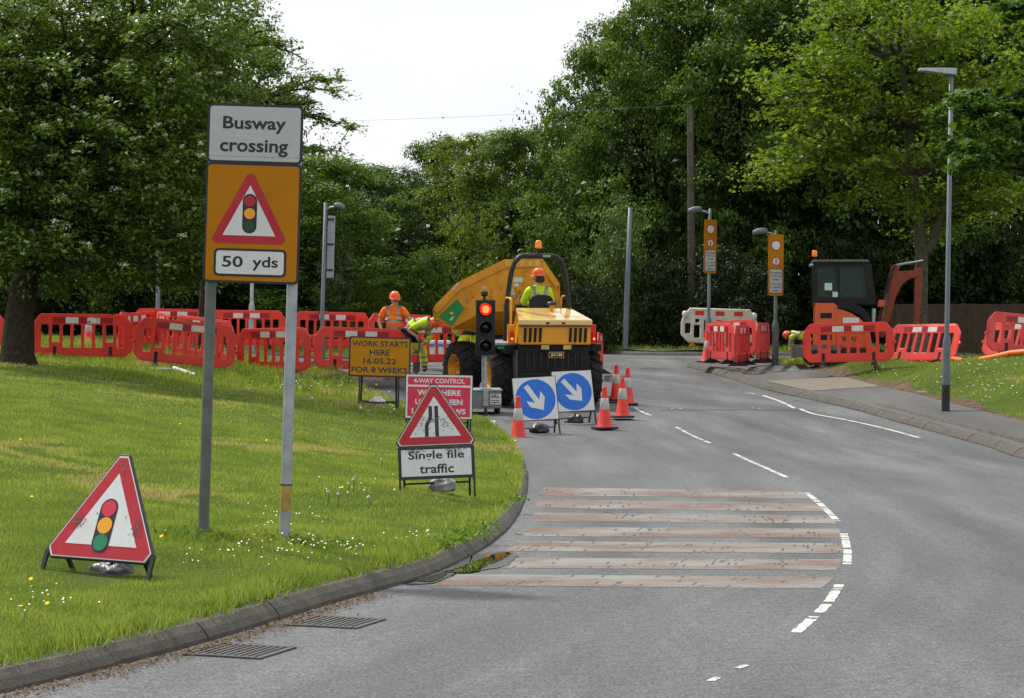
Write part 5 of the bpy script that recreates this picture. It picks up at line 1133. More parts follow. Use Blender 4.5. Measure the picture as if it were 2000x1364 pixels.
# lamp posts and signed columns
def column(name, label, base, top, d, r0, r1, zsh, m, cat='street lamp', rot=0, lantern=None, group=None):
    b = P(*base, d); tpt = P(*top, d); H = tpt.z - b.z; lx = tpt.x - b.x
    t = thing(name, label, cat, tuple(b), (0, math.atan2(lx, H), 0), group)
    MB().lathe([(r0, -.4), (r0, zsh), (r0 * .96, zsh + .03), (r1 * 1.1, zsh + .13), (r1, zsh + .15), (r1 * .86, H), (.001, H + .01)], 16).build('column', m, t)
    return t, H
def lantern(t, H, dx, L_, m, drop=.0, w=.16):
    s = 1 if dx > 0 else -1
    if dx: MB().tube([(0, 0, H - .06), (s * abs(dx) * .5, -.02, H + .0), (s * abs(dx), -.03, H + .02)], .026, 8).build('bracket_arm', M['galv'], t)
    m_ = MB(); x0 = s * abs(dx); n = 9; vs, fs = [], []
    for i in range(n + 1):
        u = i / n; wv = w * (.35 + .65 * math.sin(math.pi * min(1, .18 + u * .75))) / 2; hv = .13 * (.4 + .6 * math.sin(math.pi * min(1, .15 + u * .72))) * (1 if L_ < 1 else .8); z = H + .03 + drop * u
        vs += [(x0 + s * L_ * u, -wv, z), (x0 + s * L_ * u, -wv * .7, z + hv * .8), (x0 + s * L_ * u, 0, z + hv), (x0 + s * L_ * u, wv * .7, z + hv * .8), (x0 + s * L_ * u, wv, z), (x0 + s * L_ * u, 0, z - .03)]
    for i in range(n):
        for k in range(6): fs.append((i * 6 + k, i * 6 + (k + 1) % 6, (i + 1) * 6 + (k + 1) % 6, (i + 1) * 6 + k))
    fs += [tuple(range(6)), tuple(range(n * 6, n * 6 + 6))]
    m_.add(vs, fs, smooth=True).build('lantern', m, t)
t, H = column('street_lamp', 'tall grey street lamp with a black base on the right verge', (1847, 792), (1858, 142), 38, .075, .046, 1.17, M['grey_paint'])
MB().tube([(0, 0, -.3), (0, 0, .38)], .0765, 16).build('base_band', M['black_metal'], t)
MB().box((.012, -.077, .95), (.022, .006, .022)).build('door_lock', M['black_metal'], t)
m = MB(); s = []; 
def flathead(t, H, sx, L_):
    vs, fs = [], []; n = 10
    for i in range(n + 1):
        u = i / n; x = .09 - u * L_; wv = (.075 if u < .45 else .075 + .045 * math.sin(math.pi * (u - .45) / .62)); hv = .13 - .03 * u / .4 if u < .4 else .10 - .055 * (u - .4) / .6; z = H - .05 + .07 * u
        vs += [(x, -wv, z), (x, -wv * .8, z + hv), (x, wv * .8, z + hv), (x, wv, z)]
    for i in range(n):
        for k in range(4): fs.append((i * 4 + k, i * 4 + (k + 1) % 4, (i + 1) * 4 + (k + 1) % 4, (i + 1) * 4 + k))
    fs += [(0, 1, 2, 3), tuple(range(n * 4, n * 4 + 4))]
    o = MB().add(vs, fs).build('lantern', M['galv'], t, .012)
    MB().box((.02, 0, H + .075), (.05, .05, .035)).build('photocell', M['black_metal'], o)
flathead(t, H, 1, .70)
def signed(label, base, top, d, sign_c, sw, z0, z1, m, yaw):
    t, H = column('lamp_column', label, base, top, d, .085, .045, .95, m, 'lamp column', group='columns carrying yellow entry signs')
    lantern(t, H - .08, -.22, .36, M['grey_paint'], -.05)
    S = Matrix.Rotation(R(yaw), 4, 'Z') @ Matrix.Translation((-.03, -.075, 0))
    def pl(n, poly, y, mm, par): return MB(S).prism(poly, y - .0015, y).build(n, mm, par)
    b = MB(S).prism(rrect(-sw, z0, sw, z1, .05), 0, .012).build('yellow_board', M['sign_yellow'], t)
    zs = z0 + (z1 - z0) * .44; h = z1 - z0
    pl('text_plate', rrect(-sw + .02, z0 + .05, sw - .02, zs, .02), -.0005, M['black_film'], b); pl('plate_face', rrect(-sw + .035, z0 + .065, sw - .035, zs - .015, .012), -.0025, M['sign_white'], b)
    c1 = z0 + h * .82; r1 = sw * .66; pl('red_ring', circ(0, c1, r1, 36), -.0005, M['sign_red'], b); pl('white_disc', circ(0, c1, r1 * .8, 36), -.0025, M['sign_white_clean'], b)
    c2 = z0 + h * .56; r2 = sw * .50; pl('red_ring', circ(0, c2, r2, 30), -.0005, M['sign_red'], b); w = pl('white_disc', circ(0, c2, r2 * .82, 30), -.0025, M['sign_white_clean'], b)
    pr = MB(S); k = r2 / .17
    for poly in ([(-.018, .055), (.02, .055), (.028, -.01), (.0, -.02), (-.025, -.01)], [(-.02, -.01), (.005, -.01), (-.022, -.12), (-.04, -.12)], [(.0, -.01), (.024, -.01), (.045, -.115), (.028, -.12)], [(.022, .05), (.055, .0), (.045, -.01), (.015, .03)], [(-.018, .05), (-.05, -.01), (-.038, -.015), (-.01, .03)], circ(0, .085, .022, 10)):
        pr.prism([(x * k, z * k + c2) for x, z in poly], -.0065, -.0045)
    pr.build('walking_figure', M['black_film'], b)
    lines = ['No vehicles', 'except local', 'buses', 'Cycles permitted', 'in daylight', 'hours']; zz = [.86, .72, .58, .38, .24, .10]; zh = zs - z0 - .08
    for s_, q in zip(lines, zz): text(s_, min(2 * sw - .1, .034 * len(s_)), zh * .09, 0, z0 + .065 + zh * q, -.0045, M['black_film'], b, bold=.02, xf=S)
    return t
signed('lamp column with a yellow entry sign beside the white barrier', (1383, 700), (1387, 408), 53.5, 0, .20, 2.22, 3.62, M['grey_paint'], 30)
signed('lamp column with a yellow entry sign at the back of the red barrier pen', (1514, 712), (1516, 450), 50.5, 0, .20, 1.69, 3.20, M['green_grey_paint'], 14)
t, H = column('lamp_column', 'grey lamp column with the back of a tall sign fixed to its right side', (627, 705), (636, 396), 52.0, .085, .052, .74, M['grey_paint'], 'lamp column')
lantern(t, H - .12, .22, .28, M['grey_paint'], -.06)
b = MB().box((.16, .05, H - 1.12), (.19, .02, 1.58)).build('sign_back', M['galv'], t, .01)
m = MB()
for z in (H - .42, H - 1.05, H - 1.7): m.box((.1, .03, z), (.26, .05, .04))
m.build('clamp', M['black_metal'], t)
t, H = column('lamp_column', 'plain grey column end showing below the branches of the flowering tree', (307, 690), (312, 380), 55, .08, .062, .5, M['grey_paint'], 'lamp column')
lantern(t, H, .2, .34, M['galv'])
t, H = column('lamp_column', 'grey column with a wide base between the busway sign poles', (491, 690), (494, 380), 56, .085, .052, 1.25, M['galv'], 'lamp column'); lantern(t, H, .2, .34, M['galv'])
t, H = column('lamp_column', 'plain grey pole standing alone before the wood', (1221, 682), (1231, 406), 61.5, .085, .075, 2.3, M['grey_paint'], 'post')
b = P(1350, 690, 64.6); t = thing('wooden_pole', 'tall weathered wooden pole standing in front of the dark wood', 'utility pole', tuple(b))
MB().tube([(0, 0, -.4), (.01, 0, 3), (-.03, 0, 7.72)], [.135, .12, .10], 12).build('pole', M['wood_pole'], t); MB().box((-.03, -.10, 7.1), (.10, .05, .35)).build('cable_box', M['steel_dark'], t)
m = MB(); a = P(1348, 205, 64.6); c_ = P(-300, 216, 75); m.tube([a.lerp(c_, i / 24) - Vector((0, 0, .5 * math.sin(math.pi * i / 24))) for i in range(25)], .004, 4)
tag(m.build('overhead_cable', M['grey_paint']), 'thin dark cable crossing the open sky from the wooden pole', 'cable')
# fence, pipes, duct
t = thing('board_fence', 'dark brown board fence at the edge of the wood beyond the stacked barriers', 'fence', (P(1950, 690, 60).x, 60, 1.45))
m = MB()
for k in range(44): m.box((-3.1 + k * .15, random.uniform(-.004, .004), .72), (.143, .022, 1.44 + random.uniform(-.01, .01)))
m.build('boards', M['fence_wood'], t)
for k in range(4): MB().box((-3.1 + k * 2.1, .07, .72), (.1, .1, 1.5)).build('post', M['fence_wood'], t)
a, b = P(150, 724, 40.6), P(338, 724, 40.8); m = MB(); m.tube([a, a.lerp(b, .5) + Vector((0, 0, .005)), b], .055, 14)
tag(m.build('grey_pipe', mat('grey_plastic_pipe', (.42, .44, .44), .4, var=.2, grime=.5)), 'long grey pipe lying in the grass in front of the tilted barrier', 'pipe')
a, b = P(340, 721, 41), P(382, 735, 40.4); m = MB(); m.tube([a, b], .06, 14); tag(m.build('grey_pipe', bpy.data.materials['grey_plastic_pipe']), 'short grey pipe end angled beside the long pipe under the tilted barrier', 'pipe')
m = MB(); m.tube([P(1846, 706, 46), P(1862, 701, 45.6), P(1880, 704, 45.2)], .05, 10); tag(m.build('orange_duct', M['orange_duct']), 'short orange duct end poking from the grass near the tall street lamp', 'duct')
m = MB(); m.tube([P(1915, 703, 45.0), P(1945, 697, 44.7), P(1975, 690, 44.4), P(2010, 687, 44), P(2060, 688, 43.6)], .065, 12); tag(m.build('orange_duct', M['orange_duct']), 'long orange duct laid along the crest below the stacked barriers', 'duct')
tag(MB().box(tuple(P(1800, 765, 40.0)), (.16, .03, .02), None).build('litter_strip', M['white_film']), 'small white strip of litter on the verge near the lamp base', 'litter')
t = thing('bulk_bag', 'white and blue builder bag seen through the slots of the barrier behind the workers', 'bulk bag', tuple(P(858, 700, 51.5)))
MB().box((0, 0, .22), (.62, .5, .46), taper=(.94, .94)).build('bag', M['sack_white'], t, .05, 3); MB().box((0, -.005, .33), (.612, .5, .07)).build('blue_band', M['blue_plastic'], t, .01)
t = thing('spoil_heap', 'low heap of dug brown soil between two red barriers by the yellow works sign', 'soil heap', tuple(P(612, 730, 43.9)))
vs, fs = [], []; nn_ = 18
for j in range(7):
    for i in range(nn_): r = .62 * j / 6 * (1 + .15 * math.sin(i * 2.3)); vs.append((r * math.cos(6.283 * i / nn_), r * .6 * math.sin(6.283 * i / nn_), .30 * math.exp(-(j / 3.2) ** 2) + random.uniform(-.02, .02) - .04))
for j in range(6):
    for i in range(nn_): fs.append((j * nn_ + i, j * nn_ + (i + 1) % nn_, (j + 1) * nn_ + (i + 1) % nn_, (j + 1) * nn_ + i))
MB().add(vs, fs, smooth=True).build('soil', M['soil'], t)
# ---------------------------------------------------------------- portable traffic light
t = thing('portable_traffic_light', 'portable traffic light showing red on a small grey trailer behind the red sign', 'traffic light', grd(948, 811, 39.3), (R(1.5), 0, R(4)))
def box_part(n, c, d, m, par, bev=.008, taper=None, xf=None): return MB(xf).box(c, d, taper=taper).build(n, m, par, bev)
M['trailer'] = mat('grey_trailer_box', (.16, .18, .18), .5, var=.15, grime=.5, gcol=(.07, .07, .06))
tr = box_part('trailer_box', (-.10, .25, .30), (.80, .75, .34), M['trailer'], t, .015); box_part('trailer_lid', (-.10, .25, .482), (.84, .79, .03), M['galv'], t, .01)
hd = box_part('signal_head', (-.0, .04, 1.68), (.37, .16, 1.06), M['lamp_off'], t, .02)
box_part('mast', (.0, .10, .80), (.07, .07, 1.35), M['galv'], t, .006); box_part('mast', (-.055, .10, .85), (.025, .04, 1.2), M['galv'], t, .004); box_part('mast_bracket', (.0, -.13, .33), (.10, .05, .30), M['galv'], t, .006)
box_part('mast_clamp', (0, -.02, .50), (.2, .25, .04), M['galv'], t, .006)
for k, z in enumerate((2.03, 1.68, 1.33)):
    MB().lathe([(.118, .0), (.118, .17), (.125, .17), (.125, 0)], 28, Matrix.Translation((0, -.04, z)) @ Matrix.Rotation(R(90), 4, 'X')).build('hood', M['black_metal'], hd)
    if k == 0:
        MB().lathe([(.112, 0), (.10, .02), (.07, .038), (.001, .045)], 28, Matrix.Translation((0, -.045, z)) @ Matrix.Rotation(R(90), 4, 'X')).build('red_lamp', M['lamp_red'], hd); MB().lathe([(.072, -.02), (.072, .047), (.001, .052)], 24, Matrix.Translation((0, -.045, z)) @ Matrix.Rotation(R(90), 4, 'X')).build('lamp_glow', M['lamp_core'], hd)
    else:
        MB().lathe([(.112, 0), (.10, .02), (.07, .038), (.001, .045)], 28, Matrix.Translation((0, -.045, z)) @ Matrix.Rotation(R(90), 4, 'X')).build('dark_lens', M['lamp_off'], hd)
box_part('detector', (-.02, .0, 2.33), (.13, .16, .09), M['black_metal'], hd, .02); box_part('detector_stem', (-.02, .03, 2.24), (.05, .05, .1), M['black_metal'], hd, .005); box_part('detector_cap', (-.02, .0, 2.43), (.07, .09, .06), M['galv'], hd, .01)
MB().tube([(.10, .04, 2.2), (.105, .04, 2.42)], .006, 6).build('aerial', M['black_metal'], hd)
for s in (-.42, .24):
    w = MB().lathe([(.05, -.05), (.15, -.05), (.165, -.03), (.165, .03), (.15, .05), (.05, .05)], 24, Matrix.Translation((s, .25, .14)) @ Matrix.Rotation(R(90), 4, 'Y')).build('wheel', M['tyre'], t)
    MB().lathe([(.001, -.052), (.06, -.052), (.06, .052), (.001, .052)], 18, Matrix.Translation((s, .25, .14)) @ Matrix.Rotation(R(90), 4, 'Y')).build('rim', M['galv'], w)
MB().tube([(0, -.1, .14), (0, -.1, -.02)], .03, 10).build('jockey_leg', M['black_metal'], t)
pl = box_part('maker_plate', (.19, -.13, .31), (.21, .006, .2), M['sign_white_clean'], t, .002)
text('SRL', .17, .065, .185, .365, -.1345, M['black_film'], pl, bold=.03)
for z, s in ((.29, '0000 000 000'), (.25, 'www srl co uk')): text(s, .17, .018, .185, z, -.1345, M['black_film'], pl, bold=.02) if False else MB().box((.185, -.1342, z), (.17, .001, .016)).build('fine_print', M['black_film'], pl)
scuffs(pl, [(.18, .23, .05, .01, 12)], -.1345)

# ---------------------------------------------------------------- dumper truck
X0, D0 = .645, 41.6; yaw = R(12)
DT = thing('dumper_truck', 'yellow site dumper seen from behind with raised skip and roll bar', 'dumper', (X0, D0, float(zr(X0, D0)) - .01), (R(3.4), 0, yaw))
T0 = DT.matrix_world.copy(); T0 = Matrix.Translation(DT.location) @ DT.rotation_euler.to_matrix().to_4x4(); TI = T0.inverted()
def wheel(name, c, yw=0):
    X = Matrix.Translation(c) @ Matrix.Rotation(yw, 4, 'Z') @ Matrix.Rotation(R(90), 4, 'Y'); r, w = .585, .23
    w_ = MB(X); w_.lathe([(.30, -w * .9), (.40, -w * 1.02), (.50, -w), (.545, -w * .86), (.55, 0), (.545, w * .86), (.50, w), (.40, w * 1.02), (.30, w * .9)], 40)
    n = 17
    for k in range(n):
        for s in (-1, 1):
            a = 2 * math.pi * (k + (.5 if s > 0 else 0)) / n; m_ = []
            for u, da in ((0.0, 0), (.35, .08), (.75, .17), (1.0, .20)):
                rr = r - .012 * u - (.035 if u == 1 else 0); m_.append((a + da, s * w * (u * 1.02 - .05 * (1 - u)), rr))
            for (a0, z0, r0), (a1, z1, r1) in zip(m_[:-1], m_[1:]):
                hw = .055; vs = []
                for (aa, zz, rr) in ((a0, z0, r0), (a1, z1, r1)):
                    for d_, h in ((-hw, 0), (hw, 0), (-hw * 1.3, -.07), (hw * 1.3, -.07)): vs.append(((rr + h) * math.cos(aa + d_), (rr + h) * math.sin(aa + d_), zz))
                w_.add(vs, [(0, 1, 5, 4), (0, 4, 6, 2), (1, 3, 7, 5), (0, 2, 3, 1), (4, 5, 7, 6)])
    o = link(bpy.data.objects.new(name, None), DT); o.empty_display_size = .1
    w_.build('tyre', M['tyre'], o)
    MB(X).lathe([(.001, -.03), (.10, -.03), (.11, -.10), (.14, -.11), (.16, -.05), (.26, -.08), (.285, -.20), (.31, -.21), (.305, -.16), (.305, .16), (.31, .21), (.285, .20), (.26, .08), (.16, .05), (.11, .1), (.001, .1)], 32).build('rim', M['jcb_yellow'], o)
    m = MB(X)
    for k in range(8):
        for s in (-1, 1): m.lathe([(.016, s * .04), (.016, s * .085), (.001, s * .09)], 6, Matrix.Translation((.21 * math.cos(k * .785), .21 * math.sin(k * .785), 0)))
    m.build('wheel_nuts', M['steel_dark'], o)
    return o
wheel('wheel', (-.95, 0, .575)); wheel('wheel', (.86, 0, .575))
fy = R(14); Fm = Matrix.Translation((0, 1.3, 0)) @ Matrix.Rotation(fy, 4, 'Z')
for s in (-1, 1): wheel('wheel', tuple(Fm @ Vector((s * .96, 1.3, .585))), fy)
YL, DK = M['jcb_yellow'], M['dark_machine']
# rear body
b = MB(); b.box((0, -.2, .95), (1.44, 1.3, .62)); b.box((0, -.87, .78), (1.46, .05, .55)); b.build('rear_chassis', DK, DT, .02)
m = MB()
for k in range(9): m.box((-.56 + k * .14, -.905, .97), (.03, .03, .26))
m.build('rear_grille', M['black_metal'], DT)
box_part('counterweight', (0, -.84, .58), (1.42, .22, .28), DK, DT, .03)
# hood: tapered top rising to the front
def hood():
    z0, zr_, zf = 1.27, 1.72, 1.93; yr, yf = -.92, .12; wr, wf = .735, .56; m = MB()
    vs = [(-wr, yr, z0), (wr, yr, z0), (wr, yr + .02, zr_ - .02), (-wr, yr + .02, zr_ - .02), (-wf - .12, yf, z0), (wf + .12, yf, z0), (wf, yf, zf), (-wf, yf, zf)]
    return m.add(vs, [(0, 1, 2, 3), (4, 7, 6, 5), (0, 4, 5, 1), (3, 2, 6, 7), (0, 3, 7, 4), (1, 5, 6, 2)]).build('bonnet', YL, DT, .03, 3)
hd = hood()
M['bonnet_top'] = M['jcb_yellow']
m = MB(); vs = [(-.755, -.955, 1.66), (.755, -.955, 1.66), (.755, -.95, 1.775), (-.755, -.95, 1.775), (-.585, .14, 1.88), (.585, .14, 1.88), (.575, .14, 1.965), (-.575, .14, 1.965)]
lid = m.add(vs, [(0, 1, 2, 3), (4, 7, 6, 5), (0, 4, 5, 1), (3, 2, 6, 7), (0, 3, 7, 4), (1, 5, 6, 2)]).build('bonnet_lid', M['bonnet_glare'], DT, .022, 3)
for sx in (-1, 1):
    for k in range(4):
        x = sx * .46 + (k - 1.5) * .102; MB().prism([(x - .025, 1.33), (x + .025, 1.33), (x + .025 + .012, 1.61), (x - .012, 1.61)], -.938, -.90).build('vent_slot', DK, hd)
for x in (-.16, .16): MB().box((x, -.958, 1.705), (.07, .012, .035)).build('latch', M['dark_red_cloth'], lid)
box_part('hinge_ridge', (0, -.93, 1.645), (1.5, .02, .012), DK, hd, 0)
MB().tube([(.10, -.15, 1.9), (.10, -.15, 2.03)], .04, 12).build('exhaust_stub', YL, lid); MB().lathe([(.045, 0), (.11, .01), (.10, .05), (.05, .075), (.001, .08)], 16, Matrix.Translation((.10, -.15, 2.03))).build('exhaust_cap', M['black_metal'], lid)
for x in (-.2, .25): MB().box((x, -.934, 1.225), (.16, .006, .085)).build('yellow_sticker', M['sign_amber'] if False else mat('pale_yellow_sticker', (.55, .48, .12), .5, var=.2, grime=.5), DT, 0)
lg = MB().box((.03, -.93, 1.07), (.31, .012, .125)).build('logo_plate', M['jcb_yellow'], DT, .004); MB().box((.03, -.9385, 1.07), (.285, .004, .10)).build('logo_field', M['black_film'], lg); text('JCB', .25, .068, .03, 1.07, -.9425, M['sign_white_clean'], lg, bold=.03)
# side platforms, light pillars, rails
box_part('step_plate', (-.93, -.05, 1.27), (.42, 1.1, .05), M['galv'], DT, .006); box_part('mudguard', (-.85, -.1, 1.16), (.22, 1.05, .17), DK, DT, .01); box_part('mudguard', (.88, -.1, 1.2), (.3, 1.05, .14), DK, DT, .01)
MB().box((-.965, -.606, 1.2), (.26, .006, .055)).build('green_sticker', M['green_sticker'], DT)
box_part('side_skirt', (-.745, -.3, .85), (.03, 1.1, .62), M['steel_dark'], DT, .006)
for s in (-1, 1):
    p_ = box_part('light_pillar', (s * .83, -.62, 1.47), (.14, .12, .38), YL if s < 0 else M['red_plastic'], DT, .01)
    l = box_part('tail_light', (s * .83 + (.02 if s > 0 else 0), -.70, 1.43), (.075, .05, .2), M['tail_red'], DT, .015); MB().lathe([(.026, 0), (.02, .012), (.001, .016)], 12, Matrix.Translation((s * .83 + (.02 if s > 0 else 0), -.725, 1.38)) @ Matrix.Rotation(R(90), 4, 'X')).build('lit_bulb', M['lamp_core'], l)
MB().tube([(-.80, -.45, 1.6), (-.80, -.45, 2.13), (-.80, -.40, 2.17), (-.80, .05, 2.17), (-.80, .1, 2.13), (-.80, .1, 1.3)], .024, 10).build('hand_rail', YL, DT)
MB().tube([(.42, .35, 1.5), (.42, .35, 2.15), (.45, .35, 2.2), (.56, .35, 2.2), (.59, .35, 2.15), (.59, .35, 1.5)], .02, 10).build('hand_rail', YL, DT)
# roll bar
pts = [(-.80, .1, 1.2), (-.78, .1, 2.0), (-.70, .1, 2.55), (-.66, .1, 2.72), (-.58, .1, 2.9), (-.46, .1, 3.0), (-.36, .1, 3.02), (.36, .1, 3.02), (.46, .1, 3.0), (.58, .1, 2.9), (.66, .1, 2.72), (.70, .1, 2.55), (.78, .1, 2.0), (.80, .1, 1.2)]
pts = [(x * .83 - .13, y, z) for x, y, z in pts]
rb = MB().tube(pts, .052, 14).build('roll_bar', M['black_metal'], DT)
MB().box((.03, .048, 3.02), (.16, .004, .045)).build('label_plate', M['galv'], rb)
MB().tube([(-.13, .1, 3.06), (-.13, .1, 3.17)], .022, 8).build('beacon_stalk', M['black_metal'], rb); bc = MB().lathe([(.055, 0), (.075, .01), (.075, .03), (.066, .04), (.066, .12), (.05, .155), (.02, .165), (.001, .166)], 20, Matrix.Translation((-.13, .1, 3.17))).build('beacon', M['amber_lens'], rb)
# seat, wheel, console
MB().prism(rrect(-.25, 1.72, .25, 2.22, .15), .30, .40).build('seat_back', M['rubber'], DT, .03, 3); box_part('seat_cushion', (0, .58, 1.70), (.5, .48, .14), M['rubber'], DT, .04)
box_part('console', (-.12, 1.1, 1.75), (.5, .2, .5), DK, DT, .03); MB().lathe([(.19, -.014), (.205, 0), (.19, .014), (.175, 0)], 24, Matrix.Translation((-.16, .93, 2.07)) @ Matrix.Rotation(R(35), 4, 'X'), close=True).build('steering_wheel', M['black_metal'], DT)
box_part('deck', (0, .75, 1.25), (1.5, 1.1, .08), DK, DT, .01)
# front frame
fx = MB(Fm); fx.box((0, .9, .85), (.9, 1.9, .5)); fx.box((0, 1.3, .6), (1.6, .3, .28)); fx.box((0, .0, .8), (.5, .5, .3)); fx.box((.1, 1.0, 1.25), (.7, .9, .5)); fx.build('front_chassis', DK, DT, .02)
for s in (-1, 1): MB(Fm).box((s * .55, .25, .95), (.35, .25, .6)).build('front_side_box', DK, DT, .03)
# skip: shell seen from the side, mouth up and to one side
near, far_ = 42.9, 44.9
def sk(px, py, y, k=1.0): return P(px, py, near) + Vector((0, y, 0))
top = [(845, 606), (851, 596), (893, 553), (985, 508), (1060, 507), (1093, 556)]
low = [(848, 626), (905, 643), (950, 652), (1030, 655), (1080, 648), (1093, 600)]
fold = [(848, 622), (884, 640), (940, 610), (1030, 606), (1084, 606), (1093, 580)]
nT = [sk(x, y, 0) for x, y in top]; nF = [sk(x, y, .03) for x, y in fold]; nL = [sk(x, y, .55) for x, y in low]
fT = [sk(x, y, 2.0) for x, y in top]; fF = [sk(x, y, 1.97) for x, y in fold]; fL = [sk(x, y, 1.45) for x, y in low]
vs = nT + nF + nL + fT + fF + fL; fs = []
for r0, r1 in ((0, 6), (6, 12)):
    for i in range(5): fs.append((r0 + i, r0 + i + 1, r1 + i + 1, r1 + i)); fs.append((18 + r0 + i, 18 + r1 + i, 18 + r1 + i + 1, 18 + r0 + i + 1))
for i in range(5): fs.append((12 + i, 12 + i + 1, 30 + i + 1, 30 + i))
fs += [(0, 6, 24, 18), (6, 12, 30, 24), (4, 5, 23, 22), (5, 11, 29, 23), (11, 17, 35, 29)]
skp = MB(TI).add(vs, fs).build('skip', M['skip_yellow'], DT); so_ = skp.modifiers.new('thick', 'SOLIDIFY'); so_.thickness = .03; so_.offset = 0
# folded rim band along the top edge
m = MB(TI)
def inw(a, b, w):
    d = Vector((b[0] - a[0], b[1] - a[1])); n = Vector((-d.y, d.x)).normalized(); n = n if n.y > 0 else -n; return n * w
vs = []; rim_in = [(853, 612), (858, 608), (899, 566), (989, 523), (1057, 522), (1086, 563)]
for (x, y), (xi, yi) in zip(top, rim_in): vs += [sk(x, y - 1, -.045), sk(xi, yi, -.045), sk(xi, yi, .0), sk(x, y - 1, .02)]
fs = []
for i in range(5):
    for k in range(4): fs.append((i * 4 + k, i * 4 + (k + 1) % 4, (i + 1) * 4 + (k + 1) % 4, (i + 1) * 4 + k))
fs += [(0, 1, 2, 3), (20, 21, 22, 23)]
rim = m.add(vs, fs).build('skip_rim', M['skip_yellow'], DT)
def onskip(poly, y, m_, n): return MB(TI).add([sk(x, yy, y) for x, yy in poly], [tuple(range(len(poly)))]).build(n, m_, skp)
gs = onskip([(857, 618), (893, 584), (907, 603), (882, 637)], -.012, M['green_sticker'], 'green_sticker')
MB(TI).add([sk(x, y, -.016) for x, y in circ(882, 612, 4, 12, 3)], [tuple(range(12))]).build('emblem', M['sign_amber'], gs); MB(TI).add([sk(x, y, -.016) for x, y in ((878, 625), (884, 618), (887, 620), (881, 627))], [(0, 1, 2, 3)]).build('emblem', M['sign_white_clean'], gs)
for k in range(5): onskip([(987 + k * 14.6, 510), (996 + k * 14.6, 510), (996 + k * 14.6, 520), (987 + k * 14.6, 520)], -.050, mat('pale_stripe', (.66, .46, .09), .6, var=.15, grime=.5) if k == 0 else bpy.data.materials['pale_stripe'], 'pale_stripe')
onskip([(1003, 542), (1021, 542), (1021, 552), (1003, 552)], -.012, M['sign_white_clean'], 'paper_sticker'); onskip([(1004, 554), (1013, 554), (1013, 560), (1004, 560)], -.012, M['sign_white_clean'], 'paper_sticker'); onskip([(993, 577), (1001, 563), (1008, 577)], -.012, M['sign_white'], 'warning_triangle')
rs = random.Random(4); mk = MB(TI)
for k in range(70):
    x, y = (rs.gauss(1020, 26), rs.uniform(528, 575)) if k < 38 else (rs.uniform(905, 1080), rs.uniform(560, 604))
    l, w = rs.uniform(2, 11), rs.uniform(.25, .8); sl = rs.uniform(-.12, .12) if k < 38 else rs.uniform(-1.2, 1.2)
    if x > 1084 or y < 560 - (x - 893) * .49 + 22 and x < 985: continue
    mk.add([sk(x - w, y, -.010), sk(x + w, y, -.010), sk(x + w * .5 + sl * l, min(y + l, 604), -.010), sk(x - w * .5 + sl * l, min(y + l, 604), -.010)], [(0, 1, 2, 3)])
mk.build('scratch', mat('dark_scratch_dirt', (.10, .055, .02), .9, var=.5, scale=30), skp)
Xj = TI @ Matrix.Translation(sk(889, 561, -.052)); text('JCB', .19, .075, 0, 0, 0, M['sign_white_clean'], skp, bold=.02, rot=R(46), xf=Xj)
MB(TI).bar(sk(1000, 660, 1.0), sk(985, 600, 1.0), .14).build('tip_ram', M['steel_dark'], DT)
MB(TI).box(tuple(sk(985, 672, 1.0)), (1.0, 1.0, .3)).build('turntable', DK, DT, .03)

# ---------------------------------------------------------------- mini excavator
ez = 1.19; ex = P(1650, 712, 49.6).x
EX = thing('mini_excavator', 'orange mini excavator with dark cab and folded boom behind the red barriers', 'excavator', (ex, 49.6, ez), (0, 0, R(-6)))
def e(px, py): return ((px - 1650) / 80.6, (712 - py) / 80.6)
OM = M['orange_machine']
for s in (-1, 1):
    tkp = [(-1.0, .18), (-.93, .06), (-.80, .0), (.80, .0), (.93, .06), (1.0, .18), (.93, .32), (.8, .38), (-.8, .38), (-.93, .32)]
    tk_ = MB().prism(tkp, s * .62 - .16, s * .62 + .16).build('track', M['rubber'], EX, .02)
    m = MB()
    for k in range(14): m.box((-.85 + k * .13, s * .62, -.005), (.05, .33, .03))
    m.build('track_lugs', M['rubber'], tk_)
    m = MB()
    for k in range(5): m.lathe([(.001, 0), (.10, 0), (.10, .02), (.001, .03)], 14, Matrix.Translation((-.7 + k * .35, s * .62 - .165, .18)) @ Matrix.Rotation(R(90), 4, 'X'))
    m.build('track_rollers', M['steel_dark'], tk_)
box_part('undercarriage', (0, 0, .36), (.9, .9, .22), M['steel_dark'], EX, .02)
MB().lathe([(.40, .0), (.40, .14), (.001, .15)], 24, Matrix.Translation((0, 0, .42))).build('slew_ring', M['steel_dark'], EX)
bl = box_part('dozer_blade', (-1.25, 0, .33), (.06, 1.5, .34), M['steel_dark'], EX, .01); MB().bar((-1.22, -.4, .3), (-.5, -.4, .32), .1).build('blade_arm', M['steel_dark'], bl); MB().bar((-1.22, .4, .3), (-.5, .4, .32), .1).build('blade_arm', M['steel_dark'], bl)
MB().box((-.68, -.755, .33), (1.15, .05, .3)).build('blade_face', M['steel_dark'], bl)
body = [e(1590, 681), e(1592, 595), e(1630, 595), e(1638, 603), e(1660, 612), e(1680, 625), e(1694, 645), e(1700, 681)]
bo = MB().prism(body, -.70, .70).build('body', OM, EX, .04, 3)
MB().prism([e(1588, 678), e(1590, 593), e(1628, 593), e(1630, 678)], -.735, -.70).build('engine_cover', OM, bo, .015)
for y0 in (612, 633, 654): MB().prism([e(1600, y0 + 10), e(1600, y0), e(1622, y0), e(1622, y0 + 10)], -.742, -.735).build('cover_vent', DK, bo)
hoodp = [e(1632, 604), e(1634, 594), e(1655, 592), e(1678, 600), e(1694, 616), e(1698, 640), e(1690, 636), e(1675, 617), e(1655, 607)]
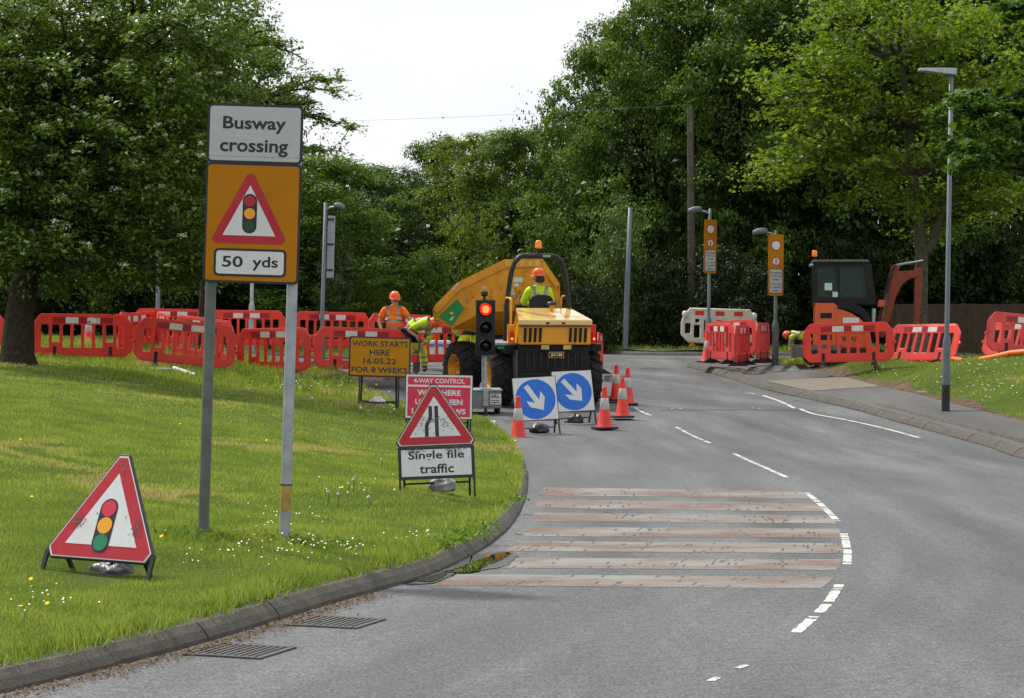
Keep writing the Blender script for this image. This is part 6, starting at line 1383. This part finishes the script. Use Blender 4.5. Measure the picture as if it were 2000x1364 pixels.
MB().prism(hoodp, -.72, .72).build('dark_cowl', DK, bo, .02)
wp_ = MB().prism([e(1643, 633), e(1643, 621), e(1674, 621), e(1674, 633)], -.745, -.735).build('white_plate', M['sign_white_clean'], bo)
text('26 U', .36, .10, *[(e(1655, 661)[0])], e(1655, 661)[1], -.705, M['black_film'], bo, bold=.04)
# cab
cb = [e(1588, 596), e(1585, 516), e(1588, 512), e(1690, 512), e(1698, 520), e(1708, 596)]
win = [[e(1596, 582), e(1594, 521), e(1633, 521), e(1634, 582)], [e(1638, 582), e(1637, 521), e(1682, 521), e(1686, 530), e(1690, 582)]]
cab = MB()
for y0, y1 in ((-.62, -.56), (.30, .36)): cab.holed(cb, win, y0, y1)
cab.bar((cb[0][0] + .03, -.56, cb[0][1] + .03), (cb[0][0] + .03, .3, cb[0][1] + .03), .06); cab.bar((cb[5][0] - .03, -.56, cb[5][1] + .03), (cb[5][0] - .03, .3, cb[5][1] + .03), .06)
cabo = cab.build('cab_frame', DK, EX, .008)
MB().prism([e(1584, 514), e(1586, 509), e(1690, 509), e(1696, 514)], -.66, .40).build('cab_roof', M['steel_dark'], EX, .015)
for w in win:
    for y in (-.59, .33): MB().add([(x, y, z) for x, z in w], [(0, 1, 2, 3) if len(w) == 4 else (0, 1, 2, 3, 4)]).build('window_pane', M['cab_glass'], cabo)
MB().add([(cb[0][0] + .01, -.56, cb[0][1] + .06), (cb[0][0] + .01, .3, cb[0][1] + .06), (cb[1][0] + .02, .3, cb[1][1]), (cb[1][0] + .02, -.56, cb[1][1])], [(0, 1, 2, 3)]).build('window_pane', M['cab_glass'], cabo)
for p0, p1 in (((1609, 554), (1623, 568)), ((1624, 571), (1634, 581))): MB().prism([e(p0[0], p1[1]), e(*p0), e(p1[0], p0[1]), e(*p1)], -.612, -.594).build('paper_notice', M['paper'], cabo)
MB().prism(rrect(e(1606, 0)[0], 1.45, e(1622, 0)[0], 2.2, .06), -.3, .15).build('seat_back', M['rubber'], EX, .03); box_part('seat_cushion', (e(1632, 0)[0], -.08, 1.5), (.45, .45, .14), M['rubber'], EX, .03)
MB().tube([(e(1590, 0)[0], -.5, 2.5), (e(1590, 0)[0], -.5, 2.62)], .015, 8).build('beacon_stalk', M['black_metal'], EX); MB().lathe([(.06, 0), (.065, .015), (.06, .13), (.05, .15), (.001, .155)], 16, Matrix.Translation((e(1590, 0)[0], -.5, 2.60))).build('beacon', M['amber_lens'], EX)
MB().tube([(e(1586, 0)[0], -.62, 2.40), (e(1580, 0)[0], -.68, 2.38)], .03, 8).build('work_lamp', M['galv'], EX)
# boom, dipper, ram, hoses
bm_ = [e(1724, 660), e(1706, 655), e(1722, 590), e(1733, 560), e(1738, 522), e(1746, 516), e(1756, 520), e(1752, 530), (e(1760, 530)), e(1790, 528), e(1794, 541), e(1775, 545), e(1760, 556), e(1748, 580), e(1736, 625)]
MB().prism(bm_, -.13, .08).build('boom', M['orange_shaded'], EX, .015)
MB().prism([e(1783, 524), e(1798, 524), e(1796, 600), e(1790, 640), e(1784, 640), e(1784, 560)], -.11, .06).build('dipper_arm', M['orange_shaded'], EX, .012)
MB().tube([(e(1750, 518)[0], -.03, e(1750, 518)[1]), (e(1778, 513)[0], -.03, e(1778, 513)[1])], .035, 10).build('ram_barrel', M['galv'], EX); MB().tube([(e(1776, 513.5)[0], -.03, e(1776, 513.5)[1]), (e(1800, 509)[0], -.03, e(1800, 509)[1])], .022, 10).build('ram_rod', M['chrome'], EX)
MB().tube([(*[e(1716, 645)[0]], -.2, e(1716, 645)[1]), (e(1730, 575)[0], -.2, e(1730, 575)[1])], .035, 10).build('lift_ram', M['steel_dark'], EX)
for k in range(3): MB().tube([(e(1722 + k * 3, 590)[0], -.17, e(0, 590)[1]), (e(1728 + k * 3, 560)[0], -.19, e(0, 560)[1]), (e(1736 + k * 3, 530)[0], -.17, e(0, 530)[1]), (e(1744 + k * 2, 520)[0], -.15, e(0, 520)[1])], .012, 6).build('hose', M['black_metal'], EX)
MB().prism([e(1711, 600), e(1713, 586), e(1725, 586), e(1724, 600)], -.3, -.12).build('boom_lamp_guard', OM, EX, .01)
bk = MB().prism([e(1782, 640), e(1800, 640), e(1812, 660), e(1806, 690), e(1785, 700), e(1776, 680), e(1790, 665)], -.26, .22).build('bucket', M['steel_dark'], EX, .01)
MB().tube([(e(1701, 0)[0], -.55, .95), (e(1703, 0)[0], -.55, 1.35)], .05, 10).build('pale_post', M['galv'], EX)
# ---------------------------------------------------------------- people
def grow(name, J, E, mats, parent, root, step=.06, sub=1, paint=None):
    vs, rd, es, idx = [], [], [], {}
    for k, (p, r) in J.items(): idx[k] = len(vs); vs.append(Vector(p)); rd.append(r if hasattr(r, '__len__') else (r, r))
    for a, b in E:
        pa, pb = vs[idx[a]], vs[idx[b]]; n = max(1, int((pb - pa).length / step)); prev = idx[a]
        for i in range(1, n):
            t = i / n; vs.append(pa.lerp(pb, t)); rd.append(tuple(rd[idx[a]][q] * (1 - t) + rd[idx[b]][q] * t for q in (0, 1))); es.append((prev, len(vs) - 1)); prev = len(vs) - 1
        es.append((prev, idx[b]))
    me = bpy.data.meshes.new(name); me.from_pydata([tuple(v) for v in vs], es, []); o = link(bpy.data.objects.new(name, me), None)
    m = o.modifiers.new('skin', 'SKIN'); m.use_smooth_shade = True; sv_ = me.skin_vertices[0].data
    for i, r in enumerate(rd): sv_[i].radius = r; sv_[i].use_root = (i == idx[root])
    if sub: s = o.modifiers.new('sub', 'SUBSURF'); s.levels = sub; s.render_levels = sub
    bpy.context.view_layer.update(); new = bpy.data.meshes.new_from_object(o.evaluated_get(bpy.context.evaluated_depsgraph_get()))
    o.modifiers.clear(); o.data = new; new.materials.clear()
    for q in (mats if isinstance(mats, list) else [mats]): new.materials.append(q)
    new.polygons.foreach_set('use_smooth', [True] * len(new.polygons))
    if paint: new.polygons.foreach_set('material_index', [paint(p.center) for p in new.polygons])
    new.name = name; o.parent = parent; return o
def onbone(c, a, b):
    a, b = Vector(a), Vector(b); d = b - a; t = (c - a).dot(d) / d.length_squared; return t, (c - (a + d * max(0, min(1, t)))).length
def add_hand(J, E, tag_, wrist, dirn, side, grip=.5):
    w = Vector(wrist); d = Vector(dirn).normalized(); s = Vector(side); s = (s - d * s.dot(d)).normalized(); n = d.cross(s)
    J[tag_ + 'palm'] = (tuple(w + d * .07), (.032, .022)); E.append((tag_ + 'wr', tag_ + 'palm'))
    for i, (o, l) in enumerate(((-.027, .075), (-.009, .085), (.009, .08), (.027, .062))):
        k = w + d * .10 + s * o; k2 = k + (d * (1 - grip * .5) + n * grip).normalized() * l * .5; k3 = k2 + (d * (1 - grip) + n * grip * 1.3).normalized() * l * .5
        for q, p, r in (('a', k, .0105), ('b', k2, .0095), ('c', k3, .008)): J[f'{tag_}f{i}{q}'] = (tuple(p), r)
        E += [(tag_ + 'palm', f'{tag_}f{i}a'), (f'{tag_}f{i}a', f'{tag_}f{i}b'), (f'{tag_}f{i}b', f'{tag_}f{i}c')]
    k = w + d * .04 - s * .035; k2 = k + (d * .7 - s * .6 + n * .3).normalized() * .045
    J[tag_ + 't0'] = (tuple(k), .012); J[tag_ + 't1'] = (tuple(k2), .0095); E += [(tag_ + 'palm', tag_ + 't0'), (tag_ + 't0', tag_ + 't1')]
def helmet(parent, c, up, fwd, r=.120):
    u = Vector(up).normalized(); c = Vector(c) + u * .03; f = Vector(fwd); f = (f - u * f.dot(u)).normalized(); s = f.cross(u)
    X = Matrix(((s.x, f.x, u.x, c.x), (s.y, f.y, u.y, c.y), (s.z, f.z, u.z, c.z), (0, 0, 0, 1))); Sc = Matrix.Diagonal((1, 1.14, 1, 1))
    h = MB(X @ Sc).lathe([(r * 1.05, -.012), (r * 1.03, .005), (r, .03), (r * .96, .07), (r * .82, .112), (r * .55, .142), (r * .25, .155), (.001, .158)], 28).build('helmet', M['helmet'], parent)
    vs, fs = [], []
    for i in range(13):
        a = math.pi * (i / 12); x, y = math.cos(a), math.sin(a); vs += [(x * r * 1.03, y * r * 1.14, 0), (x * r * 1.06, y * (r * 1.14 + .05), -.016), (x * r * 1.06, y * (r * 1.14 + .05), -.022), (x * r * 1.03, y * r * 1.14, -.014)]
    for i in range(12):
        for k in range(4): fs.append((i * 4 + k, i * 4 + (k + 1) % 4, (i + 1) * 4 + (k + 1) % 4, (i + 1) * 4 + k))
    MB(X).add(vs, fs, smooth=True).build('peak', M['helmet'], h)
    m = MB(X @ Sc)
    for a in (-.12, 0, .12): m.tube([(a * .3, .100, .078), (a * .3, .06, .130), (a * .3, 0, .154), (a * .3, -.06, .130), (a * .3, -.100, .078)], .007, 5)
    m.build('ridges', M['helmet'], h); return h
def head(J, E, base, c, fwd, up=(0, 0, 1)):
    c = Vector(c); f = Vector(fwd).normalized(); u = Vector(up).normalized(); s = f.cross(u)
    J['neck'] = (base, .058); J['jaw'] = (tuple(c - u * .075 + f * .025), .070); J['skull'] = (tuple(c + u * .03), (.096, .098)); J['crown'] = (tuple(c + u * .10), .062)
    J['nose'] = (tuple(c + f * .098 - u * .012), .013); J['nose2'] = (tuple(c + f * .112 - u * .03), .014); J['chin'] = (tuple(c + f * .085 - u * .105), .022)
    E += [('neck', 'jaw'), ('jaw', 'skull'), ('skull', 'crown'), ('skull', 'nose'), ('nose', 'nose2'), ('jaw', 'chin')]
    for k, sg in (('l', -1), ('r', 1)): J['ear' + k] = (tuple(c + s * sg * .088 + u * .0), .018); E.append(('skull', 'ear' + k))
def face(parent, c, fwd, up=(0, 0, 1)):
    c = Vector(c); f = Vector(fwd).normalized(); u = Vector(up).normalized(); s = f.cross(u)
    for sg in (-1, 1): MB().lathe([(.001, .011), (.009, .006), (.011, 0), (.009, -.006), (.001, -.011)], 8, Matrix.Translation(c + f * .089 + s * sg * .033 + u * .005)).build('eye', M['hair'], parent)
    MB().bar(c + f * .094 + s * -.024 - u * .062, c + f * .094 + s * .024 - u * .062, .01, .007).build('mouth', M['dark_red_cloth'], parent)
def boots(t, feet, fw=(0, -1, 0)):
    for p in feet:
        p = Vector(p); f = Vector(fw); m = MB(); m.tube([p + Vector((0, 0, .17)), p + Vector((0, 0, .07)), p + f * .05 + Vector((0, 0, .045)), p + f * .15 + Vector((0, 0, .04)), p + f * .2 + Vector((0, 0, .032))], [.062, .06, .055, .05, .028], 12); m.build('boot', M['boot'], t)
def worker(label, loc, J, E, root, shirt, trousers, hel, hl, group=None, rot=0, skinm=None, face_=None):
    t = thing('person', label, 'person', loc, (0, 0, rot), group); grow('body', J, E, M['skin'], t, root); return t

# orange clad worker facing the camera
t = thing('person', 'worker in orange T-shirt and orange helmet looking down behind the barriers', 'person', (P(769, 727, 46.6).x, 46.6, P(769, 727, 46.6).z + .005))
hc = (.03, -.055, 1.605); fw = (.45, -.88, -.16)
J = {'hip': ((0, 0, .94), (.15, .12)), 'belly': ((0, -.03, 1.12), (.16, .14)), 'chest': ((0, 0, 1.32), (.165, .13)), 'col': ((0, 0, 1.44), .085),
     'lsh': ((-.20, 0, 1.41), .068), 'lel': ((-.335, .02, 1.14), .047), 'lwr': ((-.26, -.10, .93), .033), 'rsh': ((.20, 0, 1.41), .068), 'rel': ((.37, -.02, 1.19), .047), 'rwr': ((.53, -.06, 1.03), .033),
     'lh': ((-.10, 0, .90), .10), 'lk': ((-.13, -.01, .50), .065), 'la': ((-.14, .02, .10), .045), 'rh': ((.10, 0, .90), .10), 'rk': ((.13, -.01, .50), .065), 'ra': ((.14, .02, .10), .045)}
E = [('hip', 'belly'), ('belly', 'chest'), ('chest', 'col'), ('col', 'neck'), ('col', 'lsh'), ('lsh', 'lel'), ('lel', 'lwr'), ('col', 'rsh'), ('rsh', 'rel'), ('rel', 'rwr'), ('hip', 'lh'), ('lh', 'lk'), ('lk', 'la'), ('hip', 'rh'), ('rh', 'rk'), ('rk', 'ra')]
head(J, E, (.0, -.02, 1.50), hc, fw); add_hand(J, E, 'l', J['lwr'][0], (.25, -.35, -.9), (1, 0, 0), .4); add_hand(J, E, 'r', J['rwr'][0], (.7, -.1, -.6), (0, -1, 0), .6)
body_o = grow('body', J, E, M['skin'], t, 'hip'); face(body_o, hc, fw)
S = {'hip': ((0, -.01, .93), (.175, .145)), 'belly': ((0, -.035, 1.12), (.19, .165)), 'chest': ((0, 0, 1.33), (.19, .15)), 'col': ((0, .005, 1.435), (.105, .095)), 'lsh': ((-.205, 0, 1.405), .088), 'lm': ((-.30, .015, 1.215), .082), 'rsh': ((.205, 0, 1.405), .088), 'rm': ((.325, -.015, 1.25), .080)}
SE = [('hip', 'belly'), ('belly', 'chest'), ('chest', 'col'), ('col', 'lsh'), ('lsh', 'lm'), ('col', 'rsh'), ('rsh', 'rm')]
def paint_o(c):
    if abs(c.x) < .24 and (abs(c.z - 1.145) < .03 or abs(c.z - .99) < .028): return 1
    if c.z > 1.145 and abs(abs(c.x) - .115) < .027: return 1
    return 0
grow('shirt', S, SE, [M['hi_orange'], M['reflect']], t, 'chest', .045, 2, paint_o)
Tt = {'hip': ((0, 0, .95), (.165, .135)), 'lh': ((-.10, 0, .88), .115), 'lk': ((-.13, -.01, .50), .085), 'la': ((-.14, .02, .12), .075), 'rh': ((.10, 0, .88), .115), 'rk': ((.13, -.01, .50), .085), 'ra': ((.14, .02, .12), .075)}
TE = [('hip', 'lh'), ('lh', 'lk'), ('lk', 'la'), ('hip', 'rh'), ('rh', 'rk'), ('rk', 'ra')]
grow('trousers', Tt, TE, M['dark_red_cloth'], t, 'hip'); helmet(t, Vector(hc) + Vector((-.008, .015, .045)), (.06, -.10, 1), fw); boots(t, [(-.14, .02, 0), (.14, .02, 0)])

# bending worker in yellow: side on, head to the right
def bent(label, loc, rot=0, s=1.0):
    t = thing('person', label, 'person', loc, (0, 0, rot)); t.scale = (s, s, s)
    hc = (.36, -.10, 1.06); fw = (.35, -.25, -.9); up = (.88, .05, .42)
    J = {'hip': ((-.16, 0, .93), (.15, .14)), 'belly': ((-.04, -.01, 1.03), (.155, .14)), 'chest': ((.12, -.03, 1.12), (.155, .14)), 'col': ((.21, -.04, 1.12), .08),
         'lsh': ((.10, -.22, 1.07), .066), 'lel': ((-.16, -.25, .95), .046), 'lwr': ((.05, -.28, .80), .033), 'rsh': ((.28, .12, 1.06), .066), 'rel': ((.33, .0, .78), .046), 'rwr': ((.16, -.10, .60), .033),
         'lh': ((-.18, -.11, .88), .10), 'lk': ((-.14, -.15, .48), .065), 'la': ((-.20, -.15, .09), .045), 'rh': ((-.10, .11, .88), .10), 'rk': ((.17, .12, .48), .065), 'ra': ((.21, .12, .09), .045)}
    E = [('hip', 'belly'), ('belly', 'chest'), ('chest', 'col'), ('col', 'neck'), ('col', 'lsh'), ('lsh', 'lel'), ('lel', 'lwr'), ('col', 'rsh'), ('rsh', 'rel'), ('rel', 'rwr'), ('hip', 'lh'), ('lh', 'lk'), ('lk', 'la'), ('hip', 'rh'), ('rh', 'rk'), ('rk', 'ra')]
    head(J, E, (.27, -.06, 1.10), hc, fw, up); add_hand(J, E, 'l', J['lwr'][0], (.3, -.1, -.9), (0, 1, 0), .8); add_hand(J, E, 'r', J['rwr'][0], (-.4, -.1, -.9), (0, 1, 0), .8)
    bo_ = grow('body', J, E, M['skin'], t, 'hip'); face(bo_, hc, fw, up)
    S = {'hip': ((-.13, 0, .96), (.175, .16)), 'belly': ((-.03, -.01, 1.045), (.19, .17)), 'chest': ((.12, -.03, 1.13), (.19, .165)), 'col': ((.20, -.04, 1.125), .105), 'lsh': ((.09, -.21, 1.075), .09), 'lm': ((-.09, -.25, .99), .085), 'rsh': ((.27, .11, 1.06), .09), 'rel': ((.335, .0, .79), .078), 'rw': ((.215, -.07, .66), .066)}
    SE = [('hip', 'belly'), ('belly', 'chest'), ('chest', 'col'), ('col', 'lsh'), ('lsh', 'lm'), ('col', 'rsh'), ('rsh', 'rel'), ('rel', 'rw')]
    def paint(c):
        for a, b, ts in (((.27, .11, 1.06), (.335, 0, .79), (.45, .85)), ((.335, 0, .79), (.215, -.07, .66), (.55,))):
            tt, d = onbone(c, a, b)
            if d < .11 and any(abs(tt - q) < .10 for q in ts): return 1
        tt, d = onbone(c, (-.13, 0, .96), (.12, -.03, 1.13))
        if d < .25 and 0 < tt < 1.15 and (abs(tt - .18) < .10 or abs(tt - .82) < .10): return 1
        if abs(c.y + .02) > .10 and tt > .8 and abs(abs(c.y + .02) - .13) < .025: return 1
        return 0
    grow('jacket', S, SE, [M['hi_yellow'], M['reflect']], t, 'chest', .045, 2, paint)
    Tt = {'hip': ((-.17, 0, .91), (.165, .15)), 'lh': ((-.18, -.11, .85), .12), 'lk': ((-.14, -.15, .48), .098), 'la': ((-.20, -.15, .11), .088), 'rh': ((-.09, .11, .85), .12), 'rk': ((.17, .12, .48), .098), 'ra': ((.21, .12, .11), .09)}
    grow('trousers', Tt, TE, [M['hi_yellow'], M['reflect'], M['navy_cloth']], t, 'hip', .045, 2, lambda c: 2 if c.z > .66 else (1 if abs(c.z - .33) < .03 or abs(c.z - .20) < .03 else 0))
    helmet(t, Vector(hc) + Vector(up).normalized() * .045 - Vector(fw).normalized() * .01, (.86, .0, .5), fw); boots(t, [(-.20, -.15, 0), (.21, .12, 0)])
    return t
bl_ = P(811, 726, 45.6); b1w = bent('worker in yellow hi-vis and orange helmet bending over beside the works sign', (bl_.x, bl_.y, bl_.z), 0, .97)
p = P(816, 728, 45.3); m = MB(); m.bar((p.x + .03, p.y, p.z + .62), (p.x - .02, p.y - .1, p.z + .08), .035); sp_o = thing('shovel', 'shovel held by the bending worker with its blade on the ground', 'shovel', tuple(p))
MB().tube([(.06, -.02, .75), (-.02, -.06, .2)], .018, 8).build('shaft', M['wood_pole'], sp_o); MB().prism([(-.10, .22), (-.01, .24), (.06, .22), (.05, .02), (-.03, -.03), (-.11, .02)], -.09, -.075).build('blade', M['steel_dark'], sp_o, .003)
# another worker glimpsed by the dumper, and one crouching by the excavator
p = P(915, 705, 47.4); o = copy_tree(b1w); o['label'] = 'worker in yellow hi-vis half hidden behind the front wheel of the dumper'; o.location = (p.x - .02, p.y, p.z - .02); o.rotation_euler = (0, 0, R(178)); o.scale = (.93, .93, .93)
p = P(1569, 712, 51.2); o = copy_tree(b1w); o['label'] = 'worker in yellow hi-vis bending low behind the blade of the excavator'; o.location = (p.x - .02, p.y, p.z - .06); o.rotation_euler = (0, 0, R(165)); o.scale = (.88, .88, .72)
# driver, seated, seen from behind, head turned to his left
Dm = T0; t = thing('person', 'dumper driver in yellow hi-vis and orange helmet seated with his back to the camera', 'person', tuple(T0 @ Vector((-.01, .55, 1.74))), DT.rotation_euler)
hc = (-.01, .04, .80); fw = (-.8, .6, -.12)
J = {'hip': ((0, 0, .12), (.15, .13)), 'belly': ((0, .0, .28), (.145, .125)), 'chest': ((0, 0, .47), (.165, .13)), 'col': ((0, .01, .60), .085), 'lsh': ((-.20, .01, .565), .068), 'lel': ((-.29, .12, .32), .047), 'lwr': ((-.22, .33, .28), .033), 'rsh': ((.20, .01, .565), .068), 'rel': ((.28, .06, .30), .047), 'rwr': ((.14, .30, .25), .033),
     'lh': ((-.10, .06, .10), .10), 'lk': ((-.17, .48, .10), .068), 'la': ((-.17, .52, -.33), .045), 'rh': ((.10, .06, .10), .10), 'rk': ((.17, .48, .10), .068), 'ra': ((.17, .52, -.33), .045)}
E = [('hip', 'belly'), ('belly', 'chest'), ('chest', 'col'), ('col', 'neck'), ('col', 'lsh'), ('lsh', 'lel'), ('lel', 'lwr'), ('col', 'rsh'), ('rsh', 'rel'), ('rel', 'rwr'), ('hip', 'lh'), ('lh', 'lk'), ('lk', 'la'), ('hip', 'rh'), ('rh', 'rk'), ('rk', 'ra')]
head(J, E, (0, .015, .67), hc, fw); add_hand(J, E, 'l', J['lwr'][0], (.5, .8, -.1), (0, 0, 1), .9); add_hand(J, E, 'r', J['rwr'][0], (-.5, .8, -.1), (0, 0, 1), .9)
bo_ = grow('body', J, E, M['skin'], t, 'hip'); face(bo_, hc, fw)
MB().lathe([(.001, .06), (.085, .05), (.103, 0), (.10, -.05), (.08, -.08), (.001, -.085)], 18, Matrix.Translation(Vector(hc) + Vector((.03, -.028, .01)))).build('hair', M['hair'], t)
S = {'hip': ((0, 0, .12), (.165, .15)), 'belly': ((0, .0, .28), (.18, .155)), 'chest': ((0, 0, .475), (.195, .155)), 'col': ((0, .01, .595), .105), 'lsh': ((-.205, .01, .56), .09), 'lel': ((-.29, .12, .32), .075), 'lw': ((-.235, .29, .285), .06), 'rsh': ((.205, .01, .56), .09), 'rel': ((.28, .06, .30), .075), 'rw': ((.165, .26, .26), .06)}
SE = [('hip', 'belly'), ('belly', 'chest'), ('chest', 'col'), ('col', 'lsh'), ('lsh', 'lel'), ('lel', 'lw'), ('col', 'rsh'), ('rsh', 'rel'), ('rel', 'rw')]
jk = grow('jacket', S, SE, [M['hi_yellow'], M['reflect']], t, 'chest', .045, 2, lambda c: 1 if (abs(abs(c.x) - .135) < .026 and c.z > .25) or (abs(c.z - .25) < .03 and abs(c.x) < .2) else 0)
text('fbp', .19, .11, .0, .47, -.20, M['reflect'], jk, bold=.01)
Tt = {'hip': ((0, .02, .12), (.165, .14)), 'lh': ((-.10, .08, .10), .115), 'lk': ((-.17, .48, .10), .09), 'la': ((-.17, .52, -.28), .08), 'rh': ((.10, .08, .10), .115), 'rk': ((.17, .48, .10), .09), 'ra': ((.17, .52, -.28), .08)}
grow('trousers', Tt, TE, M['hi_yellow'], t, 'hip'); helmet(t, Vector(hc) + Vector((.01, 0, .045)), (.0, 0, 1), fw); boots(t, [(-.17, .52, -.44), (.17, .52, -.44)], (0, 1, 0))
